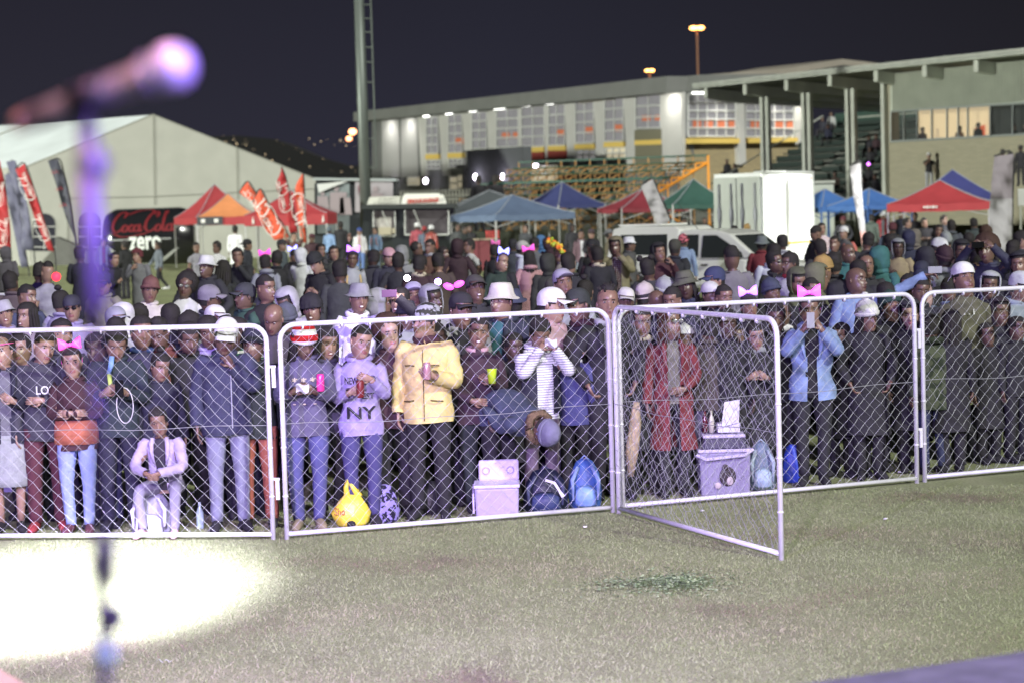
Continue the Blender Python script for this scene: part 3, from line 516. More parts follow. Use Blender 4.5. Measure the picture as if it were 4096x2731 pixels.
window(2744, 2933, 378, 548, HQ, rows=5, cols=5, sl=-.0); window(2974, 3166, 381, 550, HQ, rows=5, cols=5, sl=-.0)
for x0, x1, y in [(1715, 1770, 619), (1804, 1862, 614), (2098, 2190, 592), (2206, 2278, 586), (2313, 2392, 580), (2430, 2512, 571), (2554, 2660, 563)]: hslab('yellow_band', yel, rect(x0, x1, y, y + 19, -.04), HP, .3, .3)
hslab('yellow_band', yel, [(2744, 556), (2938, 556), (2938, 576), (2744, 577)], HQ, .5, .5); hslab('yellow_band', yel, [(2974, 556), (3170, 553), (3170, 570), (2974, 575)], HQ, .5, .5)
for x0, x1, y in [(2098, 2190, 612), (2206, 2280, 606)]: hslab('red_panel', redp, rect(x0, x1, y, y + 30, -.04), HP, .3, .3)
hslab('olive_panel', olive, rect(2554, 2660, 522, 563, -.03), HP, .3, .3); hslab('olive_panel', olive, [(2556, 582), (2662, 578), (2662, 700), (2556, 700)], HP, .3, .3)
for x0, x1, y0, y1, m in [(1718, 1772, 642, 676, glass), (1806, 1862, 637, 672, glass), (2316, 2394, 602, 640, glass), (2436, 2514, 592, 636, glass2), (1640, 1678, 712, 742, glass2), (1808, 1838, 708, 760, glass2), (1842, 1868, 700, 755, glass2), (2096, 2125, 665, 760, glass2), (2132, 2230, 665, 730, glass2)]:
    window(x0, x1, y0, y1, rows=2, cols=3, seats=False, m=m, sl=-.03, lamp_=False)
hslab('canopy_slab', dwall, [(2094, 645), (2290, 636), (2290, 652), (2094, 661)], HP, 1.2, 1.2)
hslab('red_door', redp, [(2258, 662), (2292, 659), (2292, 760), (2258, 760)], HP, .4, .3)
for x, y in ((1571, 486), (1648, 478), (2712, 376)): # wall washers under the fascia
    p = HP.hit(x, y + 2) + HP.n * 1.1; o = lamp('SPOT', 'wall_washer', tuple(p), tuple(HP.hit(x, y + 70)), 330, (1, .97, .88), spot_size=R(150), spot_blend=1.0, shadow_soft_size=.5)
for x, y in ((2850, 372), (3080, 372), (3178, 375)): p = HQ.hit(x, y + 5) + HQ.n * 1.4; lamp('SPOT', 'wall_washer', tuple(p), tuple(HQ.hit(x + 20, 560)), 220, (1, .95, .82), spot_size=R(80), spot_blend=.8, shadow_soft_size=.1)
for x, y, pl, rr in [(1587, 733, HP, .13), (1747, 724, HP, .16), (2142, 666, HP, .11), (2189, 660, HP, .16)]:
    p = pl.hit(x, y) + pl.n * .9; b = MB(); b.ball(p, (rr, rr, rr * 1.3)); b.build('wall_lamp', mat('wall_lamp', (1, .95, 1), emit=14, ecol=(.93, .85, 1), var=0), hall, True)
# entrance block in front of the hall
BP = Plane((HP.hit(1868, 700) + HP.n * 8).xy, (HP.hit(2091, 690) + HP.n * 8).xy)
blk_ = thing('entrance_block', 'plain dark grey entrance block with two round wall lamps', 'building', (*BP.hit(1980, 700).xy, 1.6))
hslab('wall', mat('block_plaster', (.085, .09, .10), .85, scale=.6), [(1868, 605), (2091, 587), (2091, 800), (1868, 800)], BP, 0, .6, blk_)
hslab('side_canopy', dwall, [(1824, 662), (1868, 660), (1868, 674), (1824, 676)], BP, 0, .4, blk_); hslab('canopy_post', dwall, [(1836, 676), (1845, 676), (1845, 790), (1836, 790)], BP, -.2, .3, blk_)
for x in (1913, 2022):
    p = BP.hit(x, 709) + BP.n * .2; b = MB(); b.ball(p, (.12, .1, .2)); b.build('wall_lamp', MATS['wall_lamp'], blk_, True); lamp('POINT', 'wall_lamp_glow', tuple(p + BP.n * .5), tuple(p), 28, (.93, .85, 1), shadow_soft_size=.1)
# palisade fence
def palisade(label, x0, x1, ytop, ybot, Z, step=.16):
    a_, c_ = at(x0, ytop, Z), at(x1, ytop - .03 * (x1 - x0), Z); r = thing('palisade_fence', label, 'fence', (a_.x, Z, 1.6)); n = int((c_.x - a_.x) / step); zb = at(x0, ybot, Z).z; b = MB()
    for k in range(n):
        x = a_.x + k * step; z = a_.z; b.prism([(x, Z, zb), (x + .07, Z, zb), (x + .07, Z, z - .06), (x + .035, Z, z), (x, Z, z - .06)], (0, .03, 0))
    b.build('pales', mat('pale_grey', (.20, .20, .17), .6), r); b = MB(); b.box(((a_.x + c_.x) / 2, Z + .05, z - .3), (c_.x - a_.x, .05, .06)); b.box(((a_.x + c_.x) / 2, Z + .05, zb + .3), (c_.x - a_.x, .05, .06)); b.build('rail', MATS['pale_grey'], r)
palisade('grey palisade fence below the entrance block', 1600, 2110, 762, 830, 100); palisade('grey palisade fence left of the white trailer', 2630, 2890, 755, 800, 100)
# bleachers
ora = mat('scaffold_orange', (.85, .34, .04), .5, var=.05); grn = mat('scaffold_green', (.03, .10, .07), .5); 
bl = thing('bleachers', 'orange and green tube bleachers in front of the hall', 'bleachers', (*at(2835, 755, 95).xy, 1.6))
base = at(2835, 760, 95)
def frame_pts(k): return Vector((base.x - .64 * k, 95 + .28 * k, 0))
z0 = 1.6; N = 14; tops = []
for k in range(N):
    o_ = frame_pts(k); b = MB(); th_ = .06 if k == 0 else .03
    H = at(2835, 622, 95).z
    b.box((o_.x, o_.y, (z0 + H) / 2), (th_ * 1.6, .08, H - z0)); b.box((o_.x - 1.8, o_.y, (z0 + H - 1.1) / 2), (th_, .06, H - 1.1 - z0))
    n = 6; dx, dz = .55, .31; top_ = Vector((o_.x, o_.y, H - .32))
    b.bar(tuple(top_), (top_.x - n * dx, o_.y, top_.z - n * dz), th_, seg=4)
    for i in range(n):
        x, z = top_.x - i * dx, top_.z - i * dz; b.bar((x - dx, o_.y, z - .02), (x, o_.y, z), th_ * .65, seg=4); b.bar((x - dx, o_.y, z), (x - dx, o_.y, z - dz), th_ * .65, seg=4)
    b.bar((o_.x - 1.0, o_.y, z0), (o_.x - 2.6, o_.y, z0 + 1.0), th_ * .7, seg=4); b.bar((o_.x - 2.6, o_.y, z0), (o_.x - 1.0, o_.y, z0 + 1.0), th_ * .7, seg=4)
    b.build('end_frame' if k == 0 else 'frame', ora if k == 0 else mat('scaffold_dull', (.46, .25, .09), .6, var=.2, scale=2), bl); tops.append(o_)  # frames behind the end one get a duller, darker orange
for zz, xo in ((H, 0), (H - .45, 0), (H - .95, -1.8)):
    b = MB(); b.bar((tops[0].x + xo, tops[0].y, zz), (tops[-1].x + xo, tops[-1].y, zz), .045, seg=5); b.build('guard_rail', grn, bl)
for i in range(6):
    b = MB(); z = H - .32 - i * .31 + .03; x = -.27 - i * .55; b.bar((tops[0].x + x, tops[0].y, z), (tops[-1].x + x, tops[-1].y, z), .035, seg=4); b.build('seat_plank', grn, bl)

# ================================================================= grandstand
SA = Vector((9.8, 109, 0)); SU = Vector((.521, -.853, 0)); SV = Vector((.853, .521, 0))
sp = lambda t, s, z: tuple(SA + SU * t + SV * s + Vector((0, 0, z)))
gs = thing('grandstand', 'covered grandstand with steel columns, brick wall and lit upper box', 'grandstand', sp(0, 0, 0))
stg = mat('stand_steel', (.50, .52, .47), .5, .2, scale=1); rs = mat('roof_underside', (.30, .31, .29), .7, scale=.5); edge = mat('roof_edge', (.45, .47, .43), .55, scale=2)
Zr = 8.5
b = MB(); b.prism([sp(-.5, 0, Zr), sp(34, 0, Zr), sp(34, 14, Zr - 1.2), sp(-.5, 14, Zr - 1.2)], (0, 0, .12)); b.build('roof', rs, gs)
b = MB()
for k in range(230): t = -.5 + k * .15; b.prism([sp(t, -.06, Zr - .05), sp(t + .07, -.06, Zr - .05), sp(t + .11, -.02, Zr + .16), sp(t - .03, -.02, Zr + .16)], tuple(SV * .08))
b.prism([sp(-.5, .0, Zr - .1), sp(34, .0, Zr - .1), sp(34, .0, Zr + .1), sp(-.5, .0, Zr + .1)], tuple(SV * .05)); b.build('corrugated_edge', edge, gs)
b = MB(); b.prism([sp(-.5, 0, Zr - .1), sp(-.5, 14, Zr - 1.3), sp(-.5, 14, Zr - 1.1), sp(-.5, 0, Zr + .1)], tuple(SU * .1)); b.build('gable_trim', edge, gs)
for k in range(9):
    t = .05 + k * 3.22; b = MB(); b.prism([sp(t, .25, Zr - .12), sp(t, 12, Zr - 1.1), sp(t, 12, Zr - 1.35), sp(t, 1.2, Zr - .75), sp(t, .25, Zr - .62)], tuple(SU * .28)); b.build('roof_beam', stg, gs)
for k in range(4):
    t = k * 3.22 + 3.2 * (k > 0) * 0 + (.0 if k else -.2)
    if k == 0: continue
    for dt in (0, .42):
        b = MB(); b.prism([sp(t + dt, 1.3, 0), sp(t + dt + .22, 1.3, 0), sp(t + dt + .22, 1.5, 0), sp(t + dt, 1.5, 0)], (0, 0, Zr - .75)); b.build('column', stg, gs)
b = MB(); b.prism([sp(12.4, 1.1, 0), sp(12.62, 1.1, 0), sp(12.62, 1.6, 0), sp(12.4, 1.6, 0)], (0, 0, Zr - .5)); b.build('column', stg, gs)
# raked seating rows
tier = mat('tier_concrete', (.13, .135, .12), .85, scale=.8); seatg = mat('seat_green', (.02, .035, .03), .6)
b = MB(); nr = 13
for i in range(nr):
    s0, z1 = 1.8 + i * .78, 1.9 + i * .36; b.prism([sp(-4, s0, 0), sp(12.6, s0, 0), sp(12.6, s0 + .78, 0), sp(-4, s0 + .78, 0)], (0, 0, z1))
b.build('terrace_steps', tier, gs)
for i in range(nr):
    s0, z1 = 1.8 + i * .78, 1.9 + i * .36
    for t0, t1 in ((-3.8, 1.0), (1.8, 6.3), (7.1, 12.3)):
        b = MB(); b.prism([sp(t0, s0 + .3, z1 + .32), sp(t1, s0 + .3, z1 + .32), sp(t1, s0 + .62, z1 + .32), sp(t0, s0 + .62, z1 + .32)], (0, 0, .06))
        b.prism([sp(t0, s0 + .62, z1 + .38), sp(t1, s0 + .62, z1 + .38), sp(t1, s0 + .66, z1 + .38), sp(t0, s0 + .66, z1 + .38)], (0, 0, .2)); b.build('bench_row', seatg, gs)
b = MB(); b.prism([sp(-4, 12.2, 0), sp(12.6, 12.2, 0), sp(12.6, 12.5, 0), sp(-4, 12.5, 0)], (0, 0, Zr - 1.2)); b.build('rear_cladding', mat('green_cladding', (.03, .07, .055), .7, scale=2), gs)
b = MB()
for t in (3, 8): b.bar(sp(t, 12.1, 5.5), sp(t, 12.1, Zr - 1.3), .07, seg=5)
b.bar(sp(-3, 12.1, 7.0), sp(12.4, 12.1, 7.0), .05, seg=5); b.build('rear_rail', stg, gs)
b = MB()
for s_ in (2.2, 11): z = 2.9 + (s_ - 1.8) * .46; b.bar(sp(-3.6, s_, z - 1.0), sp(-3.6, s_, z), .035, seg=5)
b.bar(sp(-3.6, 2.2, 3.1), sp(-3.6, 11, 7.15), .04, seg=5); b.build('stair_rail', stg, gs)
# brick wall with the windowed box
bw = bpy.data.materials.new('stand_brick'); bw.use_nodes = True; setup_brick(bw, (.34, .31, .22), (.29, .27, .19), (.26, .25, .2))
GP = Plane((SA + SU * 12.7 + SV * 1.35).xy, (SA + SU * 30 + SV * 1.35).xy)
gq = lambda n, m, pts, off, th: hslab(n, m, pts, GP, off, th, gs)
gq('brick_wall', bw, [(3548, 566), (4300, 520), (4300, 900), (3548, 900)], 0, .4)
gq('brick_pier', bw, [(3546, 340), (3562, 340), (3564, 566), (3548, 566)], 0, .5)
b = MB()
for k in range(95):
    t = .42 + k * .19; p0 = GP.pt(t, 6.62, .1); 
    b.box((p0.x, p0.y, 7.4), (.10, .10, 1.7))
P_, o_ = wq(GP, [(3562, 345), (4300, 245), (4300, 395), (3562, 443)], .05, .2); b.prism(P_, o_); b.build('corrugated_cladding', mat('cladding_pale', (.42, .45, .38), .6, .1, scale=1), gs)
gl = mat('box_room_dark', (.05, .055, .055), .12, var=.2, scale=1); gl2 = mat('box_room_glow', (.6, .45, .25), .3, emit=.62, ecol=(1.0, .80, .50), var=.08, scale=.6)  # room back walls: one glows in place of lamps, one dark for unlit
X = [3570, 3622, 3676, 3734, 3795, 3840, 3878, 3968, 4058, 4150, 4300]
yt = lambda x: 446 - (x - 3570) * .062; yb_ = lambda x: 567 - (x - 3574) * .054
for i in range(len(X) - 1):
    x0, x1 = X[i], X[i + 1]; lit = i < 5
    w = gq('window', mat('box_pane', (.12, .13, .13), .1, var=0, alpha=.16), [(x0, yt(x0)), (x1, yt(x1)), (x1, yb_(x1)), (x0, yb_(x0))], .02, .02)
    gq('room_wall', gl2 if lit else gl, [(x0 + (10 if i == 5 else 0), yt(x0) - 8), (x1 + (10 if i == 4 else 0), yt(x1) - 8), (x1 + (10 if i == 4 else 0), yb_(x1) + 30), (x0 + (10 if i == 5 else 0), yb_(x0) + 30)], -1.6, .1); b = MB()
    q = [GP.hit(x, y) + GP.n * .1 for x, y in ((x0, yt(x0)), (x1, yt(x1)), (x1, yb_(x1)), (x0, yb_(x0)))]
    for j in range(4): b.bar(tuple(q[j]), tuple(q[(j + 1) % 4]), .045, seg=4)
    o = b.build('window_frame', mat('frame_grey', (.33, .36, .36), .5), gs); o.parent = w
gq('poster', mat('poster_red', (.7, .12, .05), .5, emit=.3, ecol=(1, .2, .08), var=0), [(3800, 515), (3838, 500), (3838, 549), (3800, 552)], -1.5, .02)
# silhouettes in the lit box are people built later; sign board and small pole on the right
# ================================================================= poster trailer, food trailer
pt_ = thing('poster_truck', 'dark display truck with two large posters behind the food trailer', 'truck', (at(1420, 900, 94).x, 94, 0)); pz = 94
A_ = lambda x, y, Z=pz: tuple(at(x, y, Z)); dkm = mat('truck_dark', (.03, .035, .04), .5, scale=2)
b = MB(); b.prism([A_(1258, 735), A_(1580, 725), A_(1580, 1060), A_(1258, 1060)], (0, 1.8, 0)); b.build('body', dkm, pt_)
b = MB(); b.prism([A_(1252, 712, 93.8), A_(1585, 716, 93.8), A_(1585, 726, 93.8), A_(1252, 722, 93.8)], (0, 2.2, 0)); b.build('roof_bar', mat('alu', (.5, .55, .55), .4, .4), pt_)
pm = mat('poster_pale', (.36, .33, .36), .5, var=.05, scale=2); pm2 = mat('poster_grey', (.20, .23, .24), .5, var=.3, scale=1.5); mar = mat('poster_maroon', (.25, .04, .09), .6, var=0); fg = mat('poster_faint', (.30, .25, .27), .6, var=0)
def poster(x0, x1, y0, y1, m, figs, n_): 
    b = MB(); b.prism([A_(x0, y0, 93.9), A_(x1, y0 - 2, 93.9), A_(x1, y1, 93.9), A_(x0, y1, 93.9)], (0, .03, 0)); o = b.build('poster', m, pt_); b = MB()
    for fx, fy, s in figs: 
        p = at(fx, fy, 93.85); b.ball(p, (.12 * s, .01, .15 * s), u=8, w=5); b.prism([(p.x - .28 * s, 93.86, p.z - .16 * s), (p.x + .28 * s, 93.86, p.z - .16 * s), (p.x + .34 * s, 93.86, p.z - 1.1 * s), (p.x - .34 * s, 93.86, p.z - 1.1 * s)], (0, .01, 0))
    q = b.build('printed_figures', fg, pt_); q.parent = o; q['kind'] = 'stuff'; return o
poster(1268, 1398, 735, 935, pm2, [(1290, 775, .8), (1345, 755, 1), (1380, 780, .8)], 0)
o = poster(1420, 1572, 727, 850, pm, [(1475, 778, .7), (1502, 760, .95), (1528, 785, .7)], 1)
b = MB(); b.prism([A_(1268, 738, 93.7), A_(1392, 725, 93.7), A_(1275, 772, 93.7)], (0, .02, 0)); b.build('pale_corner', whf, pt_)
text('R50', .42, mar, pt_, at(1447, 757, 93.8), (1, 0, 0), (0, 0, 1), bold=.01, width=.27); text('ticket', .2, mar, pt_, at(1448, 771, 93.8), (1, 0, 0), (0, 0, 1), width=.28)
ft = thing('food_trailer', 'black food trailer with white roof signs and propped serving hatches', 'food trailer', (at(1630, 900, 86).x, 86, 0)); B_ = lambda x, y, Z=86: tuple(at(x, y, Z))
b = MB(); b.prism([B_(1450, 838), B_(1815, 832), B_(1815, 1040), B_(1450, 1045)], (0, 2.0, 0)); b.build('body', mat('trailer_black', (.02, .025, .025), .4, scale=3), ft)
b = MB(); b.prism([B_(1445, 820, 85.4), B_(1822, 815, 85.4), B_(1826, 833, 85.4), B_(1443, 838, 85.4)], (0, 2.8, 0)); b.build('awning', mat('awning_dark', (.035, .04, .04), .5), ft)
sg = mat('sign_white', (.80, .80, .74), .5, var=.03)
b = MB(); b.prism([B_(1478, 790, 85.9), B_(1598, 786, 85.9), B_(1600, 819, 85.9), B_(1466, 822, 85.9)], (0, .6, 0)); b.build('roof_sign', mat('sign_cream', (.62, .62, .56), .5, var=.03), ft)
b = MB(); b.prism([B_(1612, 784, 85.9), B_(1772, 780, 85.9), B_(1786, 817, 85.9), B_(1604, 820, 85.9)], (0, .6, 0)); b.build('roof_sign', sg, ft)
b = MB(); b.prism([B_(1618, 777, 86.2), B_(1758, 775, 86.2), B_(1758, 780, 86.2), B_(1618, 783, 86.2)], (0, .5, 0)); b.build('roof_hatch', sg, ft)
text('SERIOUS SAUSAGE', .2, mat('sign_redtext', (.45, .07, .05), .5, var=0), ft, at(1692, 804, 85.8), (1, 0, .03), (0, 0, 1), bold=.012, width=1.26)
text('083 561 4410', .13, mat('sign_greytext', (.22, .22, .2), .5, var=0), ft, at(1545, 796, 85.8), (1, 0, .03), (0, 0, 1), width=.6); text('SERIOUSSAUSAGE.CO.ZA', .12, MATS['sign_greytext'], ft, at(1540, 812, 85.8), (1, 0, .03), (0, 0, 1), width=.95)
for x0, x1, y0, y1 in ((1494, 1580, 846, 945), (1620, 1795, 842, 940)):
    b = MB(); b.prism([B_(x0, y0, 85.9), B_(x1, y0 - 2, 85.9), B_(x1, y1, 85.9), B_(x0, y1 + 2, 85.9)], (0, .05, 0)); w = b.build('hatch_opening', mat('hatch_inside', (.05, .045, .05), .5, emit=.05, ecol=(.5, .4, .4), var=.6, scale=3), ft); b = MB()
    b.bar(B_(x0, y0, 85.8), B_(x0, y1, 85.8), .03, seg=4); b.bar(B_(x1, y0, 85.8), B_(x1, y1, 85.8), .03, seg=4); b.bar(B_(x0, y1, 85.8), B_(x1, y1, 85.8), .035, seg=4); b.bar(B_(x0 + 35, y0, 85.2), B_(x0 + 68, y1 - 20, 85.8), .022, seg=4); o = b.build('hatch_frame', whf, ft); o.parent = w
p_ = at(1535, 905, 85.85); b = MB(); b.box((p_.x, 85.9, p_.z), (.62, .04, .7)); b.build('menu_board', mat('menu_pale', (.4, .38, .36), .5, var=.3, scale=6), ft)
p_ = at(1540, 925, 85.7); b = MB(); b.box((p_.x, 85.7, p_.z), (.5, .2, .3)); b.box((p_.x + .35, 85.7, p_.z), (.12, .2, .2)); b.build('serving_shelf', mat('shelf_beige', (.42, .38, .28), .5), ft)
for x in (1500, 1760):
    p_ = at(x, 1060, 86); b = MB(); b.lathe((p_.x, 85.9, .34), [(.34, -.1), (.34, .1)], 16, axis='y'); b.build('wheel', mat('tyre', (.02, .02, .02), .8, var=0), ft)
# ================================================================= white refrigerated trailer and cabin
tz = 62; c_ = ground(3050, 1, 0) if 0 else at(3050, 985, tz); T0 = Vector((c_.x, tz, 0)); t1 = Vector((.50, .866, 0)); t2 = Vector((-.62, .785, 0)); ztop = at(3050, 690, tz).z
tr = thing('cold_trailer', 'tall white refrigerated trailer with its rear doors on the left', 'trailer', tuple(T0)); zb = .75
ww = mat('trailer_white', (.82, .84, .82), .35, var=.03, scale=1, coat=.2); wg = mat('door_shade_cabin_grey', (.42, .45, .41), .5, var=.08, scale=1.5)  # door grey holds the weaker light on that side; the cabin shares it
V3 = lambda a_, b_, z: tuple(T0 + t1 * a_ + t2 * b_ + Vector((0, 0, z)))
Ls = (at(3262, 690, tz + 2.8).x - T0.x) / t1.x
b = MB(); b.prism([V3(0, 0, zb), V3(Ls, 0, zb), V3(Ls, 1.95, zb), V3(0, 1.95, zb)], (0, 0, ztop - zb)); b.build('body', [ww], tr, bevel=.03)
b = MB(); b.prism([V3(-.03, .02, zb + .05), V3(-.03, .95, zb + .05), V3(-.03, .95, ztop - .12), V3(-.03, .02, ztop - .12)], tuple(t1 * -.05)); b.build('door', wg, tr)
b = MB(); b.prism([V3(-.03, 1.0, zb + .05), V3(-.03, 1.93, zb + .05), V3(-.03, 1.93, ztop - .12), V3(-.03, 1.0, ztop - .12)], tuple(t1 * -.05)); b.build('door', wg, tr)
for q in (.22, .75, 1.2, 1.7):
    b = MB(); b.bar(V3(-.12, q, zb + .2), V3(-.12, q, ztop - .3), .03); b.box(V3(-.14, q, zb + 1.5), (.08, .08, .35)); b.build('lock_bar', mat('lock_steel', (.35, .37, .36), .35, .6), tr)
b = MB()
for a_ in (.03, Ls - .06): b.bar(V3(a_, -.03, zb), V3(a_, -.03, ztop), .035, seg=4)
b.bar(V3(0, -.03, ztop), V3(Ls, -.03, ztop), .04, seg=4); b.build('corner_trim', mat('trim_alu', (.6, .62, .6), .4, .4, var=0), tr)
b = MB(); zs = at(3150, 979, tz + 1).z; b.prism([V3(.1, -.02, zs), V3(Ls - .1, -.02, zs), V3(Ls - .1, -.02, zs + .06), V3(.1, -.02, zs + .06)], (0, -.02, 0)); b.build('yellow_stripe', mat('stripe_yellow', (.75, .5, .06), .5, var=0), tr)
b = MB(); p_ = V3(Ls - .22, -.03, ztop - .18); b.box(p_, (.08, .03, .03)); b.build('marker_light', mat('marker_red', (.8, .1, .08), .4, var=0), tr)
b = MB(); b.prism([V3(-.2, -.25, ztop), V3(1.4, -.25, ztop), V3(1.4, .2, ztop), V3(-.2, .2, ztop)], (0, 0, .03)); b.build('roof_flap', ww, tr)
for a_ in (1.2, 2.0):
    b = MB(); p_ = T0 + t1 * a_ + t2 * .2; b.lathe((0, 0, 0), [(.36, -.12), (.36, .12)], 18, axis='y'); o = b.build('wheel', MATS['tyre'], tr, local=True); o.location = p_ - T0 + Vector((0, 0, .36)); o.rotation_euler = (0, 0, R(60))
b = MB(); b.prism([V3(.1, -.04, .35), V3(Ls - .1, -.04, .35), V3(Ls - .1, -.04, zb + .1), V3(.1, -.04, zb + .1)], (0, .03, 0)); b.build('side_skirt', mat('skirt_mesh', (.5, .53, .52), .5, scale=20, var=.3), tr)
cb = thing('site_cabin', 'small pale grey cabin just right of the white trailer', 'cabin', (at(3300, 980, 84.5).x, 84.5, 0)); b = MB(); p_ = at(3258, 730, 84.5); q_ = at(3336, 742, 84.5); b.box(((p_.x + q_.x) / 2, 85.6, p_.z / 2 - .05), (q_.x - p_.x, 2, p_.z - .1)); b.build('wall', wg, cb)
b = MB(); b.box(((p_.x + q_.x) / 2, 85.6, p_.z), (q_.x - p_.x + .1, 2.1, .08)); b.build('roof', edge, cb)
sb = thing('sign_board', 'blank pale board on posts at the right edge', 'board', (at(4080, 900, 66).x, 66, 0)); p_, q_ = at(4072, 757, 66), at(4150, 822, 66); b = MB(); b.prism([(p_.x, 66, p_.z), (q_.x, 66, p_.z), (q_.x, 66, q_.z), (p_.x, 66, q_.z)], (0, .05, 0)); b.build('panel', whf, sb)
for x in (p_.x + .08, q_.x - .08): b = MB(); b.box((x, 66.06, q_.z / 2), (.05, .05, q_.z)); b.build('post', stg, sb)

# ================================================================= white pickup
def pickup():
    Z = 49.5; yaw = R(-38); c = at(2478, 1000, Z - 1.4) + Vector((2.6 * .79 + .3, 0, 0)); r = thing('pickup', 'white double cab pickup with canopy parked behind the crowd', 'pickup', (c.x, Z, .30), yaw)
    paint = mat('pickup_white', (.78, .79, .74), .3, coat=.5, var=.02); gls = mat('pickup_glass', (.03, .035, .035), .08, var=.0, coat=.3); blkp = mat('black_plastic', (.025, .025, .025), .6, var=0)
    L0, L1, wd = -2.6, 2.55, .88
    # lower body: cross sections along x
    def section(x, zt, w, zb=.42): return [(x, -w, zb), (x, -w * 1.0, .62), (x, -w * .99, zt - .1), (x, -w * .93, zt), (x, w * .93, zt), (x, w * .99, zt - .1), (x, w, .62), (x, w, zb)]
    secs = [section(L0, 1.02, wd * .96), section(L0 + .1, 1.06, wd), section(0.9, 1.06, wd), section(1.35, 1.05, wd), section(2.0, .98, wd * .98), section(2.38, .9, wd * .93), section(L1, .78, wd * .82)]
    b = MB(); v = [p for s in secs for p in s]; n = 8; f = [(i * n + j, i * n + (j + 1) % n, (i + 1) * n + (j + 1) % n, (i + 1) * n + j) for i in range(len(secs) - 1) for j in range(n)] + [tuple(range(n))[::-1], tuple(range((len(secs) - 1) * n, len(secs) * n))]
    b.add(v, f); b.build('body', paint, r, True, local=True, bevel=.0)
    zc, zt, zcan = 1.05, 1.70, 1.84
    def house(name, prof, w0, w1, m):    # prof: side outline points (x, z); w narrows upwards
        b = MB(); wz = lambda z: w0 + (w1 - w0) * (z - zc) / (zt - zc); n = len(prof); v = [(x, -wz(z), z) for x, z in prof] + [(x, wz(z), z) for x, z in prof]
        b.add(v, [tuple(range(n)), tuple(range(2 * n - 1, n - 1, -1))] + [(i, i + n, (i + 1) % n + n, (i + 1) % n) for i in range(n)]); return b.build(name, m, r, local=True, bevel=.03), wz
    cabp = [(-.62, zc), (-.62, zt), (-.3, zt + .04), (.45, zt + .0), (.75, zt - .08), (1.52, zc + .02)]
    o, wz = house('cab', cabp, .84, .70, paint)
    canp = [(L0 + .02, zc), (L0 + .14, zcan - .06), (L0 + .4, zcan), (-.72, zcan - .02), (-.6, zcan - .1), (-.6, zc)]
    house('canopy', canp, .86, .72, paint)
    def pane(name, pts, side):
        b = MB(); b.prism([(x, side * (wz(z) + .012), z) for x, z in pts], (0, side * .012, 0)); return b.build(name, gls, r, local=True)
    for sd in (-1, 1):
        pane('canopy_window', [(L0 + .42, zc + .12), (L0 + .38, zcan - .2), (-.92, zcan - .2), (-.86, zc + .12)], sd)
        pane('rear_window', [(-.5, zc + .06), (-.46, zt - .08), (-.06, zt - .08), (-.02, zc + .06)], sd); d_ = pane('front_window', [(.06, zc + .04), (.06, zt - .1), (.42, zt - .1), (1.12, zc + .16), (1.18, zc + .04)], sd)
        for dx, x0, x1 in ((0, -.55, .02), (1, .06, 1.22)):
            b = MB(); b.prism([(x0, sd * (wd + .002), .5), (x1, sd * (wd + .002), .5), (x1, sd * (wd - .01), 1.02), (x0, sd * (wd - .01), 1.02)], (0, sd * .012, 0)); dd = b.build('door', paint, r, local=True, bevel=.01)
            b = MB(); b.box((x0 + .12, sd * (wd + .03), .93), (.16, .04, .04)); h = b.build('handle', blkp, r, local=True); h.parent = dd
        b = MB(); b.ball((1.08, sd * (wd + .1), zc + .1), (.1, .12, .1)); b.build('mirror', blkp, r, True, local=True)
        b = MB(); b.box((2.42, sd * .62, .82), (.2, .3, .14)); b.build('headlight', mat('headlight', (.6, .6, .6), .1, var=0), r, local=True, bevel=.03)
        for x in (-1.6, 1.75):
            b = MB(); b.lathe((x, sd * .80, .35), [(.22, -.11), (.35, -.11), (.36, 0), (.35, .11), (.22, .11)], 22, axis='y'); w = b.build('wheel', MATS['tyre'], r, True, local=True)
            b = MB(); b.lathe((x, sd * .84, .35), [(.04, -.06), (.21, -.05), (.215, .06), (.06, .07)], 16, axis='y'); k = b.build('rim', mat('rim', (.5, .5, .5), .3, .7, var=0), r, local=True); k.parent = w
            b = MB(); b.tube([(x + .40 * math.cos(t), sd * (wd + .005), .36 + .40 * math.sin(t)) for t in np.linspace(0, math.pi, 10)], .035, seg=5); b.build('wheel_arch', blkp, r, local=True)
    b = MB(); b.prism([(.82, -.60, zt - .12), (1.46, -.70, zc + .05), (1.46, .70, zc + .05), (.82, .60, zt - .12)], (.014, 0, .012)); b.build('windscreen', gls, r, local=True)
    b = MB(); b.box((2.5, 0, .55), (.12, 1.5, .22)); b.build('bumper', blkp, r, local=True, bevel=.03)
    b = MB(); b.bar((-.2, -.5, zt), (-.75, -.52, zt + .65), .008); b.build('aerial', blkp, r, local=True)
    b = MB(); b.box((-1.8, 0, zcan + .02), (1.2, 1.1, .04)); b.build('roof_rack', paint, r, local=True)
    b = MB(); b.ball((.55, .35, 1.25), (.22, .2, .25)); b.ball((.5, .35, 1.52), .12); b.build('seat_backs', mat('car_interior', (.12, .13, .12), .8), r, local=True)
pickup()
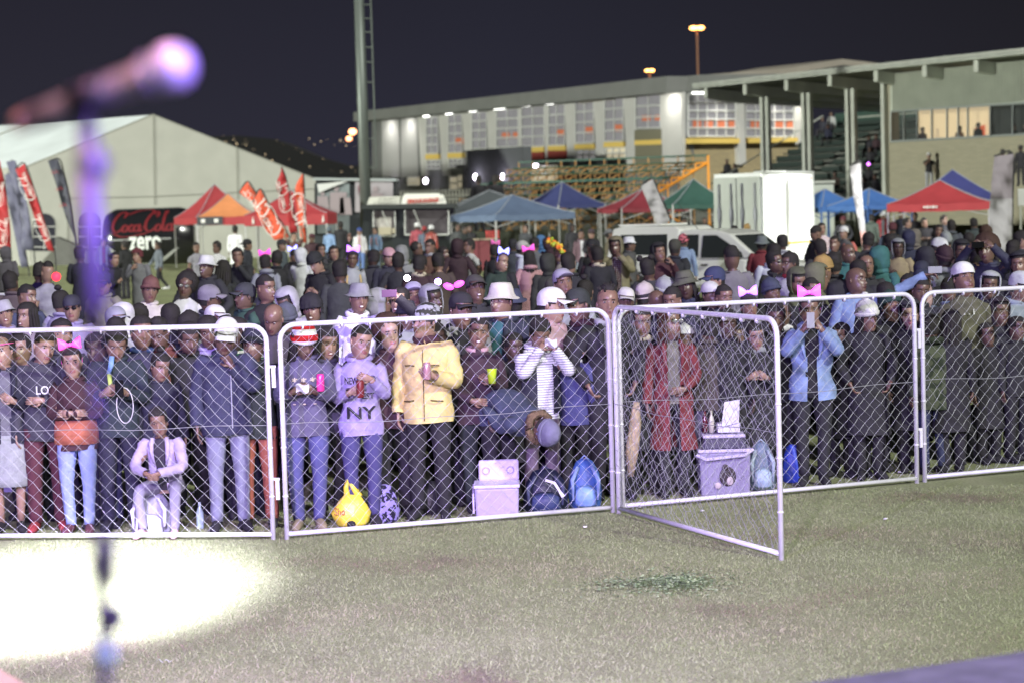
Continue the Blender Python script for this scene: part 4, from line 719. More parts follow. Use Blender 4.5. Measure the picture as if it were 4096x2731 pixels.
# ================================================================= chain-link fence panels
galv = mat('frame_white', (.74, .74, .77), .42, .15, var=.08, scale=14); wirem = mat('galvanised_wire', (.38, .39, .41), .42, .25, var=.1, scale=8)
def panel(label, A, B, H=1.755, lug=None, sag=.0, group='chain-link fence panels', cell=.112, wr=.00125, loose=.0045):
    A, B = Vector(A), Vector(B); L = (B - A).length; u = (B - A).normalized(); yaw = math.atan2(u.y, u.x)
    r = thing('fence_panel', label, 'fence panel', tuple(A), yaw, group); zb = .045; rc = .13; fr = .0215
    # frame: side posts run to the ground, top corners rounded
    path = [(fr, 0, 0), (fr, 0, H - rc)] + [(fr + rc - rc * math.cos(t), 0, H - rc + rc * math.sin(t)) for t in np.linspace(0, math.pi / 2, 7)[1:]] + [(L - fr - rc + rc * math.sin(t), 0, H - rc + rc * math.cos(t)) for t in np.linspace(0, math.pi / 2, 7)] + [(L - fr, 0, 0)]
    b = MB(); b.tube(path, fr, side=(0, 1, 0), seg=10); b.bar((fr, 0, zb), (L - fr, 0, zb), fr * .92, seg=10)
    n = int(L / .3)
    for k in range(n): x = .2 + k * .3 + random.uniform(-.05, .05); b.tube([(x - .006, 0, H - fr), (x + .006, 0, H - fr)], fr * 1.12, side=(0, 1, 0), seg=8)
    for k in range(4): z = .35 + k * .4; b.bar((fr, 0, z), (fr, 0, z + .012), fr * 1.2, seg=8); b.bar((L - fr, 0, z), (L - fr, 0, z + .012), fr * 1.2, seg=8)
    b.build('frame', galv, r, True, local=True)
    # woven mesh
    nx = int(round((L - 2 * fr) / cell)); nz = int(round((H - zb - fr) / cell)); cx, cz = (L - 2 * fr) / nx, (H - zb - fr * 1.5) / nz; rs = np.random.default_rng(int(abs(A.x) * 1000) + 5)
    j = rs.normal(0, loose, (2 * nx + 1, 2 * nz + 1, 2)); ph = rs.uniform(0, 6.28, 4)
    def node(i, k):
        x = fr + i * cx / 2; z = zb + k * cz / 2; e = min(1, i / 2, (2 * nx - i) / 2) if 1 else 1; ez = min(1, k / 2)
        et = min(1, (2 * nz - k) / 5)
        x += (j[i, k, 0] + .012 * math.sin(z * 4 + ph[0] + x)) * e; z += (j[i, k, 1] + .010 * math.sin(x * 3.1 + ph[1])) * ez
        z -= sag * (1 - et) * abs(math.sin(x * 2.1 + ph[2])) + (.004 if k == 2 * nz else 0)
        return (x, .006 * (1 if (i + k) % 4 else -1) + .02 * math.sin(x * 2.3 + ph[3]) * e * ez, z)
    P = []; Q = []
    for i in range(2 * nx):
        for k in range(2 * nz + 1):
            if (i + k) % 2: continue
            a_ = node(i, k)
            if k < 2 * nz: P.append(a_); Q.append(node(i + 1, k + 1))
            if k > 0: P.append(a_); Q.append(node(i + 1, k - 1))
    for i in range(0, 2 * nx, 2):      # ties and loose wire ends along the rails
        t = node(i, 2 * nz - 2 + (i // 2) % 2 * 0); 
        if rs.random() < .6: P.append(t); Q.append((t[0] + rs.normal(0, .015), -.024, H - fr))
        t = node(i, 2); 
        if rs.random() < .7: P.append((t[0], -.01, zb + .03)); Q.append((t[0] + rs.normal(0, .025), -.03, zb + rs.uniform(.03, .085)))
    for k in range(0, 2 * nz, 2):
        for xx, sg_ in ((0, 1), (2 * nx, -1)):
            if rs.random() < .6: t = node(xx, k); P.append((fr if xx == 0 else L - fr, -.02, t[2])); Q.append((t[0] + sg_ * .045, -.02, t[2] + rs.normal(0, .012)))
    P, Q = np.array(P), np.array(Q); D = Q - P; D /= np.linalg.norm(D, axis=1)[:, None]; X = np.cross(D, (0, 1, 0)); X /= np.linalg.norm(X, axis=1)[:, None]; Y = np.cross(D, X); V = []
    for t in (0, 2.094, 4.189): o = (X * math.cos(t) + Y * math.sin(t)) * wr; V += [P + o, Q + o]
    n = len(P); V = np.stack(V, 1).reshape(-1, 3); b = MB(); b.add(V, [tuple(i * 6 + q for q in f) for i in range(n) for f in ((0, 1, 3, 2), (2, 3, 5, 4), (4, 5, 1, 0))]); b.build('wire_mesh', wirem, r, local=True)
    b = MB(); zt = .95; b.tube([(L * q, -.012, zt - .03 * math.sin(q * math.pi) + .008 * math.sin(q * 17)) for q in np.linspace(.005, .995, 14)], .0028, side=(0, 1, 0), seg=4); b.build('tension_wire', wirem, r, local=True)
    for z in (lug or []):
        b = MB(); b.box((L + .025, 0, z), (.05, .012, .02)); b.box((L + .03, 0, z - .09), (.03, .02, .16)); b.build('hinge', galv, r, local=True)
    return r
g = lambda x, y: ground(x, y)

panel('chain-link fence panel at the left, washed white by stage light', p1a, p1b, lug=(1.42, .5))
panel('chain-link fence panel in front of the yellow jacket', p2a, p2b)
panel('chain-link fence panel behind the swung-out one', p3a, p3b, lug=(1.42, .5))
panel('chain-link fence panel at the right edge of the row', p4a, p4a + d4 * 2.95)
panel('chain-link fence panel swung out onto the lawn, its mesh sagging', g(2472, 2052), g(3132, 2240), H=1.78, sag=.045, loose=.011, wr=.0018, cell=.10)
q = at(64, 1177, 28.0); panel('chain-link fence panel seen far left behind the front row', (q.x - 2.9, 28.2, RISE), (q.x, 28.0, RISE), H=q.z - RISE, group=None)
# ================================================================= people
def skinm(k):
    c = [(.085, .052, .042), (.16, .098, .074), (.24, .145, .108), (.35, .22, .165), (.46, .31, .24)][k]
    return mat('skin_%d' % k, c, .36, bump=.0008, scale=60, var=.10)
eyew, irism, lipm, browm, teeth = mat('eye_white', (.42, .38, .36), .3, var=0), mat('iris', (.015, .01, .008), .2, var=0), [mat('lips_%d' % k, c, .4, var=0) for k, c in enumerate([(.05, .022, .022), (.10, .04, .04), (.17, .07, .065), (.26, .10, .10), (.40, .16, .15)])], mat('brow', (.03, .02, .016), .8, var=0), mat('teeth', (.8, .78, .72), .3, var=0)
CL = dict(black='111114', charcoal='26262b', dark='1b1c22', grey='6f7078', lightgrey='a3a5ab', white='e6e6e8', navy='1c2038', blue='2b4a8c', denim='6f8fbe', paledenim='8fa8d0', dkdenim='2e3c5c', jeans='55689a',
          red='a3161c', crimson='c8202e', pink='e0708a', hotpink='ff4fae', palepink='c99aa2', maroon='43151f', burgundy='5a1c2a', rust='a5522e', orange='d06a2a', brown='4c3a2a', tan='8f7f5c', khaki='7d7048', olive='454531', moss='3a3f30', cream='cbbf9c',
          yellow='e8c94c', mustard='b7902a', lime='c6e83c', green='1c5a3e', dkgreen='16281f', teal='156a68', lilac='9c8fc4', mauve='7a5a78', purple='4a3a86', silver='9aa0a0', beige='a8987c', skyblue='6aa0dc', dusty='8a6a6e', copper='b06a58', stone='73705f', camo='4a4a3a', ginger='7a3a26')
def cm_(n, rough=.85, b=.012):
    if not isinstance(n, str): return n
    c = np.array(hx(CL.get(n, n))); l = float(c @ (.25, .6, .15)); c = (c * .80 + l * .20) * .86 + np.array((.018, .0165, .021)); return mat('cloth_' + n, tuple(c), rough, bump=b * 1.7, scale=8, var=.2)  # greyed and lifted toward violet: haze put into the cloth colour
def pattern(name, c1, c2, kind='plaid', sc=14):
    if name in MATS: return MATS[name]
    m = bpy.data.materials.new(name); m.use_nodes = True; n = m.node_tree; b = n.nodes['Principled BSDF']; b.inputs['Roughness'].default_value = .85; t = n.nodes.new('ShaderNodeTexCoord'); L = n.links.new
    x = n.nodes.new('ShaderNodeMix'); x.data_type = 'RGBA'; x.inputs['A'].default_value = (*hx(CL.get(c1, c1)), 1); x.inputs['B'].default_value = (*hx(CL.get(c2, c2)), 1)
    if kind == 'camo': z = n.nodes.new('ShaderNodeTexNoise'); z.inputs['Scale'].default_value = sc; r = n.nodes.new('ShaderNodeValToRGB'); r.color_ramp.elements[0].position = .48; r.color_ramp.elements[1].position = .53; L(t.outputs['Object'], z.inputs['Vector']); L(z.outputs['Fac'], r.inputs[0]); L(r.outputs[0], x.inputs['Factor'])
    elif kind == 'check': z = n.nodes.new('ShaderNodeTexChecker'); z.inputs['Scale'].default_value = sc; L(t.outputs['Object'], z.inputs['Vector']); L(z.outputs['Fac'], x.inputs['Factor'])
    else:
        w = n.nodes.new('ShaderNodeTexWave'); w.inputs['Scale'].default_value = sc; w.bands_direction = 'Z'; L(t.outputs['Object'], w.inputs['Vector']); v = w.outputs['Fac']
        if kind == 'plaid': w2 = n.nodes.new('ShaderNodeTexWave'); w2.inputs['Scale'].default_value = sc; w2.bands_direction = 'X'; L(t.outputs['Object'], w2.inputs['Vector']); q = n.nodes.new('ShaderNodeMath'); q.operation = 'MULTIPLY'; L(v, q.inputs[0]); L(w2.outputs['Fac'], q.inputs[1]); v = q.outputs[0]
        if kind == 'vert': w.bands_direction = 'X'
        r = n.nodes.new('ShaderNodeValToRGB'); r.color_ramp.elements[0].position = .42; r.color_ramp.elements[1].position = .5; L(v, r.inputs[0]); L(r.outputs[0], x.inputs['Factor'])
    L(x.outputs['Result'], b.inputs['Base Color']); MATS[name] = m; return m
hairm = mat('hair_black', (.026, .022, .022), .75, bump=.01, scale=120, var=.4)
HAIR = dict(black=hairm, brown=mat('hair_brown', (.06, .03, .02), .75, bump=.01, scale=120, var=.4), auburn=mat('hair_auburn', (.075, .028, .018), .8, bump=.01, scale=90, var=.4), blond=mat('hair_blond', (.35, .22, .08), .7, bump=.01, scale=90, var=.3))
# head profile: z above the chin, half width, front, back
HZ = np.array([(-.05, .056, .040, .070), (-.022, .056, .050, .070), (-.004, .040, .088, .062), (.006, .050, .094, .066), (.018, .058, .095, .072), (.030, .063, .094, .080), (.038, .066, .095, .085), (.046, .068, .096, .090), (.055, .070, .095, .094), (.064, .072, .094, .097), (.074, .073, .093, .099), (.088, .074, .091, .101), (.102, .075, .089, .103),
               (.112, .075, .088, .104), (.120, .076, .089, .105), (.130, .076, .094, .106), (.138, .077, .098, .107), (.147, .077, .098, .107), (.162, .077, .096, .106), (.180, .074, .089, .101), (.196, .067, .077, .090), (.210, .056, .061, .073), (.221, .040, .042, .052), (.229, .020, .021, .026)])
def angs(n): p = np.linspace(-math.pi, math.pi, n, endpoint=False); return p - .42 * np.sin(p)
def head_rings(n, grow=0.0, lo=None, feat=True, male=True, gz=None):
    T = angs(n); out = []; H = HZ if lo is None else HZ[lo:]
    for z, w, f, bk in H:
        c, s_ = np.cos(T), np.sin(T); x = (w + grow) * s_; y = -np.where(c > 0, (f + grow) * c, (bk + grow) * c)
        zz = np.full(n, z + (grow if z > .15 else 0) * min(1, max(0, (z - .15) / .07)))
        if feat and grow == 0:
            fr = c > .3
            nose = .026 * np.exp(-(x / .013) ** 2) * np.interp(z, [.058, .066, .074, .115, .125], [0, .75, 1, .25, 0]) + .006 * np.exp(-(x / .022) ** 2) * np.interp(z, [.06, .07, .08], [0, 1, 0])
            sock = .010 * np.exp(-((np.abs(x) - .032) / .017) ** 2) * np.exp(-((z - .117) / .014) ** 2)
            lip = .007 * np.exp(-(x / .026) ** 2) * (np.exp(-((z - .050) / .006) ** 2) + np.exp(-((z - .038) / .006) ** 2))
            chk = .004 * np.exp(-((np.abs(x) - .045) / .02) ** 2) * np.exp(-((z - .078) / .02) ** 2)
            y = y - np.where(fr, nose + lip + chk - sock, 0)
        out.append(np.c_[x, y, zz])
    return out
ARMS = {  # elbow, wrist, hand direction, palm normal, curl   (right-hand side of the picture: +x; mirrored for the other)
    'down': ((.235, .03, 1.13), (.245, -.03, .88), (0, -.1, -1), (-1, 0, 0), .5), 'pocket': ((.30, .07, 1.14), (.20, -.09, .96), (-.4, -.1, -.9), (-1, 0, 0), .9),
    'hold': ((.245, .0, 1.12), (.09, -.24, 1.19), (-.8, -.3, .5), (-.3, .9, .2), 1.2), 'cross': ((.25, -.04, 1.13), (.0, -.20, 1.16), (-1, -.1, .0), (0, .9, 0), .7), 'belly': ((.26, .0, 1.12), (.08, -.20, 1.02), (-.9, -.2, -.1), (0, .9, 0), .7),
    'face': ((.27, -.17, 1.24), (.085, -.30, 1.46), (-.5, .1, .85), (-.6, .6, 0), 1.1), 'mouth': ((.25, -.18, 1.22), (.07, -.20, 1.46), (-.6, .3, .6), (-.3, .9, 0), 1.2), 'chin': ((.24, -.12, 1.18), (.05, -.18, 1.37), (-.5, .2, .8), (-.3, .9, 0), 1.3),
    'up': ((.30, -.08, 1.62), (.25, -.14, 1.84), (0, -.1, 1), (0, -1, 0), .3), 'camera': ((.30, -.18, 1.48), (.12, -.26, 1.66), (-.7, 0, .6), (-.6, .4, 0), 1.2), 'out': ((.44, -.08, 1.46), (.68, -.16, 1.60), (.9, -.2, .3), (0, 0, -1), .6),
    'reach': ((.42, -.12, 1.52), (.66, -.22, 1.66), (1, -.1, .1), (0, -.3, -1), 1.0), 'behind': ((.27, .12, 1.14), (.12, .18, .98), (-.8, .2, -.3), (0, 0, 1), .6), 'swing': ((.26, -.10, 1.14), (.26, -.27, .95), (0, -.5, -.8), (-1, 0, 0), .7),
    'knee': ((.27, -.22, 1.16), (.06, -.46, 1.12), (-.7, -.3, -.4), (-.2, .8, .4), 1.2), 'ground': ((.24, -.10, 1.12), (.20, -.16, .88), (0, -.1, -1), (-1, 0, 0), .8)}
def frame_from(d, nrm):
    d = np.array(d, float); d /= np.linalg.norm(d); nrm = np.array(nrm, float); nrm -= d * (nrm @ d); nrm /= np.linalg.norm(nrm); return np.cross(d, nrm), nrm, d
def hand(b, W_, d, nrm, curl, side, lod, mi=0):
    a, n, d = frame_from(d, nrm); W_ = np.array(W_); 
    if side < 0: a = -a
    pl = lambda u, v, w: W_ + a * u + n * v + d * w
    b.tube([pl(0, 0, -.02), pl(0, 0, .01), pl(0, 0, .045), pl(0, .002, .085)], [.024, .027, .036, .034], [.019, .016, .014, .010], side=a, seg=8, mi=mi)
    for i, (o, l) in enumerate(((.027, .070), (.009, .078), (-.009, .073), (-.026, .058))):
        c = curl * (.85 + .12 * i); p = pl(o, .002, .082); P = [p]; t = 0
        for k in range(3): t += c * .55; q = P[-1] + (d * math.cos(t) + n * math.sin(t)) * l * (.42, .33, .25)[k]; P.append(q)
        b.tube(P, [.0090, .0085, .0078, .0060], side=a, seg=5 if lod else 6, mi=mi)
    P = [pl(.026, .0, .02), pl(.048, .012, .045), pl(.05, .026 + .012 * curl, .068), pl(.044, .036 + .02 * curl, .085)]
    b.tube(P, [.012, .0110, .0095, .0070], side=n, seg=6, mi=mi)
def limb(p0, p1, p2, k=4):
    p0, p1, p2 = map(np.array, (p0, p1, p2)); A_ = [p0 + (p1 - p0) * t for t in np.linspace(0, .82, k)]; m = p1 * .86 + (p0 + p2) * .07; B_ = [p1 + (p2 - p1) * t for t in np.linspace(.18, 1, k)]; return A_ + [m] + B_
NP = [0]
def person(label, loc, h=None, ztop=None, yaw=0, arms=('down', 'down'), top='tee', tc='grey', inner=None, ic='charcoal', legs='trousers', pc='black', shoe='black', hair='short', hc='black', hat=None, hatc='white', skin=2, look=(0, 0), tilt=0, smile=0, pose='stand', fem=0, bulk=1.0, lod=0, group=None,
           print_=None, scarf=None, bow=None, specs=None, bag=None, lean=0, roll=0, bend=0, mouth=0, cuff=None, arm_over=None, sx=1.0, zip_=None, stripe=None, hs=1.13):
    n = 22 if lod else 32; b = MB(); NP[0] += 1; female = fem; sw = .92 if fem else 1.0
    dz = -.43 if pose == 'sit' else 0
    # ---------- warps
    Rh = (Matrix.Rotation(R(look[0]), 3, 'Z') @ Matrix.Rotation(R(-look[1]), 3, 'X') @ Matrix.Rotation(R(tilt), 3, 'Y')); Rh = np.array(Rh); NK = np.array((0, -.005, 1.475)); HO = np.array((0, -.012, 1.495))
    HS = hs
    def headw(v): return (np.asarray(v) @ Rh.T) * HS + HO
    bendr = R(bend)
    def warp(v):
        v = np.array(v, float); 
        if bend: 
            t = np.clip((v[:, 2] - .86) / .42, 0, 1); t = t * t * (3 - 2 * t); a = bendr * t; y, z = v[:, 1], v[:, 2] - .92; zz = np.where(z > 0, z, 0); lo = z <= 0
            ny = np.where(lo, y, y * np.cos(a) - z * np.sin(a)); nz = np.where(lo, z, y * np.sin(a) * -1 * -1 + z * np.cos(a)); v[:, 1] = ny; v[:, 2] = nz + .92
        if lean: v[:, 1] -= np.clip(v[:, 2] - .9, 0, 1) * math.tan(R(lean))
        if roll: v[:, 0] += np.clip(v[:, 2] - .1, 0, 2) * math.tan(R(roll))
        v[:, 2] += dz; v[:, 0] *= sx; return v
    def legwarp(v):
        v = np.array(v, float)
        if roll: v[:, 0] += np.clip(v[:, 2] - .1, 0, 2) * math.tan(R(roll))
        v[:, 0] *= sx; return v
    # ---------- leg joints
    wlk = pose == 'walk'; hipz = .90
    if pose == 'sit': LJ = {s: ((s * .095, .03, .50), (s * .20, -.40, .50), (s * .17, -.36, .09)) for s in (-1, 1)}
    else: LJ = {s: ((s * .092, 0, hipz), (s * .105, (-.10 if s > 0 else .10) if wlk else -.02, .49), (s * (.11 if not fem else .085), ((-.16 if s > 0 else .34) if wlk else .015), .085 + (.1 if wlk and s < 0 else 0))) for s in (-1, 1)}
    # ---------- body: trunk + neck + head in one loft, then arms, hands, legs
    T = angs(n); ring = lambda z, w, d, y=0: np.c_[w * np.sin(T), -d * np.cos(T) + y, np.full(n, z)]
    tr = [ring(.86, .13, .09), ring(1.05, .125, .085), ring(1.25, .15, .10), ring(1.38, .15, .085), ring(1.425, .11, .07), ring(1.45, .068, .058)]
    hr = [headw(r) for r in head_rings(n)]; hr[0] = hr[0] * .6 + (head_rings(n)[0] + HO) * .4
    rings = tr + hr; V = np.concatenate(rings); F_ = []; M_ = []; nr = len(rings); ht = len(tr)
    for i in range(nr - 1):
        hi = i - ht
        for j in range(n):
            k = (j + 1) % n; F_.append((i * n + j, i * n + k, (i + 1) * n + k, (i + 1) * n + j)); mm = 0
            if hi >= 0:
                z = (HZ[hi][0] + HZ[hi + 1][0]) / 2; x = .072 * math.sin((T[j] + (T[k] if k else T[j])) / 2); fr = math.cos(T[j]) > .3
                if fr and abs(x) < .025 and .033 < z < .056: mm = 1
                if fr and .017 < abs(x) < .044 and .132 < z < .140 : mm = 2
            M_.append(mm)
    V = np.vstack([V, headw([(0, 0, .2315)])]); F_ += [((nr - 1) * n + j, (nr - 1) * n + (j + 1) % n, len(V) - 1) for j in range(n)]; M_ += [0] * n
    b.add(V, F_, M_)
    if not lod:
        for s in (-1, 1):
            e = headw([(s * .0315, -.0755, .1175)])[0]; b.ball(e, (.0125, .0115, .0085), 3, 8, 6); e = headw([(s * .0315, -.0815, .1175)])[0]; b.ball(e, .0075, 4, 6, 5)
        if smile: e = headw([(0, -.0995, .0445)])[0]; b.ball(e, (.019, .006, .0045 + .002 * smile), 5, 8, 5)
        elif mouth: e = headw([(0, -.098, .0435)])[0]; b.ball(e, (.012, .006, .006), 4, 8, 5)
    for s in (-1, 1):
        e = headw([(s * .077, .008, .102)])[0]; b.ball(e, (.012, .018, .030), 0, 7, 5)
    AJ = {}
    for s, a_ in zip((-1, 1), arms):
        if isinstance(a_, str): E, W_, d, nn, cu = ARMS[a_]; mir = np.array((s, 1, 1))
        else: E, W_, d, nn, cu = a_; mir = np.array((1, 1, 1))
        if arm_over and s in arm_over: E, W_, d, nn, cu = arm_over[s]; mir = np.array((1, 1, 1))
        E, W_, d, nn = np.array(E) * mir, np.array(W_) * mir, np.array(d) * mir, np.array(nn) * mir; E[0] *= sw
        SH = np.array((s * .175 * sw, .0, 1.395)); AJ[s] = (SH, E, W_)
        if W_[2] > 1.5 or E[2] > 1.4: SH = SH + np.array((0, 0, .015))
        P = limb(np.array((s * .12, 0, 1.37)), E, W_); P[0] = np.array((s * .13, 0, 1.38)); P[1] = SH * .5 + P[1] * .5
        b.tube(P, [.04, .048, .046, .042, .038, .038, .036, .031, .025][:len(P)], seg=8); hand(b, W_, d, nn, cu, s, lod)
    upn = b.n
    root_v = warp(np.concatenate(b.v)); b.v = [root_v]; 
    for s in (-1, 1):
        if legs in ('skirt', 'dress') or legs == 'shorts' or pose == 'stand' or 1:
            P = limb(*LJ[s]); b.tube(legwarp(P), [.075, .07, .062, .055, .05, .048, .045, .038, .034][:len(P)], seg=8)
    vv = np.concatenate(b.v); zt_body = headw([(0, 0, .232)])[0]; 
    hat_h = {None: .012 if hair in ('short', 'fade') else .0 if hair == 'bald' else .03, 'cap': .022, 'beanie': .03, 'bucket': .035, 'pom': .10, 'hood': .035, 'band': .02, 'wrap': .05, 'flat': .03}.get(hat, .02) + ({'afro': .06, 'flat': .05, 'big': .05, 'bun': .07, 'spiky': .04}.get(hair, 0) if hat is None else 0) + (.07 if bow else 0)
    topz = warp(headw([(0, 0, .229 + hat_h), (0, -.03, .215 + hat_h), (0, .05, .21 + hat_h)]))[:, 2].max()
    if bend > 50: topz = max(topz, 1.17)
    sc = (ztop / topz) if ztop else (h or 1.7) / topz
    def fin(v): return v * sc
    b.v = [fin(vv)]
    mats_ = [skinm(skin), lipm[skin], browm, eyew, irism, teeth]
    root = b.build('person', mats_, None, True); root.location = loc; root.rotation_euler = (0, 0, R(yaw)); tag(root, label, 'person', group)
    if roll: root.location.x -= 0
    def part(mb, name, m, smooth=True, w=warp, **k):
        v = np.concatenate(mb.v); mb.v = [fin(w(v))] ; o = mb.build(name, m, None, smooth, **k); o.parent = root; return o
    # ---------- top
    long_ = {'coat': .45, 'parka': .72, 'dress': .55, 'longcoat': .30}.get(top, .80 if top in ('jacket', 'puffer', 'blazer', 'anorak', 'hoodie', 'open') else .86)
    if pose == 'sit': long_ = max(long_, .90)
    short_sleeve = top in ('tee', 'vest'); puff = {'puffer': 1.16, 'parka': 1.15, 'anorak': 1.13, 'coat': 1.08, 'jacket': 1.06, 'hoodie': 1.08, 'open': 1.08, 'blazer': 1.04}.get(top, 1.0) * bulk
    hipw = 1.06 if fem else 1.0
    prof = [(long_, .172 * hipw + (.03 if long_ < .6 else 0), .122 + (.03 if long_ < .6 else 0))] + [(z, w, d) for z, w, d in [(.60, .18 * hipw, .13), (.92, .172 * hipw, .124), (1.05, .156 * (.95 if fem else 1), .116), (1.18, .165, .124), (1.30, .182 * sw, .128), (1.36, .186 * sw, .118), (1.395, .172 * sw, .102), (1.425, .135 * sw, .086), (1.448, .092, .072), (1.468, .072, .064)] if z > long_ + .06]
    c = MB(); nn_ = n; opening = top in ('open', 'blazer') or inner; rr = random.random() * 9
    pts = np.array(prof); zs = np.unique(np.concatenate([pts[:, 0], np.linspace(pts[0, 0], 1.30, 12)])); Wp = np.interp(zs, pts[:, 0], pts[:, 1]); Dp = np.interp(zs, pts[:, 0], pts[:, 2]); V = []
    for z, w, d in zip(zs, Wp, Dp):
        amp = .034 if z < 1.3 else .008; k_ = puff if z < 1.42 else 1 + (puff - 1) * .5; fold = 1 + amp * np.sin(3 * T + z * 26 + rr) + amp * .7 * np.sin(7 * T - z * 17 + rr * 2)
        if top == 'puffer': fold = fold + .03 * abs(math.sin(z * 42))
        V.append(np.c_[w * k_ * np.sin(T) * fold, -d * k_ * np.cos(T) * fold * (1.12 if fem and 1.15 < z < 1.33 else 1), np.full(nn_, z + .006 * np.sin(2 * T + rr))])
    V = np.concatenate(V); F_ = []; gap = .052 if opening else 0
    for i in range(len(zs) - 1):
        for j in range(nn_):
            k = (j + 1) % nn_; xm = V[i * nn_ + j][0] * .5 + V[i * nn_ + k][0] * .5
            if opening and math.cos(T[j]) > 0 and math.cos(T[k]) > 0 and abs(xm) < gap * (1.0 if zs[i] < 1.2 else 1.25): continue
            F_.append((i * nn_ + j, i * nn_ + k, (i + 1) * nn_ + k, (i + 1) * nn_ + j))
    c.add(V, F_)
    for s in (-1, 1):
        SH, E, W_ = AJ[s]; 
        if short_sleeve: Wr = SH + (E - SH) * .62; P = [np.array((s * .10, 0, 1.37)), SH * .96, SH + (E - SH) * .3, Wr]; rad = [.055, .068, .066, .066]
        else:
            P = limb(SH, E, W_); P = [np.array((s * .10, 0, 1.365))] + P; rad = [.05, .066, .064, .06, .056, .055, .055, .053, .048, .046]; rad = rad[:len(P)]
        if not short_sleeve and top != 'vestl': P = catmull(P, 2); rad = np.interp(np.linspace(0, 1, len(P)), np.linspace(0, 1, len(rad)), rad)
        c.tube(P, np.array(rad) * puff * (.92 if fem else 1), seg=9 if lod else 11, mi=1 if isinstance(inner, str) and inner == 'vest' else 0, ns=.08 if not short_sleeve else .03, cap=False)
    topmat = cm_(tc); o = part(c, {'tee': 't_shirt', 'open': 'jacket', 'vest': 't_shirt'}.get(top, top), [topmat, cm_(ic)]); o['label'] if False else None
    if opening:
        c = MB(); V = []; z2 = np.linspace(max(long_, .88), 1.455, 8)
        for z in z2: w = np.interp(z, pts[:, 0], pts[:, 1]); d = np.interp(z, pts[:, 0], pts[:, 2]); V.append(ring(z, w * .93 * min(puff, 1.08), d * .95 * min(puff, 1.08)))
        c.add(np.concatenate(V), [(i * n + j, i * n + (j + 1) % n, (i + 1) * n + (j + 1) % n, (i + 1) * n + j) for i in range(7) for j in range(n)]); part(c, 'shirt', cm_(ic))
        if not lod:
            c = MB()
            for s in (-1, 1): c.tube([(s * .075, -.074, 1.462), (s * .088, -.108 * puff, 1.40), (s * .085, -.135 * puff, 1.30), (s * .062, -.138 * puff, 1.18)], [.022, .028, .022, .008], [.007] * 4, side=(1, 0, 0), seg=6)
            part(c, 'lapel', cm_(zip_ or tc))
    # collar / hood roll
    if top in ('hoodie', 'parka', 'puffer', 'anorak', 'open', 'jacket') and hat != 'hood':
        c = MB(); hb = top in ('hoodie', 'parka', 'open'); c.tube([((.088 + .01 * hb) * math.sin(t), -.068 * math.cos(t) + (.045 if hb else .012) * (1 - math.cos(t)) / 2, 1.458 + .012 * (1 - math.cos(t))) for t in np.linspace(.25, 6.03, 13)], [.018 + (.024 * (1 - math.cos(t)) / 2 if hb else .004) for t in np.linspace(.25, 6.03, 13)], side=(0, 0, 1), seg=7); part(c, 'hood' if hb else 'collar', cm_(zip_ or tc))
    if hat == 'hood' or scarf == 'hoodup':
        c = MB(); hh = head_rings(n, .022, feat=False); V = []; keep = []
        for q, r in enumerate(hh): V.append(headw(r * np.array((1.03, 1.05, 1.0)) + np.array((0, .01, 0 if HZ[q][0] > 0 else -.0))))
        V = np.concatenate(V); 
        for i in range(len(hh) - 1):
            for j in range(n):
                k = (j + 1) % n; z = HZ[i][0]
                if math.cos(T[j]) > .28 and math.cos(T[k]) > .28 and z < .185 and z > -.06: continue
                F0 = (i * n + j, i * n + k, (i + 1) * n + k, (i + 1) * n + j); keep.append(F0)
        pk_ = headw([(0, .02, .262)]); V = np.vstack([V, pk_]); m_ = len(hh) - 1; keep += [(m_ * n + j, m_ * n + (j + 1) % n, len(V) - 1) for j in range(n)]
        c.add(V, keep); part(c, 'hood', cm_(hatc if hat == 'hood' else tc), solid=.012 * sc)
    if scarf and scarf != 'hoodup': c = MB(); c.tube([(.085 * math.sin(t), -.075 * math.cos(t), 1.47 + .01 * math.sin(3 * t)) for t in np.linspace(0, 6.28, 14)], .032, side=(0, 0, 1), seg=7, cap=False, ns=.1); part(c, 'scarf', cm_(scarf))
    # ---------- legs
    if legs == 'trousers' or legs == 'jeans' or legs == 'leggings':
        c = MB(); sl = {'leggings': .80, 'jeans': .95}.get(legs, 1.12)
        hz_ = .03 if pose == 'sit' else 0; pv = LJ[1][0][2]
        c.tube([(0, LJ[1][0][1] + hz_, pv + .10), (0, LJ[1][0][1] + hz_, pv + .02), (0, LJ[1][0][1] + hz_ * .5, pv - .08)], [.148 * hipw, .170 * hipw, .150 * hipw], [.105, .118, .105], seg=14)
        for s in (-1, 1):
            P = limb(*LJ[s]); r_ = np.array([.096, .090, .080, .072, .064, .062, .060, .056, .055][:len(P)]) * np.interp(np.linspace(0, 1, len(P)), [0, 1], [1 if not fem else 1.07, sl])
            P = catmull(P, 2); r_ = np.interp(np.linspace(0, 1, len(P)), np.linspace(0, 1, len(r_)), r_); c.tube(P, r_, seg=10, ns=.045)
        part(c, 'trousers', cm_(pc), w=legwarp)
    elif legs in ('skirt', 'dress'):
        c = MB(); c.tube([(0, 0, .98), (0, 0, .85), (0, 0, .5), (0, 0, .42)], [.14, .175, .20, .21], [.1, .12, .15, .16], seg=16, ns=.03); part(c, 'skirt', cm_(pc), w=legwarp)
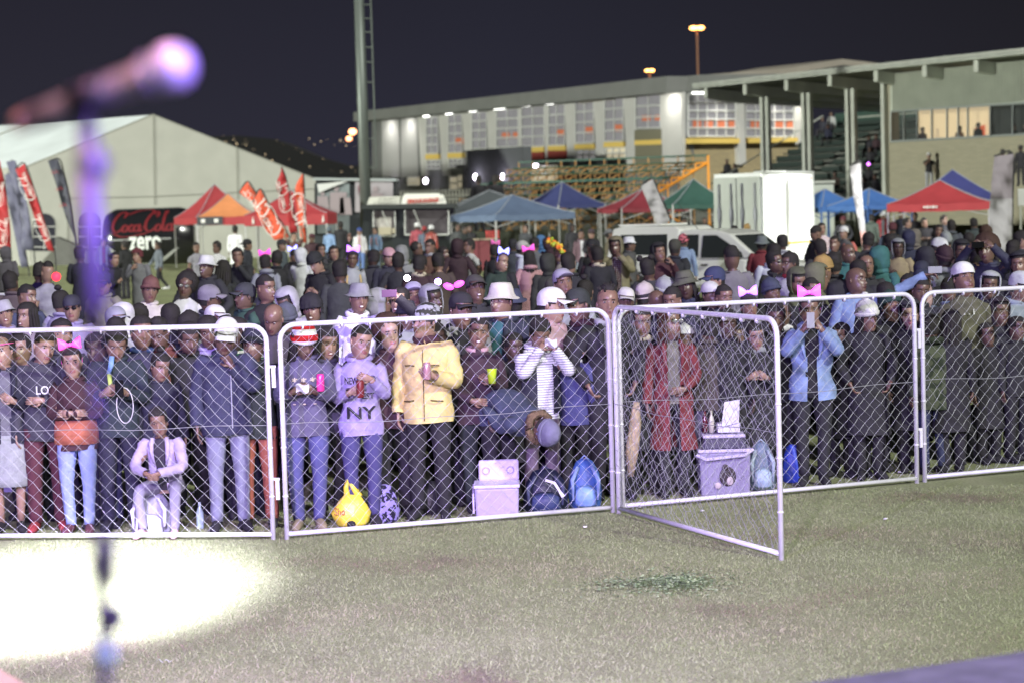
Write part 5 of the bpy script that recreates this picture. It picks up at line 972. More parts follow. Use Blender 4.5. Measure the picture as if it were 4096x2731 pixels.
    for s in (-1, 1):
        A_ = np.array(LJ[s][2]); c = MB(); f_ = s * .03; g_ = A_[2] - .085
        P = [(A_[0], A_[1] + .05, g_ + .05), (A_[0], A_[1] + .02, g_ + .055), (A_[0] + f_ * .3, A_[1] - .05, g_ + .052), (A_[0] + f_ * .8, A_[1] - .12, g_ + .042), (A_[0] + f_, A_[1] - .18, g_ + .034), (A_[0] + f_, A_[1] - .205, g_ + .03)]
        c.tube(P, [.028, .040, .043, .046, .040, .020], [.034, .052, .048, .040, .030, .016], side=(1, 0, 0), seg=9); c.bar((A_[0], A_[1] + .012, g_ + .05), (A_[0], A_[1] + .012, g_ + .13), .042); part(c, 'shoe', cm_(shoe), w=legwarp)
    # ---------- hair
    hm = HAIR.get(hc, hairm)
    def shell(grow, line, name, m, noise=0.0, tmax=.0, solid=0.0, stretch=(1, 1, 1)):
        hh = head_rings(n, grow, feat=False); V = []; c = MB()
        for r in hh:
            r = r.copy()
            if noise: r[:, :2] *= 1 + noise * RNG.standard_normal((len(r), 1)); 
            V.append(headw(r * np.array(stretch)))
        V = np.concatenate(V + [headw([(0, 0, .232 + grow + tmax)])]); kp = []; zz = [h_[0][0] for h_ in [[q] for q in HZ]]
        for i in range(len(hh) - 1):
            for j in range(n):
                k = (j + 1) % n; t = abs((T[j] + T[k]) / 2) if k else math.pi; z = HZ[i][0]
                if z >= line(t) - .001: kp.append((i * n + j, i * n + k, (i + 1) * n + k, (i + 1) * n + j))
        m_ = len(hh) - 1; kp += [(m_ * n + j, m_ * n + (j + 1) % n, len(V) - 1) for j in range(n)]; c.add(V, kp); return part(c, name, m, solid=solid)
    hl = lambda t: .176 if t < .95 else (.12 if t < 1.35 else .10 if t < 1.75 else .045)
    if hat and hair in ('short', 'fade', 'flat'): shell(.003, hl, 'hair', hm)
    elif hair == 'short': shell(.010, hl, 'hair', hm, noise=.022, tmax=random.choice((0, .008, .018)))
    elif hair == 'fade': shell(.004, lambda t: .178 if t < .95 else .145 if t < 1.9 else .12, 'hair', hm); 
    elif hair == 'flat': shell(.012, hl, 'hair', hm, noise=.015, tmax=.03, stretch=(1, 1, 1.06))
    if hair in ('fade', 'flat', 'big', 'spiky') and hat is None:
        c = MB(); hgt = {'fade': .018, 'flat': .045, 'big': .05, 'spiky': .04}[hair]; c.ball(headw([(0, .008, .195)])[0], (.072, .088, .040 + hgt), 0, 16, 10, jit=.05); part(c, 'hair_top' if hair in ('fade', 'flat') else 'hair', hm)
        if hair == 'spiky':
            c = MB()
            for _ in range(34): t, q = random.uniform(0, 6.28), random.uniform(0, 1) ** .5; p0 = np.array((.065 * q * math.cos(t), .08 * q * math.sin(t) + .01, .225 - .04 * q * q)); d_ = p0 - np.array((0, 0, .12)); d_ /= np.linalg.norm(d_); c.tube(headw([p0, p0 + d_ * .05]), [.011, .004], seg=4)
            part(c, 'hair_twists', hm)
    if hair in ('afro', 'bigafro'):
        k = 1.0 if hair == 'afro' else 1.28; c = MB(); c.ball(headw([(0, .035 * k, .150 + .02 * (k - 1))])[0], (.112 * k, .108 * k, .115 * k), 0, 26, 18, jit=.035)
        # open the face: drop faces in front of it
        v = np.concatenate(c.v); loc_ = (v - HO) @ Rh / HS; kf = [f for f in c.f if not (np.mean([loc_[i][1] for i in f]) < -.035 and np.mean([loc_[i][2] for i in f]) < .175 and abs(np.mean([loc_[i][0] for i in f])) < .068)]; c.f = kf; c.m = [0] * len(kf); part(c, 'hair', hm)
    if hair in ('long', 'braids', 'bob', 'dreads'):
        shell(.010, hl, 'hair', hm) if True else 0
        c = MB(); Lh = {'long': -.20, 'bob': -.03, 'braids': -.26, 'dreads': -.10}[hair]; hw = {'long': .020, 'bob': .026, 'braids': .011, 'dreads': .012}[hair]; m_ = {'long': 13, 'bob': 13, 'braids': 22, 'dreads': 18}[hair]
        for q in range(m_):
            t = math.pi * (.32 + 1.36 * q / (m_ - 1)); x, y = .082 * math.sin(t), -.088 * math.cos(t) + .01; P = [(x * .93, y * .93, .185), (x, y, .12), (x * 1.12, y * 1.08 + .008, .04), (x * 1.18 + random.uniform(-.01, .01), y * 1.05 + .02, (.04 + Lh) / 2), (x * 1.1 + random.uniform(-.015, .015), y * .95 + .02, Lh + random.uniform(0, .05))]
            c.tube(headw(P), [hw, hw, hw, hw * .9, hw * .4], seg=5)
        part(c, 'hair_strands', hm)
    if hair == 'bun': shell(.008, hl, 'hair', hm); c = MB(); c.ball(headw([(0, .03, .265)])[0], (.045, .045, .035), jit=.04); part(c, 'bun', hm)
    if hair == 'buns':
        shell(.008, hl, 'hair', hm)
        for s in (-1, 1): c = MB(); c.ball(headw([(s * .065, .02, .235)])[0], .042, jit=.05); part(c, 'bun', hm)
    # ---------- headwear
    hcm = cm_(hatc)
    if hat in ('cap', 'capback', 'capup'):
        shell(.011, (lambda t: .150 if t < 1.0 else .13 if t < 1.6 else .095) if hat != 'capback' else (lambda t: .135 if t < 1.5 else .14), 'cap', hcm, tmax=.006, stretch=(1, 1, 1.02)); sgn = 1 if hat != 'capback' else -1; c = MB()
        up = {'cap': -.10, 'capup': .42, 'capback': -.15}[hat]
        def fn(u, v): a = (u - .5) * 1.9; r0 = .087 if sgn > 0 else .098; q = .088 * v * math.cos(a * .85) ** .6; return (math.sin(a) * (.082 + .01 * v), -sgn * (math.cos(a) * r0 + q) , .156 + up * q * 1.0 - .030 * (a * a) * v)
        g_ = [[fn(i / 8, j / 3) for i in range(9)] for j in range(4)]; vv = headw([p for r in g_ for p in r]); c.add(vv, [(j * 9 + i, j * 9 + i + 1, (j + 1) * 9 + i + 1, (j + 1) * 9 + i) for j in range(3) for i in range(8)]); part(c, 'cap_peak', hcm, solid=.006); c = MB(); c.ball(headw([(0, .005, .243)])[0], .008, 0, 6, 4); part(c, 'cap_button', hcm) if not lod else None
    if hat in ('beanie', 'pom'):
        shell(.012, lambda t: .142 if t < 1.3 else .085, 'beanie', hcm, tmax=.034, noise=.014, stretch=(1, 1.03, 1.07))
        c = MB(); c.tube(headw([(.096 * math.sin(t), -.113 * math.cos(t) + .004, .158 - .036 * (1 - math.cos(t)) / 2) for t in np.linspace(0, 6.283, 20)]), .020, .009, side=(0, 0, 1), seg=7, cap=False, ns=.05); part(c, 'beanie_fold', hcm if not stripe else cm_(stripe))
        if hat == 'pom': c = MB(); c.ball(headw([(0, .03, .285)])[0], .045, jit=.06); part(c, 'pompom', hcm)
    if hat == 'bucket':
        c = MB(); n2 = 20; prof_ = [(.150, .135, .128), (.146, .108, .105), (.165, .094, .098), (.215, .082, .092), (.245, .070, .078), (.25, .03, .03)]
        V = []; 
        for z, w, d in prof_:
            for j in range(n2): t = 6.283 * j / n2; V.append((w * math.sin(t), -d * 1.06 * math.cos(t) + .006, z - (.018 if z == .150 else 0) + (.006 * math.sin(3 * t) if z == .150 else 0)))
        c.add(headw(V), [(i * n2 + j, i * n2 + (j + 1) % n2, (i + 1) * n2 + (j + 1) % n2, (i + 1) * n2 + j) for i in range(5) for j in range(n2)] + [tuple(range(5 * n2, 6 * n2))]); part(c, 'bucket_hat', hcm)
    if hat == 'wrap': shell(.022, lambda t: .150 if t < 1.2 else .08, 'head_wrap', hcm, tmax=.03, noise=.02)
    if hat == 'visor': 
        c = MB(); c.tube(headw([(.085 * math.sin(t), -.105 * math.cos(t) + .004, .165) for t in np.linspace(0, 6.283, 18)]), .006, .02, side=(0, 0, 1), seg=6, cap=False); part(c, 'visor', hcm)
    if hat == 'helmet' : shell(.03, lambda t: .13 if t < 1.2 else .06, 'wig', hcm, tmax=.02, noise=.05)
    if bow:
        c = MB(); hm_ = bowm(bow)
        for s in (-1, 1):
            V = []; 
            for i in range(6):
                q = i / 5; hh_ = .012 + .042 * math.sin(min(1, q * 1.15) * 1.9); x = s * (.008 + .085 * q)
                for j in range(8): t = 6.283 * j / 8; V.append((x, -.02 + .022 * math.sin(t) * math.sin(min(1, q + .25) * 2.4), .262 + hh_ * math.cos(t) * (.55 + .45 * q) + .012 * q))
            c.add(headw(V), [(i * 8 + j, i * 8 + (j + 1) % 8, (i + 1) * 8 + (j + 1) % 8, (i + 1) * 8 + j) for i in range(5) for j in range(8)] + [tuple(range(40, 48))])
        c.ball(headw([(0, -.025, .262)])[0], (.018, .018, .018)); part(c, 'bow', hm_)
        c = MB(); c.tube(headw([(.084 * math.cos(t), .0, .12 + .128 * math.sin(t)) for t in np.linspace(-.1, 3.24, 14)]), .005, side=(0, 1, 0), seg=5); part(c, 'headband', bowm(bow, 0))
    if specs:
        c = MB()
        for s in (-1, 1): c.ball(headw([(s * .033, -.103, .118)])[0], (.027, .005, .019), 0, 10, 6)
        c.tube(headw([(-.078, -.02, .122), (-.062, -.098, .122), (.062, -.098, .122), (.078, -.02, .122)]), .003, seg=4); part(c, 'sunglasses' if specs == 'dark' else 'glasses', mat('lens_dark', (.01, .01, .012), .1, var=0) if specs == 'dark' else mat('lens_shine', (.35, .36, .3), .08, .5, var=0))
    if specs == 'neck': pass
    if bag:
        c = MB()
        for s in (-1, 1): c.tube([(s * .10, .12, 1.12), (s * .115, .10 * puff, 1.36), (s * .105, .0, 1.44), (s * .11, -.115 * puff, 1.34), (s * .13, -.132 * puff, 1.15), (s * .15, -.05, 1.02)], [.018] * 6, [.006] * 6, side=(1, 0, 0), seg=5)
        part(c, 'straps', cm_(bag)); c = MB(); c.tube([(0, .20 * puff, .98), (0, .235 * puff, 1.0), (0, .24 * puff, 1.25), (0, .20 * puff, 1.38)], [.12, .14, .13, .08], [.06, .085, .08, .05], seg=10); part(c, 'backpack', cm_(bag))
    if print_:
        for (txt, x, z, sz, col_, wd) in print_:
            def ex(w, puff=puff):
                xx = w[:, 0]; zz = w[:, 2]; wz = np.interp(zz, pts[:, 0], pts[:, 1]) * puff; dz_ = np.interp(zz, pts[:, 0], pts[:, 2]) * puff; yy = -dz_ * np.sqrt(np.clip(1 - (xx / wz) ** 2, .05, 1)) * 1.06 - .012 * (1.0 if not fem else 1.9)
                return fin(warp(np.c_[xx, yy, zz]))
            text(txt, sz, cm_(col_), root, (x, 0, z), (1, 0, 0), (0, 0, 1), depth=0, bold=sz * .02, width=wd, extra=ex, name='print')
    root['_s'] = sc; root['_h'] = [float(q) for q in root_v[0]]
    def wpt(p): v = fin(warp(np.array([p])))[0]; return Matrix.Translation(root.location) @ Matrix.Rotation(R(yaw), 4, 'Z') @ Vector(v)
    del root['_s'], root['_h']
    return root, AJ, wpt
def bowm(c, glow=1):
    d = {'pink': ((1, .12, .62), .7), 'violet': ((.45, .16, 1), 3.5), 'blue': ((.25, .25, 1), 4), 'rose': ((.95, .2, .55), .25), 'magenta': ((1, .1, .9), 2.2)}[c]
    return mat('bow_%s_%d' % (c, glow), d[0], .4, var=0, emit=d[1] * (1 if glow else .15))
NPL = [0]
ZFX = np.interp
def ZF(px): return float(np.interp(px, [-300, 1104, 2462, 3676, 4300], [p1a.y, p1b.y, p2b.y, p3b.y, (p4a + d4 * 2.0).y]))
def P(px, py, label, Z=None, h=None, g=None, **k):
    """px, py: the picture point of the head top. Z: distance; if left out, height h fixes it."""
    NPL[0] += 1; rs = random.Random(NPL[0])
    if Z is None:
        h = h or rs.uniform(1.64, 1.72); Z = ZF(px) + .9 + rs.uniform(0, .25)
        while Z < 120:
            q = at(px, py, Z)
            if q.z <= h + gz(q.x, Z): break
            Z += .1
        x, zt = q.x, q.z
    else:
        if Z < 6: Z = ZF(px) + Z
        q = at(px, py, Z); x, zt = q.x, q.z
    z0 = float(gz(x, Z)); k.setdefault('z0', z0); zt -= k['z0']
    if g is None: g = 'spectators along the fence' if Z < 21.5 else 'spectators in the packed crowd' if Z < 36 else 'people in the middle distance'

    k.setdefault('tilt', rs.uniform(-9, 9)); k.setdefault('roll', rs.uniform(-2.2, 2.2) if Z > ZF(px) + 1 else 0); k.setdefault('yaw', rs.uniform(-28, 28) if Z > ZF(px) + .8 else rs.uniform(-10, 10))
    k.setdefault('lod', 0 if Z < 34 else 1); k.setdefault('look', (rs.uniform(-25, 25), rs.uniform(-8, 8))); k.setdefault('skin', rs.choice((0, 1, 1, 2, 2, 3))); k.setdefault('group', g)
    o, AJ, w = person(label, (x, Z, k.pop('z0', 0)), ztop=zt - (k.get('z1', 0)), **{a: v for a, v in k.items() if a != 'z1'}); return o, AJ, w, Z
# ================================================================= the crowd
PD = pattern
def hold(res, side, kind, label, off=(0, 0, 0), rot=0, **k):
    o, AJ, w, Z = res; SH, E, W_ = AJ[side]; d = (W_ - E) / np.linalg.norm(W_ - E); p = w(tuple(W_ + d * .07 + np.array(off))); b = MB(); x, y, z = p
    if kind == 'phone': b.box((x, y, z), (.072, .010, .145) if not rot else (.145, .010, .072)); ob = b.build('phone', mat('phone_' + k.get('c', 'black'), hx(CL[k.get('c', 'black')]), .2, var=0), bevel=.004); cat = 'phone'
    elif kind == 'can': b.lathe((x, y, z - .07), [(.026, 0), (.033, .01), (.033, .13), (.026, .145)], 14); ob = b.build('drink_can', mat('can_' + k['c'], hx(CL[k['c']]), .25, .4, var=0), smooth=True); cat = 'drink can'
    elif kind == 'cup': b.lathe((x, y, z - .06), [(.030, 0), (.043, .12), (.045, .125)], 14); ob = b.build('cup', mat('cup_' + k['c'], hx(CL[k['c']]), .4, var=0), smooth=True); cat = 'cup'
    elif kind == 'sheet': b.grid(lambda u, v: (x - .055 + .11 * u, y + .03 * math.sin(u * 5 + v * 4), z - .035 + .07 * v + .012 * math.sin(u * 7)), 8, 6); ob = b.build('food_wrapper', cm_('white')); cat = 'wrapper'
    elif kind == 'bottle': b.lathe((x, y, z - .1), [(.03, 0), (.033, .02), (.033, .14), (.012, .19), (.012, .22)], 12); ob = b.build('bottle', mat('bottle_' + k['c'], hx(CL[k['c']]), .2, var=0), smooth=True); cat = 'bottle'
    return tag(ob, label, cat)
def lightball(x, y, z, r, c, label, cat='light', s=10, name='phone_light'):
    b = MB(); b.ball((x, y, z), r, u=12, w=8); return tag(b.build(name, mat('glow_' + c, hx(CL.get(c, c)), emit=s, ecol=hx(CL.get(c, c)), var=0), smooth=True), label, cat)
denim = lambda: mat('cloth_denimwash', hx('8296bd'), .85, bump=.014, scale=7, var=.35)
plaid = PD('cloth_plaid_red', 'maroon', 'lightgrey', 'plaid', 10); check = PD('cloth_check', 'white', 'charcoal', 'plaid', 16); camo = PD('cloth_camo', 'lightgrey', '3a3a34', 'camo', 16); camoj = PD('cloth_camo_jacket', '8a8a88', '1c1c26', 'camo', 9)
ethnic = PD('cloth_woven', 'palepink', '2a2022', 'plaid', 12); floral = PD('cloth_tiedye', 'white', 'lilac', 'camo', 9); stripes = PD('cloth_striped', 'lightgrey', 'e8e8ec', 'stripe', 14); santa = PD('cloth_band', 'white', 'b02020', 'stripe', 3.2)
# ---- front row, panel one
P(12, 1335, 'person at the left edge with pink headband and dark blue top', Z=.5, fem=1, top='jacket', tc='navy', inner='x', ic='grey', legs='skirt', pc='silver', hair='afro', bow=None, hat='visor', hatc='hotpink', arms=('down', 'hold'), skin=3, look=(-15, 0))
P(163, 1318, 'person in grey hoodie printed with white letters and red shoes', Z=.55, top='hoodie', tc='3c3c48', pc='burgundy', shoe='red', hair='fade', skin=3, look=(22, -14), arms=('down', 'cross'), print_=[('LOS', .02, 1.24, .1, 'white', .15)])
r = P(288, 1312, 'person in maroon sweater with folded arms, pink bow and pale blue jeans', Z=.4, fem=1, top='jacket', tc='maroon', legs='jeans', pc='8fa3e6', hair='bun', bow='pink', arms=('cross', 'cross'), skin=3, look=(8, 0), shoe='burgundy')
b = MB(); b.tube([(0, 0, .77), (0, 0, .86), (0, 0, .97)], [.190, .192, .172], [.140, .143, .13], seg=18, ns=.02); o = b.build('orange_shirt_hem', cm_('c06038'), None, True); o.parent = r[0]
P(392, 1330, 'tall person in very dark clothes standing behind the microphone stand', Z=.75, top='hoodie', tc='20203a', pc='2a2a60', hair='short', skin=1)
r = P(458, 1305, 'person in dark teal jacket with blue and yellow sash, looking at phone', Z=.6, top='jacket', tc='1c3038', pc='navy', hair='short', look=(10, -30), arms=('hold', 'hold'), skin=2)
hold(r, 1, 'phone', 'dark phone held by the person with the sash', c='black', off=(.0, -.05, .03)); x, y, z = r[2]((.0, -.17, 1.25)); b = MB(); b.tube([(x - .06, y, z + .10), (x - .05, y - .02, z), (x - .1, y - .01, z - .1)], .02, .006, side=(1, 0, 0), seg=5); b2_ = b.build('sash_yellow', cm_('lime'), None, True); b2_.parent = r[0]; b2_.location = -Vector(r[0].location)
b = MB(); b.tube([(x - .03, y, z + .25), (x - .04, y - .02, z + .17), (x - .06, y, z + .10)], .025, .006, side=(1, 0, 0), seg=5); b2_ = b.build('sash_blue', cm_('skyblue'), None, True); b2_.parent = r[0]; b2_.location = -Vector(r[0].location)
b = MB(); b.tube([(x + .10 + .07 * math.sin(t), y - .12, z - .16 + .15 * math.cos(t)) for t in np.linspace(0, 6.28, 20)], .004, seg=4, side=(0, 1, 0), cap=False); tag(b.build('charging_cable', cm_('white')), 'white looped cable hanging from the phone beside the sash', 'cable')
P(628, 1370, 'person in navy jacket standing behind the seated man', Z=.85, fem=1, top='puffer', tc='navy', hair='bun', look=(12, -12), arms=('down', 'down'), skin=2)
P(655, 1598, 'man sitting on a bag in lilac blazer with hands clasped', Z=.42, top='blazer', tc='b9a8d6', inner='x', ic='2a2433', legs='jeans', pc='86809a', shoe='palepink', hair='flat', pose='sit', arms=('knee', 'knee'), lean=14, skin=2, look=(10, -5), print_=[('o', 0, 1.12, .16, 'lilac', .10)])
r = P(893, 1270, 'person in big navy jacket with silver zip, white cap and washed grey jeans', Z=.5, top='anorak', tc='2b3050', legs='jeans', pc='7d809c', hat='cap', hatc='white', arms=('down', 'chin'), skin=1, look=(-5, -20), bulk=1.08, tilt=8)
b = MB(); v = [r[2]((.012, -.165 - .0 * t, 1.36 - .045 * t)) for t in range(12)]; b.tube([Vector(q) - Vector(r[0].location) for q in v], .005, seg=4, side=(1, 0, 0)); b.build('zip', mat('zip_silver', (.75, .75, .9), .3, .5, var=0), r[0], local=True)
P(1012, 1305, 'smiling person in navy beanie and green coat left of the first gap', Z=.7, top='jacket', tc='dkgreen', pc='rust', hat='beanie', hatc='navy', smile=1, skin=1, look=(-12, 0))
for x, y, lb, k in [(462, 1270, 'blurred person with shaved head behind the sash wearer', dict(top='hoodie', tc='455060', hair='fade', look=(20, -10))), (560, 1262, 'person in violet grey jacket with blue hood lining behind the seated man', dict(top='jacket', tc='3a3560', zip_='blue')), (632, 1268, 'person with brown face looking down, ginger hood, second row left', dict(top='hoodie', tc='ginger', hair='fade', look=(-20, -25))),
                    (742, 1290, 'person in black track top with three white sleeve stripes', dict(top='jacket', tc='charcoal', hair='short', look=(15, -20))), (828, 1262, 'person in pale lilac top behind the white cap', dict(top='hoodie', tc='lilac', hair='short', look=(0, -10))), (960, 1268, 'person in green and white striped top behind the first fence corner', dict(top='jacket', tc=PD('cloth_green_stripe', 'green', 'white', 'stripe', 7), hair='short')), (85, 1290, 'person in mauve top between headband and grey hoodie', dict(top='tee', tc='mauve', hair='bun', fem=1)), (225, 1275, 'tall person in violet shirt behind the maroon sweater', dict(top='jacket', tc='4a4468'))]:
    P(x, y, lb, Z=1.25 + (x % 5) * .08, arms=('down', 'down'), pc='dark', **k)
# ---- front row, panel two
r = P(1210, 1288, 'person in red and white knitted hat holding food and a can', Z=.45, fem=1, top='hoodie', tc='5a5578', legs='jeans', pc='4c4f8e', hat='beanie', hatc=santa, hair='long', arms=('hold', 'hold'), look=(22, -28), skin=1, print_=[('* * *', 0, 1.27, .08, 'cream', .2), ('. . .', 0, 1.10, .08, 'cream', .2)], shoe='tan')
hold(r, -1, 'can', 'pink and silver can held by the person in the striped hat', c='hotpink', off=(.20, -.02, .06)); hold(r, -1, 'sheet', 'white food wrapper in the hands under the striped hat', off=(.05, -.04, .02))
P(1300, 1300, 'person with wavy hair peeking between striped hat and lilac sweatshirt', Z=.95, fem=1, top='jacket', tc='4a4466', hair='long', skin=3, look=(8, -8), smile=1)
r = P(1432, 1300, 'person in lilac sweatshirt with black printed letters, holding a red can', Z=.45, fem=1, top='hoodie', tc='a292d0', legs='jeans', pc='3f3c78', hair='fade', arms=('hold', 'hold'), look=(22, -8), skin=3, shoe='black', print_=[('NEW YORK', 0, 1.285, .085, 'black', .27), ('EST', .07, 1.15, .07, 'black', .1), ('NY', 0, 1.00, .15, 'black', .26)], arm_over={1: ((.25, -.02, 1.13), (.10, -.22, 1.30), (-.8, -.3, .3), (-.3, .9, .2), 1.2)})
hold(r, -1, 'can', 'small red can held at the chest of the lilac sweatshirt', c='red', off=(.06, -.03, .02))
P(1560, 1262, 'person with big curly hair in burgundy coat beside the yellow jacket', Z=.8, fem=1, top='puffer', tc='43202c', hair='bigafro', skin=4, look=(14, 4), mouth=1, pc='black', hc='brown')
r = P(1700, 1210, 'man in bright yellow jacket with mottled cap, looking left', Z=.5, top='anorak', tc='e6cf6a', scarf='maroon', pc='black', hat='capback', hatc=camo, arms=('down', 'hold'), look=(-48, 2), skin=3, bulk=1.06, zip_='navy')
seam = mat('seam_brown', (.16, .12, .05), .8, var=0)
def seamline(r, name, pts, m, w=.004):
    inv = Matrix.Translation(r[0].location).inverted(); b = MB(); b.tube([inv @ Vector(r[2](p)) for p in pts], w, seg=4); return b.build(name, m, r[0], local=True)
seamline(r, 'placket', [(0.012, -.158 - .004 * (k % 2), 1.40 - .058 * k) for k in range(11)], seam)
for s_ in (-1, 1): seamline(r, 'pocket_flap', [(s_ * .06, -.160, 1.27), (s_ * .10, -.155, 1.275), (s_ * .145, -.135, 1.27)], seam, .006); seamline(r, 'pocket_flap', [(s_ * .07, -.165, .99), (s_ * .12, -.155, .985), (s_ * .165, -.12, .98)], seam, .006)
hold(r, 1, 'can', 'white and red can held by the man in the yellow jacket', c='palepink', off=(.0, -.03, .03))
r = P(1905, 1265, 'smiling person in burgundy puffer holding a lime green cup', Z=.7, fem=1, top='puffer', tc='3a1c2a', hair='fade', smile=2, skin=2, look=(-6, 0), arms=('belly', 'hold'), pc='dkgreen', zip_='palepink')
hold(r, 1, 'cup', 'lime green cup held by the smiling person in burgundy', c='lime', off=(.02, -.04, .04))
P(2185, 1148, 'tall man in white cap and dusty pink jacket facing right', Z=1.2, top='jacket', tc='c79aa8', hat='cap', hatc='white', hair='short', yaw=60, look=(10, -4), skin=3, pc='3a2a5c', bulk=1.08)
r = P(2150, 1272, 'man eating from white paper, dark vest over striped sleeves', Z=.9, top='hoodie', tc=stripes, pc='6a5a68', hair='short', arms=('mouth', 'mouth'), look=(-8, -30), skin=2)
b = MB(); b.tube([(0, 0, .86), (0, 0, .95), (0, 0, 1.15), (0, 0, 1.30), (0, 0, 1.40), (0, 0, 1.45)], [.20, .205, .195, .205, .17, .09], [.145, .15, .145, .15, .12, .085], side=(1, 0, 0), seg=22, ns=.03); b.f = [f for f in b.f if len(f) == 4 and not (np.mean([np.concatenate(b.v)[i][1] for i in f]) < -.05 and abs(np.mean([np.concatenate(b.v)[i][0] for i in f])) < .085)]; b.m = [0] * len(b.f)
o = b.build('vest', cm_('202634'), None, True); o.parent = r[0]; k_ = (at(2150, 1272, r[3]).z) / 1.76; o.scale = (k_,) * 3
hold(r, -1, 'sheet', 'white paper food wrapper at the mouth of the eating man', off=(.05, -.03, .0))
rb = P(1985, 1530, 'person bending over in navy parka with fur hood and grey knitted cap', Z=.62, yaw=38, bulk=.98, top='puffer', tc='333f5c', hs=1.05, hat='beanie', hatc='6a6a86', bend=100, arms=('ground', 'ground'), skin=1, scarf='brown', pc='black', look=(0, -10))
fur = mat('fur_brown', hx('6e5c48'), .95, bump=.03, scale=40, var=.4); b = MB(); b.tube([rb[2]((.108 * math.cos(t), -.01 + .125 * math.sin(t), 1.52 + .01 * math.sin(2 * t))) for t in np.linspace(0, 6.28, 22)], .038, side=(0, 0, 1), seg=8, cap=False, ns=.2); o = b.build('fur_trim', fur, None, True); o.parent = rb[0]; o.matrix_parent_inverse = (Matrix.Translation(rb[0].location) @ Matrix.Rotation(R(38), 4, 'Z')).inverted()
P(2425, 1116, 'tall man with short twisted hair in black bomber over grey hood', Z=.85, top='jacket', tc='1f2024', hair='spiky', skin=2, look=(-6, 8), scarf='lightgrey', arms=('pocket', 'pocket'), inner='x', ic='grey', mouth=1)
P(2340, 1150, 'person in dark green cap with maroon scarf beside the tall bomber jacket', Z=1.3, top='jacket', tc='27202c', hat='cap', hatc='2c3430', yaw=-35, skin=2, look=(-10, -5), scarf='maroon')
P(1848, 1165, 'person in black cap and grey camouflage jacket behind the fence rail', Z=1.3, top='open', tc=camoj, ic='black', hat='cap', hatc='26262a', skin=2, look=(5, 0), smile=1)
P(2015, 1122, 'person in pale hat with wide dark brim and dark teal jacket', Z=1.5, top='open', tc='1c2a38', ic='teal', hat='bucket', hatc='d8d2c6', skin=2, look=(-5, 0))
P(1775, 1290, 'person in dark flowered scarf behind the yellow jacket shoulder', Z=1.2, top='jacket', tc=camoj, hair='short')
P(2290, 1330, 'person in blue jacket holding a red rimmed cup behind the eating man', Z=1.0, top='jacket', tc='3a3f78', hair='short', yaw=150, skin=1, zip_='white')
P(2050, 1330, 'person in black coat behind the pink jacket', Z=1.0, top='coat', tc='black', hair='short', skin=0)
# ---- panel three and the swung panel
P(2560, 1225, 'person in black coat with striped pale scarf left behind the swung panel', Z=.9, top='coat', tc='1c1e22', hair='short', scarf='cream', skin=2, look=(10, -5))
P(2680, 1222, 'person in red coat with long braids and glasses, looking right', Z=.65, fem=1, top='coat', tc='801a20', hair='braids', hc='auburn', inner='x', ic='stone', skin=2, look=(35, 8), specs='clear', arms=('down', 'belly'), pc='charcoal', shoe='black')
P(2830, 1250, 'person in brown jacket and lilac trousers in the middle of the swung panel', Z=.85, fem=1, top='jacket', tc='4a4038', hair='short', legs='leggings', pc='6a608c', yaw=170, skin=1)
P(2755, 1290, 'person wrapped in white and violet cloth behind the red coat', Z=1.1, top='hoodie', tc='30304a', hat='wrap', hatc='white', skin=1)
P(2905, 1235, 'person in black jacket behind the swung panel, right of the brown jacket', Z=.75, top='jacket', tc='121318', hair='short', skin=0, look=(10, 0))
P(3020, 1252, 'person in black coat with clasped hands and silver scarf', Z=.75, fem=1, top='coat', tc='141418', hair='bun', skin=3, look=(12, -10), arms=('hold', 'hold'), scarf='silver')
P(3100, 1215, 'person in black puffer just left of the denim jacket', Z=1.0, top='puffer', tc='101115', hair='short', skin=1)
r = P(3240, 1145, 'person in pale denim jacket and magenta bow filming with a white phone', Z=.55, fem=1, top='open', tc=denim(), ic='black', legs='jeans', pc='1c1e22', hair='short', bow='magenta', arms=('face', 'face'), skin=2, look=(0, 0), bulk=1.1)
hold(r, -1, 'phone', 'white phone held up by the person in the denim jacket', c='lightgrey', off=(.03, -.05, .04))
P(3365, 1290, 'person with copper face covering and black coat beside the denim jacket', Z=.95, top='coat', tc='17181c', hair='short', scarf='copper', skin=3)
P(3465, 1168, 'person in white knitted hat with pompom and long black coat', Z=.6, fem=1, top='coat', tc='15161a', hat='pom', hatc='d8d8d2', hair='braids', look=(25, -12), skin=2, arms=('pocket', 'pocket'))
P(3565, 1165, 'person in dark green beanie and black jacket, chin raised', Z=1.1, top='jacket', tc='1b1c1e', hat='beanie', hatc='17473a', skin=2, look=(-5, 15))
P(3642, 1190, 'person with pale face and dark hood at the third fence corner', Z=.85, fem=1, top='coat', tc='121216', hat='hood', hatc='26262c', skin=4, look=(-10, -5), hair='short')
P(3420, 1330, 'person in black hoodie low behind the pompom hat', Z=.9, top='hoodie', tc='101014', hair='short', skin=1)
P(3130, 1195, 'person in dark hooded top with white collar left of the magenta bow', Z=1.5, top='hoodie', tc='22222c', hair='short', scarf='white', skin=1)
P(2960, 1290, 'person in dark violet coat seen through the swung mesh', Z=1.15, top='coat', tc='1f1a2c', hair='long', fem=1, skin=1)
P(2490, 1300, 'person in dark green parka behind the middle fence posts', Z=1.1, top='parka', tc='202c28', hair='short', skin=1)
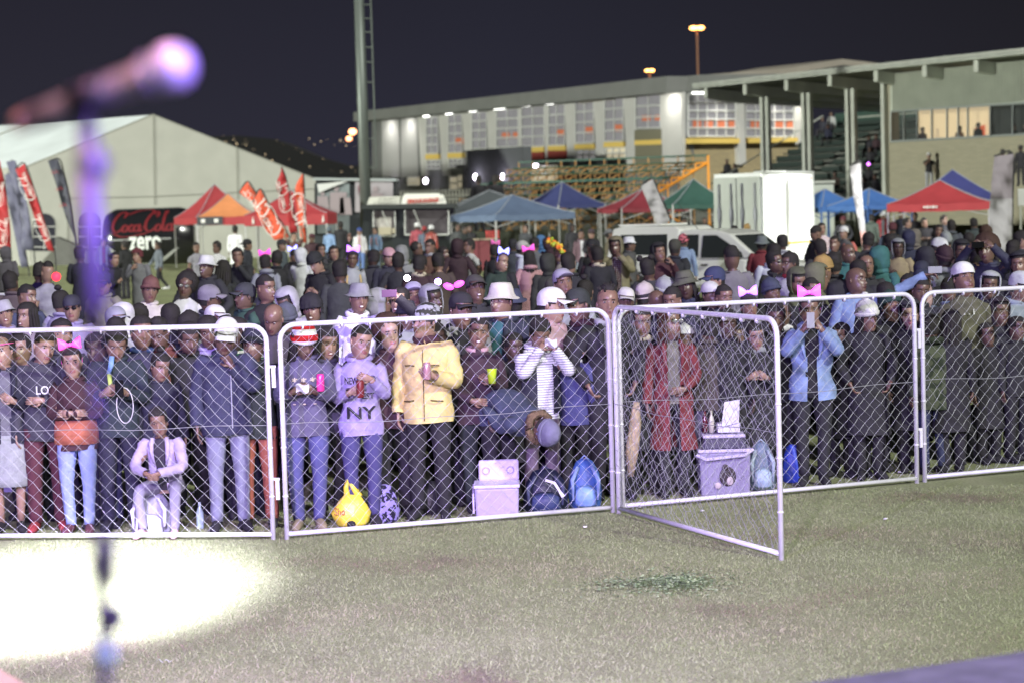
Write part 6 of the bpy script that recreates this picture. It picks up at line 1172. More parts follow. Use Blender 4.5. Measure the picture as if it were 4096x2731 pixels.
# ---- panel four
P(3870, 1047, 'tall man in olive tee shirt and white backward cap, chin up', Z=1.15, top='tee', tc='5b5a3c', hat='capback', hatc='white', hair='short', skin=2, look=(8, 14), pc='22201f', arms=('down', 'down'), print_=[('. . . i', -.04, 1.33, .07, 'white', .14)])
P(3800, 1228, 'person with long black hair seen from behind in a black coat', Z=.5, fem=1, top='coat', tc='0e0e12', hair='long', yaw=190, skin=1)
P(3722, 1255, 'person in green camouflage parka and blue jeans beside the fence gap', Z=.55, top='parka', tc=PD('cloth_camo_green', '4a5040', '2c3428', 'camo', 9), hair='short', legs='jeans', pc='25305c', yaw=-160, skin=1)
P(3995, 1185, 'person in dark maroon hood right of the olive tee', Z=1.0, top='hoodie', tc='1e2226', hat='hood', hatc='2c1c24', hair='short', skin=1)
P(4078, 1083, 'bearded man in pale cap and grey blue jacket at the right edge', Z=1.6, top='hoodie', tc='8d9ab0', hat='cap', hatc='c8cccf', yaw=40, skin=2, look=(15, -10))
P(3950, 1290, 'person in black coat behind the black plastic bag', Z=.9, top='coat', tc='0f1013', hair='short', skin=1)
P(4060, 1265, 'person in black trousers and dark jacket at the far right of the fence', Z=.8, top='jacket', tc='15161c', hair='short', pc='15151a', skin=1, yaw=30)
# ---- second and third rows, heads over the rail
for a_ in [
 (20, 1196, 'smiling person in pale hat at the left picture edge', dict(hat='bucket', hatc='b8b4c4', smile=1, skin=3, top='jacket', tc='lilac')), (92, 1200, 'laughing person with long dark hair near the left edge', dict(fem=1, hair='long', smile=2, skin=3, top='jacket', tc='9a8a9c')),
 (116, 1138, 'large close head turned right with white lined collar, upper left', dict(hair='fade', yaw=50, look=(15, 0), skin=2, top='jacket', tc='3c4468', scarf='white')), (278, 1178, 'man in dark sunglasses and patterned headband', dict(hat='capback', hatc='3a3a4c', specs='dark', skin=3, top='jacket', tc='lilac', look=(4, 0))),
 (236, 1126, 'person with dark hair tied up under a small red lamp', dict(hair='bun', yaw=150, skin=2, top='jacket', tc='a8a0c8')), (198, 1033, 'tall person with dark bushy hair in pale grey top, back turned', dict(hair='big', yaw=215, skin=3, top='tee', tc='9c98b0', h=1.76)),
 (412, 1084, 'person in dark blue cap beside the microphone stand', dict(hat='cap', hatc='2a3050', skin=3, top='jacket', tc='8a8478')), (444, 1224, 'person in pale grey cap low behind the first rail', dict(hat='cap', hatc='a0a0b4', yaw=20, top='jacket', tc='lightgrey')), (492, 1208, 'person in white hooded top with rounded hood', dict(hat='hood', hatc='e0dcec', yaw=160, top='hoodie', tc='white')),
 (546, 1187, 'person with bushy dark afro seen from behind', dict(hair='afro', yaw=170, top='jacket', tc='6a6478')), (577, 1106, 'person in brown knitted cap and cream jacket with dark cross zip', dict(hat='beanie', hatc='7a4a40', skin=2, top='jacket', tc='d8cfc4', h=1.66)), (726, 1093, 'person with round afro and glasses in white top', dict(fem=1, hair='bigafro', skin=1, specs='clear', top='tee', tc='d8d8dc', yaw=15, h=1.64)),
 (676, 1214, 'dark haired person just over the rail, left of the white cap', dict(hair='short', yaw=170, top='jacket', tc='dark')), (742, 1222, 'person with short black hair right of another dark head', dict(hair='flat', yaw=150, top='jacket', tc='navy', skin=3)), (820, 1138, 'person in grey flat cap facing right', dict(hat='cap', hatc='8a8494', yaw=75, skin=1, top='jacket', tc='navy')),
 (856, 1218, 'person in glaring white cap with orange peak over the rail', dict(hat='cap', hatc='white', yaw=60, skin=1, top='jacket', tc='silver')), (982, 1128, 'man in dark grey cap facing left with green striped collar', dict(hat='cap', hatc='3a3e44', yaw=-55, skin=1, top='jacket', tc='2c5a48')), (835, 1016, 'man in tilted white hat grinning', dict(hat='bucket', hatc='white', smile=1, skin=1, top='hoodie', tc='2a2c30', h=1.78)),
 (1082, 1098, 'smiling man in black tee shirt looking right', dict(hair='fade', smile=2, skin=2, top='tee', tc='141416', look=(35, 0), h=1.74)), (1172, 1150, 'person in loose pale grey hood looking down', dict(hat='hood', hatc='b4b2c0', top='hoodie', tc='b4b2c0', look=(-25, -25), skin=1)), (1150, 1212, 'person in slate grey beanie low behind the fence corner', dict(hat='beanie', hatc='555a6c', yaw=160, top='jacket', tc='dark')),
 (1085, 1222, 'shaven headed man looking down in the fence gap', dict(hair='bald', skin=2, look=(0, -28), top='jacket', tc='4a4250')), (1262, 1180, 'laughing person in round dark fur hat', dict(hat='helmet', hatc='1c1c20', smile=2, skin=2, top='jacket', tc='26262c', tilt=-6)), (1420, 1126, 'smiling man in grey bucket hat and white patterned hoodie', dict(hat='bucket', hatc='8f9098', smile=2, skin=2, top='hoodie', tc=floral, h=1.80, tilt=4)),
 (1510, 1150, 'person in pale grey hood turned to the right', dict(hat='hood', hatc='9a9aa2', yaw=120, top='hoodie', tc='9a9aa2')), (1603, 1198, 'person in dark blue round hat just over the rail', dict(hat='bucket', hatc='242838', skin=2, top='jacket', tc='silver')), (1668, 1126, 'man in white cap with raised lilac peak', dict(hat='capup', hatc='b8b0d8', skin=2, look=(30, 5), top='jacket', tc='27272b')),
 (1752, 1133, 'grinning person in red cap under a grey hood', dict(hat='hood', hatc='9c9ca8', skin=0, smile=1, top='hoodie', tc='9c9ca8', look=(15, 0))), (1918, 1098, 'laughing man in dark grey cap with head tilted back', dict(hat='cap', hatc='45423e', smile=2, skin=1, look=(-5, 14), top='jacket', tc='24262a', h=1.78)),
 (2245, 1074, 'person in white cap with raised lilac peak behind the pink jacket', dict(hat='capup', hatc='a8a4bc', skin=2, look=(25, 8), top='jacket', tc='silver', h=1.8)), (2205, 1110, 'person in plain olive cap turned away', dict(hat='capback', hatc='4c4e3a', yaw=30, skin=2, top='jacket', tc='olive')), (2062, 1150, 'person in dark blue bucket hat behind the pale hat', dict(hat='bucket', hatc='363e58', yaw=190, top='jacket', tc='navy')),
 (2505, 1147, 'person in white cap with small dark lettering', dict(hat='cap', hatc='d6d2ce', skin=1, top='jacket', tc='dark')), (2583, 1130, 'person in pale pink beanie with a dark band', dict(hat='beanie', hatc='c8b8b8', stripe='26202a', yaw=160, top='jacket', tc='cream')), (2612, 1163, 'shaven headed person seen from behind above the swung panel', dict(hair='bald', yaw=170, skin=1, top='jacket', tc='dark')),
 (2662, 1107, 'person in ribbed pale grey beanie seen from behind', dict(hat='beanie', hatc='a4a9a9', yaw=180, top='jacket', tc='grey')), (2697, 1147, 'person with cropped hair peering over the rail', dict(hair='fade', skin=2, top='jacket', tc='navy')), (2756, 1076, 'bearded man in olive bucket hat with hair at the sides', dict(hat='bucket', hatc='5c5e4a', skin=0, hair='dreads', look=(-8, -4), top='jacket', tc='27324a', h=1.78)),
 (2862, 1063, 'man in navy cap facing left', dict(hat='cap', hatc='2f3a66', yaw=-85, skin=3, top='jacket', tc='cream', h=1.74)), (2855, 1124, 'person in white rimmed dark cap', dict(hat='capback', hatc='d8d6da', skin=1, yaw=10, top='jacket', tc='dark')), (2882, 1140, 'man with high forehead in front of the white rimmed cap', dict(hair='fade', skin=2, top='jacket', tc='3a4a5a')),
 (3015, 1148, 'person with lit white and violet bow above the rail', dict(hair='short', fem=1, bow='violet', skin=2, top='jacket', tc='26222c')), (3100, 1112, 'man in slate blue beanie above the swung panel corner', dict(hat='beanie', hatc='3c4460', skin=1, top='jacket', tc='1c1a24', look=(8, 6))), (3230, 1112, 'short haired man just behind the magenta bow', dict(hair='fade', skin=2, top='jacket', tc='dark', look=(20, 0))),
 (3172, 1068, 'man with face framed by a moss green hood', dict(hat='hood', hatc='585c40', skin=2, top='hoodie', tc='585c40', look=(-5, -12), h=1.7)), (3262, 1048, 'person in large moss green hood turned right', dict(hat='hood', hatc='6a6c4c', yaw=95, top='hoodie', tc='6a6c4c', h=1.76)), (3292, 1022, 'person in mustard yellow beanie', dict(hat='beanie', hatc='b08a34', yaw=140, top='jacket', tc='2a2a28', h=1.74)),
 (3640, 1096, 'short haired man left of the third fence corner', dict(hair='fade', skin=2, top='jacket', tc='dark', yaw=-20)), (3658, 1112, 'older man with receding hair close to the fence gap', dict(hair='fade', skin=1, top='jacket', tc='22262c')), (3680, 1074, 'person in navy cap with white lettering', dict(hat='cap', hatc='27304a', yaw=30, skin=1, top='jacket', tc='1c1e24')), (3700, 1042, 'person in dark navy cap with small yellow mark', dict(hat='cap', hatc='20263c', yaw=170, skin=2, top='jacket', tc='101218')),
 (3705, 1128, 'person in dusty pink hood beside the last panel', dict(hat='hood', hatc='c49a98', yaw=150, top='hoodie', tc='c49a98', h=1.6)), (3795, 1112, 'person in washed denim jacket with cropped hair, back turned', dict(hair='fade', yaw=165, skin=2, top='jacket', tc='5e7494', h=1.66)), (3965, 1082, 'laughing person in grey hood with white edge', dict(hat='hood', hatc='b0b4ba', skin=1, smile=1, top='hoodie', tc='26282e')), (4062, 1002, 'person in black hood at the right', dict(hat='hood', hatc='1e2126', skin=2, yaw=-20, top='hoodie', tc='1e2126', h=1.76)),
 (2345, 1085, 'person with pale hair bobble and dark coat behind the green cap', dict(hair='bun', fem=1, top='coat', tc='dark', skin=2, yaw=150)), (3560, 1120, 'person with dark braided hair under the pointing arm', dict(hair='braids', fem=1, yaw=180, top='coat', tc='141418', h=1.7)), (3350, 1120, 'person in black hooded coat between denim arms', dict(hat='hood', hatc='16181c', yaw=150, top='coat', tc='16181c')),
 # ---- packed crowd behind
 (3118, 983, 'man with clear glasses in dark leather jacket, looking up right', dict(hair='flat', specs='clear', skin=1, look=(30, 8), top='open', tc='1f2124', ic='black')), (3117, 938, 'person with black hair in front of the white trailer side', dict(hair='short', yaw=170, skin=1, top='jacket', tc='lightgrey')), (3172, 1008, 'person with short hair and bright red collar', dict(hair='short', yaw=-40, skin=1, scarf='crimson', top='jacket', tc='cfd2d6')),
 (3255, 903, 'man in black jacket standing at the trailer corner', dict(hair='fade', yaw=100, skin=2, top='jacket', tc='1b1b20', h=1.78)), (3283, 892, 'person in pink and white striped shirt by the trailer corner', dict(hair='short', skin=3, top='tee', tc=PD('cloth_pink_stripe', 'white', 'palepink', 'stripe', 8), yaw=-20, h=1.72)), (3290, 957, 'person with neat black hair and dark hood, back turned', dict(hair='short', yaw=180, top='hoodie', tc='2c2e30')),
 (3328, 945, 'person with brown face in dark grey top left of the white cap', dict(hair='fade', skin=2, yaw=-30, top='jacket', tc='33302f')), (3372, 903, 'person in white cap and grey top with coral straps', dict(hat='cap', hatc='white', yaw=-60, skin=3, top='tee', tc='5a5a5c', bag='e06a5c')), (3402, 978, 'shaven headed man with teal collar', dict(hair='bald', skin=1, look=(20, 0), top='jacket', tc='teal')), (3452, 992, 'person with rounded short afro looking up', dict(hair='afro', skin=2, look=(10, 10), top='jacket', tc='27282c')),
 (3518, 982, 'person in teal hood', dict(hat='hood', hatc='1a6a66', yaw=140, top='hoodie', tc='1a6a66')), (3572, 886, 'person in maroon head wrap with yellow backpack straps', dict(hat='wrap', hatc='5a1a26', yaw=170, top='jacket', tc='26282a', bag='e0d03c')), (3603, 952, 'man in grey hood and tan coat', dict(hat='hood', hatc='8c9094', skin=0, top='coat', tc='a08f62')), (3625, 920, 'person in navy hood behind the tan coat', dict(hat='hood', hatc='20264a', yaw=180, top='hoodie', tc='20264a')),
 (3630, 872, 'person with warm lit face and pale collar under the red gazebo edge', dict(hair='short', skin=3, yaw=50, top='jacket', tc='30354a', h=1.7)), (3668, 915, 'person in pale tan hood', dict(hat='hood', hatc='6e675a', yaw=170, top='hoodie', tc='6e675a')), (3702, 872, 'dark haired person under the red gazebo', dict(hair='short', skin=2, top='jacket', tc='black')), (3742, 952, 'person in white cap worn sideways, head bowed', dict(hat='cap', hatc='d4d6d8', yaw=80, skin=2, top='jacket', tc='14161a', look=(0, -20))),
 (3795, 926, 'person in pale grey beanie and maroon coat, back turned', dict(hat='beanie', hatc='8f9694', yaw=180, top='coat', tc='3a1a22')), (3790, 982, 'person in maroon beanie and grey hoodie, back turned', dict(hat='beanie', hatc='35121c', yaw=180, top='hoodie', tc='7c8084', h=1.72)), (3842, 955, 'person with face framed by black hood, mid right', dict(hat='hood', hatc='16181a', skin=1, top='hoodie', tc='16181a')), (3882, 913, 'person with black hair and white collar, back turned', dict(hair='afro', yaw=180, scarf='white', top='jacket', tc='16181a')),
 (3815, 880, 'person in salmon shirt under the red gazebo', dict(hair='short', skin=1, top='open', tc='4c525c', ic='b8706c', yaw=160, h=1.72)), (3940, 905, 'person with curly dark brown hair left of the broad pale flag', dict(hair='bigafro', fem=1, yaw=150, skin=1, top='jacket', tc='2c2226', hc='brown')), (4085, 922, 'man with dark hair and grey jacket at the right edge', dict(hair='short', skin=3, yaw=60, top='jacket', tc='33373c', h=1.72)),
 (3485, 858, 'person in mint grey camouflage top by the narrow flag', dict(hair='short', yaw=160, top='hoodie', tc='5c6c62')), (3530, 846, 'person in white cap and red jacket below the blue gazebo', dict(hat='cap', hatc='e8ecf0', skin=1, top='open', tc='b0182a', ic='grey', h=1.75)), (3372, 865, 'person in maroon cap behind the blue gazebo leg', dict(hat='cap', hatc='6a1c30', skin=1, top='jacket', tc='3a3c44')), (3460, 930, 'person in dark grey coat left of the teal hood', dict(hair='short', yaw=180, top='coat', tc='24262a')),
 (3745, 895, 'person with black bobbed hair below the gazebo valance', dict(hair='bob', fem=1, skin=2, top='jacket', tc='1c1c20')), (3320, 1010, 'person in black jacket behind the mustard beanie', dict(hair='short', yaw=190, top='jacket', tc='1f2024')), (3420, 1040, 'person in long dark coat beside the pointing man', dict(hair='short', yaw=180, top='coat', tc='1a1c20')), (3560, 935, 'person in dark green coat left of the grey hood', dict(hair='short', yaw=200, top='coat', tc='1f2c28')), (3690, 985, 'person in dark hood between the tan coat and the sideways cap', dict(hat='hood', hatc='22242a', yaw=170, top='hoodie', tc='22242a')),
 (4030, 960, 'person in dark jacket right of the giant afro', dict(hair='short', yaw=150, top='jacket', tc='24262c')), (3900, 985, 'person in beige coat between grey hoodie and giant afro', dict(hair='short', yaw=180, top='coat', tc='8a7e5c')),
 # centre
 (2612, 1022, 'person with two round hair puffs and charcoal coat, back turned', dict(hair='buns', fem=1, yaw=180, top='coat', tc='2e2e32', h=1.66)), (2625, 968, 'person in black hood and burgundy top holding up a phone', dict(hat='hood', hatc='18181a', fem=1, skin=2, top='hoodie', tc='4a1822', arms=('down', 'face'))), (2705, 955, 'person in camouflage cap and shiny black jacket, back turned', dict(hat='cap', hatc='3e3e30', yaw=150, skin=1, top='puffer', tc='1a1e2a', bulk=1.1)),
 (2738, 936, 'person in multicoloured knitted hat and pale blue jacket', dict(hat='beanie', hatc=PD('cloth_multi', 'black', 'e07a8a', 'camo', 26), yaw=170, top='jacket', tc='7f9ac0')), (2942, 982, 'man with short hair in grey blazer, back turned', dict(hair='fade', yaw=185, skin=1, top='blazer', tc='77737a', h=1.76)), (3042, 940, 'person in grey bucket hat and deep red jacket, back turned', dict(hat='bucket', hatc='6a7474', yaw=170, top='jacket', tc='7a1018')), (3085, 975, 'person in pale hoodie beside the deep red jacket', dict(hair='short', yaw=180, top='hoodie', tc='c0c8d0')),
 (2010, 995, 'smiling man in green jacket wearing a blue lit bow', dict(hair='bald', bow='blue', smile=1, skin=3, yaw=30, top='jacket', tc='1c3a2a')), (1985, 962, 'person in black with pink bow facing away', dict(hair='short', bow='rose', yaw=170, top='jacket', tc='131316', fem=1)), (2050, 955, 'person in dark cap with grey jacket, left of the pale cap', dict(hat='cap', hatc='202224', yaw=160, top='jacket', tc='3c444c')), (2088, 962, 'person in pale cap and white jacket with blue trim', dict(hat='cap', hatc='b8b8b0', yaw=80, skin=1, top='hoodie', tc='c4c8e0')),
 (2112, 978, 'person with long braids and pink lit bow in patterned wrap, back turned', dict(hair='braids', fem=1, bow='pink', yaw=175, top='parka', tc=ethnic, h=1.7)), (2138, 950, 'short haired person in grey top beside the blue hood', dict(hair='short', yaw=170, skin=2, top='tee', tc='5c6064')), (2165, 940, 'person in bright blue hood', dict(hat='hood', hatc='3470a8', yaw=170, top='hoodie', tc='3470a8')), (2190, 948, 'person in burgundy checked hood', dict(hat='hood', hatc='3c1c26', yaw=150, top='hoodie', tc='3c1c26')),
 (2190, 1012, 'person in olive hooded parka, back turned', dict(hat='hood', hatc='2e3228', yaw=180, top='parka', tc='2e3228', h=1.62)), (2250, 975, 'person with orange flower crown and long black hair facing left', dict(hair='long', fem=1, yaw=-75, skin=2, top='jacket', tc='b8b09c', h=1.68)), (2325, 908, 'slim person in mauve open jacket and pale jeans', dict(hair='bun', fem=1, skin=2, yaw=10, top='open', tc='7a5a64', ic='white', legs='jeans', pc='9aa8bc', h=1.7)),
 (2370, 915, 'small person in patterned cap and dark top behind the burgundy jacket', dict(hat='cap', hatc='4a3a44', skin=3, top='jacket', tc='26262e')), (2372, 955, 'person in black cap between mauve and tan jackets', dict(hat='cap', hatc='141618', skin=2, top='jacket', tc='16181c')), (2365, 986, 'smiling person in burgundy quilted jacket, body turned away', dict(hair='fade', smile=1, skin=2, yaw=-30, look=(20, 0), top='jacket', tc='3a1c26', h=1.64)), (2400, 985, 'person in black jacket with white shoulder strap', dict(hair='short', yaw=190, top='jacket', tc='14171c', scarf='cream')),
 (2438, 916, 'person in grey cap and beige jacket left of the tan parka', dict(hat='capback', hatc='6c6e70', yaw=100, top='jacket', tc='8a8060')), (2478, 943, 'man in tan parka, hood over grey cap, drinking', dict(hat='hood', hatc='77704e', skin=1, top='parka', tc='857c56', ic=plaid, inner='x', arms=('down', 'mouth'), h=1.78)), (2512, 944, 'person in wide white hat at the pickup tailgate', dict(hat='bucket', hatc='e4e6ee', skin=1, yaw=60, top='jacket', tc='4c4c4c')),
 (1992, 1010, 'person in dark jacket behind the blue bow', dict(hair='short', yaw=160, top='jacket', tc='17191c')),
 (1550, 990, 'person in pale pink cap and navy jacket, back turned', dict(hat='capback', hatc='d49aa8', yaw=10, top='jacket', tc='2c2e3e', h=1.72)), (1615, 979, 'person in soft grey hood by the food trailer', dict(hat='hood', hatc='8a8c8c', yaw=180, top='hoodie', tc='8a8c8c')), (1664, 952, 'person with bushy black hair in profile facing right', dict(hair='afro', yaw=80, skin=1, top='jacket', tc='1c1a1c', h=1.74)), (1716, 957, 'man in brown hoodie with pale collar', dict(hair='fade', skin=2, look=(-15, 0), scarf='lightgrey', top='hoodie', tc='6e4a30', h=1.74)),
 (1668, 1020, 'person with braided crown and maroon jacket, white collar', dict(hair='short', yaw=170, skin=1, scarf='cream', top='jacket', tc='3a1a20', h=1.66)), (1770, 987, 'young person in beige jacket facing right', dict(hair='short', yaw=70, skin=1, top='jacket', tc='a8a08c', h=1.6)), (1808, 974, 'person with dark hair and white scarf, back turned', dict(hair='afro', yaw=190, scarf='white', top='jacket', tc='24282a', h=1.66)), (1838, 953, 'person in maroon hooded jacket with dark back panel', dict(hat='hood', hatc='35161c', yaw=180, top='hoodie', tc='35161c', h=1.76)), (1882, 955, 'person in white shirt with red sleeve left of the gazebo leg', dict(hair='short', yaw=-60, skin=2, top='tee', tc='c4c4c8')),
 (1590, 1010, 'person in dark coat between pink cap and grey hood', dict(hair='short', yaw=170, top='coat', tc='26282c')), (1755, 1010, 'person in brown coat behind the young person', dict(hair='short', yaw=180, top='coat', tc='4c3c32')),
 (1056, 1000, 'person in pale grey sweater with pink lit bow and backpack, back turned', dict(hair='short', fem=1, bow='pink', yaw=185, top='hoodie', tc='8e92a0', bag='3c3f4c', h=1.72)), (1104, 1003, 'broad man in black jacket, back turned', dict(hair='short', yaw=180, top='jacket', tc='141619', bulk=1.12)), (1172, 985, 'short haired person in black with blue lit bow, back turned', dict(hair='fade', bow='blue', yaw=180, skin=2, top='jacket', tc='141517')), (1124, 957, 'man in dark cap and grey green jacket facing right', dict(hat='cap', hatc='232428', yaw=70, skin=2, top='jacket', tc='47555a', arms=('down', 'hold'))),
 (1240, 935, 'person in burgundy cap and sweater by the red flags', dict(hat='cap', hatc='5a1c30', skin=1, top='jacket', tc='401820')), (1215, 990, 'person in white hooded coat raising a cup', dict(hat='hood', hatc='d6d8de', yaw=160, top='coat', tc='d6d8de', arms=('down', 'face'))), (1288, 1008, 'man in black beanie and dark jacket looking at his phone', dict(hat='beanie', hatc='1e2222', skin=3, yaw=-30, look=(-10, -25), top='hoodie', tc='17191b', arms=('hold', 'hold'), h=1.74)), (1332, 983, 'person in green jacket waving with raised hand', dict(hair='short', fem=1, skin=3, top='open', tc='34392f', ic='cream', arms=('down', 'up'))),
 (1400, 985, 'person with violet lit bow and yellow straps over pale sweater', dict(hair='short', fem=1, bow='violet', skin=1, mouth=1, top='hoodie', tc='a9acb4', bag='d8b45c', h=1.74)), (560, 988, 'person in red wrap and grey coat with hand to face', dict(hat='wrap', hatc='6e1c2a', skin=3, top='coat', tc='77787e', arms=('chin', 'down'), h=1.72)), (782, 970, 'man in pale waistcoat with orange panel facing right', dict(hair='fade', yaw=35, skin=2, top='tee', tc='9c9aa4')), (870, 956, 'man in checked shirt with curly top hair', dict(hair='flat', yaw=-20, skin=1, top='tee', tc=check, h=1.74)),
 (892, 1034, 'person with curly dark hair down the back of a dark jacket', dict(hair='long', fem=1, yaw=160, top='jacket', tc='1d2320', h=1.7)), (965, 992, 'man in dark top with white print holding food to his mouth', dict(hair='short', skin=2, top='hoodie', tc='1d2320', arms=('down', 'mouth'), h=1.74)), (988, 956, 'bearded man in dark cap in profile facing right', dict(hat='capback', hatc='141414', yaw=80, skin=2, top='jacket', tc='262c34')), (762, 1076, 'person in small burgundy beanie', dict(hat='beanie', hatc='401828', yaw=170, top='jacket', tc='17171b', h=1.5)),
 (495, 962, 'person in black and yellow jacket beside the giant can', dict(hair='short', yaw=-120, skin=2, top='jacket', tc='1f2220')), (430, 1010, 'person in dark clothes crouching forward by the giant can', dict(hair='short', yaw=60, skin=3, lean=12, top='jacket', tc='1a1b22')), (404, 955, 'person in red and pale blue jacket left of the giant can', dict(hair='short', skin=2, top='open', tc='6c7c98', ic='7a1a3c')), (330, 985, 'dark figure standing alone on the grass behind the microphone stand', dict(hair='short', yaw=180, top='coat', tc='222634', pc='4a5a60', h=1.8)), (15, 985, 'person in grey hood at the left edge', dict(hat='hood', hatc='55505c', yaw=170, top='hoodie', tc='55505c', h=1.76)), (165, 1050, 'person in deep violet coat beside the bushy hair', dict(hair='short', yaw=180, top='coat', tc='2c1a58', h=1.7)), (45, 1118, 'person in red jacket low at the left edge', dict(hair='short', yaw=180, top='jacket', tc='8a1c30', h=1.5)),
 ]:
    x, y, lb, k = a_; k = dict(k); k.setdefault('arms', random.choice((('down', 'down'), ('down', 'pocket'), ('cross', 'cross'), ('hold', 'down'), ('pocket', 'pocket')))); k.setdefault('pc', random.choice(('black', 'dark', 'navy', 'dkdenim'))); P(x, y, lb, **k)
# ---- special ones
r = P(1590, 1136, 'grinning man holding a phone with its lamp lit', skin=3, smile=2, hat='flat', hair='short', top='jacket', tc='26262a', arms=('down', 'camera'), look=(5, 0), h=1.7, Z=21.0)
hold(r, 1, 'phone', 'phone with lit lamp held up by the grinning man', rot=1, c='mauve', off=(-.02, -.03, .0)); q = at(1628, 1113, r[3] - .3); lightball(q.x, q.y, q.z, .030, 'f4e8ff', 'dazzling white phone lamp above the crowd', s=30)
lamp('POINT', 'phone_lamp', (q.x, q.y - .1, q.z), (0, 0, 0), 4, (.9, .8, 1), shadow_soft_size=.05)
r = P(3415, 1074, 'man in denim jacket stretching his arm out with a silver phone', hair='bald', skin=1, yaw=10, look=(35, 8), top='jacket', tc=denim(), arms=('down', 'reach'), h=1.80, specs=None)
hold(r, 1, 'phone', 'silver phone at the end of the outstretched denim arm', rot=1, c='lightgrey', off=(.03, -.02, .02))
r = P(3962, 938, 'person with giant dark brown afro holding a phone in both hands', fem=1, hair='bigafro', hc='brown', skin=1, top='jacket', tc='30344a', arms=('camera', 'camera'), h=1.80, Z=25.0)
hold(r, -1, 'phone', 'dark phone raised in front of the giant afro', rot=1, off=(.05, -.03, -.03))
q = at(225, 1108, 26); lightball(q.x, q.y, q.z, .055, 'ff2a3c', 'small glowing red lamp above the tied up hair', s=4, name='red_lamp', cat='red lamp')
q = at(1752, 1128, 22); lightball(q.x, q.y, q.z, .035, 'b890ff', 'small violet phone lamp above the grey hood', s=14)
q = at(1815, 1142, 22.5); 
b = MB()
for s in (-1, 1): b.ball((q.x + s * .055, q.y, q.z + s * .012), (.058, .02, .034), rot=Matrix.Rotation(-s * .35, 3, 'Y'), u=12, w=8)
tag(b.build('bow', bowm('magenta'), None, True), 'glowing pink bow on the head behind the black cap', 'bow')
# flower crown
q = at(2240, 1010, ground(2250, 975, 1.68 + RISE).y); b = MB()
for k in range(26): t = k / 25; b.ball((q.x - .16 + .30 * t + random.uniform(-.04, .04), q.y - .06 + random.uniform(-.05, .05), q.z + .22 - .30 * t + random.uniform(-.05, .05)), .035, k % 3, 6, 5, jit=.15)
tag(b.build('flower_crown', [mat('petal_orange', (.9, .22, .03), .5, var=0), mat('petal_yellow', (.9, .6, .06), .5, var=0), mat('petal_lime', (.45, .55, .05), .5, var=0)]), 'orange and yellow flower crown on long black hair', 'flower crown')
# ---- full figures in the distance
def D(px, py, feet, lb, g='people in the middle distance', **k):
    q = ground(px, feet, RISE); k.setdefault('look', (0, 0)); k.setdefault('skin', 1); z = at(px, py, q.y).z - RISE; k.setdefault('lod', 1); return person(lb, (q.x, q.y, RISE), ztop=z, group=g, **k)
D(640, 966, 1172, 'person walking left in denim jacket and black leggings', pose='walk', fem=1, yaw=-60, hair='short', top='jacket', tc='66707c', legs='leggings', pc='black', shoe='white', arms=('swing', 'down'))
D(947, 903, 1110, 'person in brilliant white coat, back turned, under the orange gazebo', yaw=170, hair='short', top='coat', tc='f4f4fa', pc='grey')
D(1443, 911, 1095, 'person in blue cap, white jacket and blue jeans', fem=1, hat='cap', hatc='2a55b8', top='open', tc='f0eef4', ic='palepink', legs='jeans', pc='5a80c8', skin=3)
D(1506, 909, 1092, 'person in denim jacket with orange bag facing left', yaw=-30, hair='short', top='jacket', tc='7090b8', legs='jeans', pc='6c7c94', skin=3, bag='e07840')
D(1322, 908, 1090, 'person in pale blue jacket and grey cap by the poster truck', yaw=150, hat='cap', hatc='5c6c78', top='jacket', tc='7ea4d8', pc='navy')
D(1368, 886, 1085, 'dark silhouette of a person by the poster truck', yaw=180, hair='short', top='jacket', tc='1a1c1c', pc='black')
D(1674, 890, 1080, 'person in white cap and red jacket at the food trailer, left of two', yaw=180, hat='cap', hatc='white', top='jacket', tc='b04050')
D(1730, 900, 1085, 'person in white cap and shiny red leather jacket at the food trailer', yaw=150, hat='cap', hatc='white', top='jacket', tc=mat('leather_red', (.30, .07, .06), .35, var=.2, scale=6))
D(1702, 905, 1085, 'person in red cap and grey blue jacket between two white caps', yaw=180, hat='cap', hatc='red', top='jacket', tc='5c6a80')
D(1835, 895, 1085, 'person in grey jacket serving under the pale blue gazebo', yaw=20, hair='short', top='jacket', tc='4c5050')
D(1885, 900, 1085, 'person in black behind the maroon counter', yaw=-20, hair='short', top='jacket', tc='1a1c1e')
D(1862, 905, 1090, 'person in dark green under the pale blue gazebo', yaw=60, hair='short', top='jacket', tc='26302c')
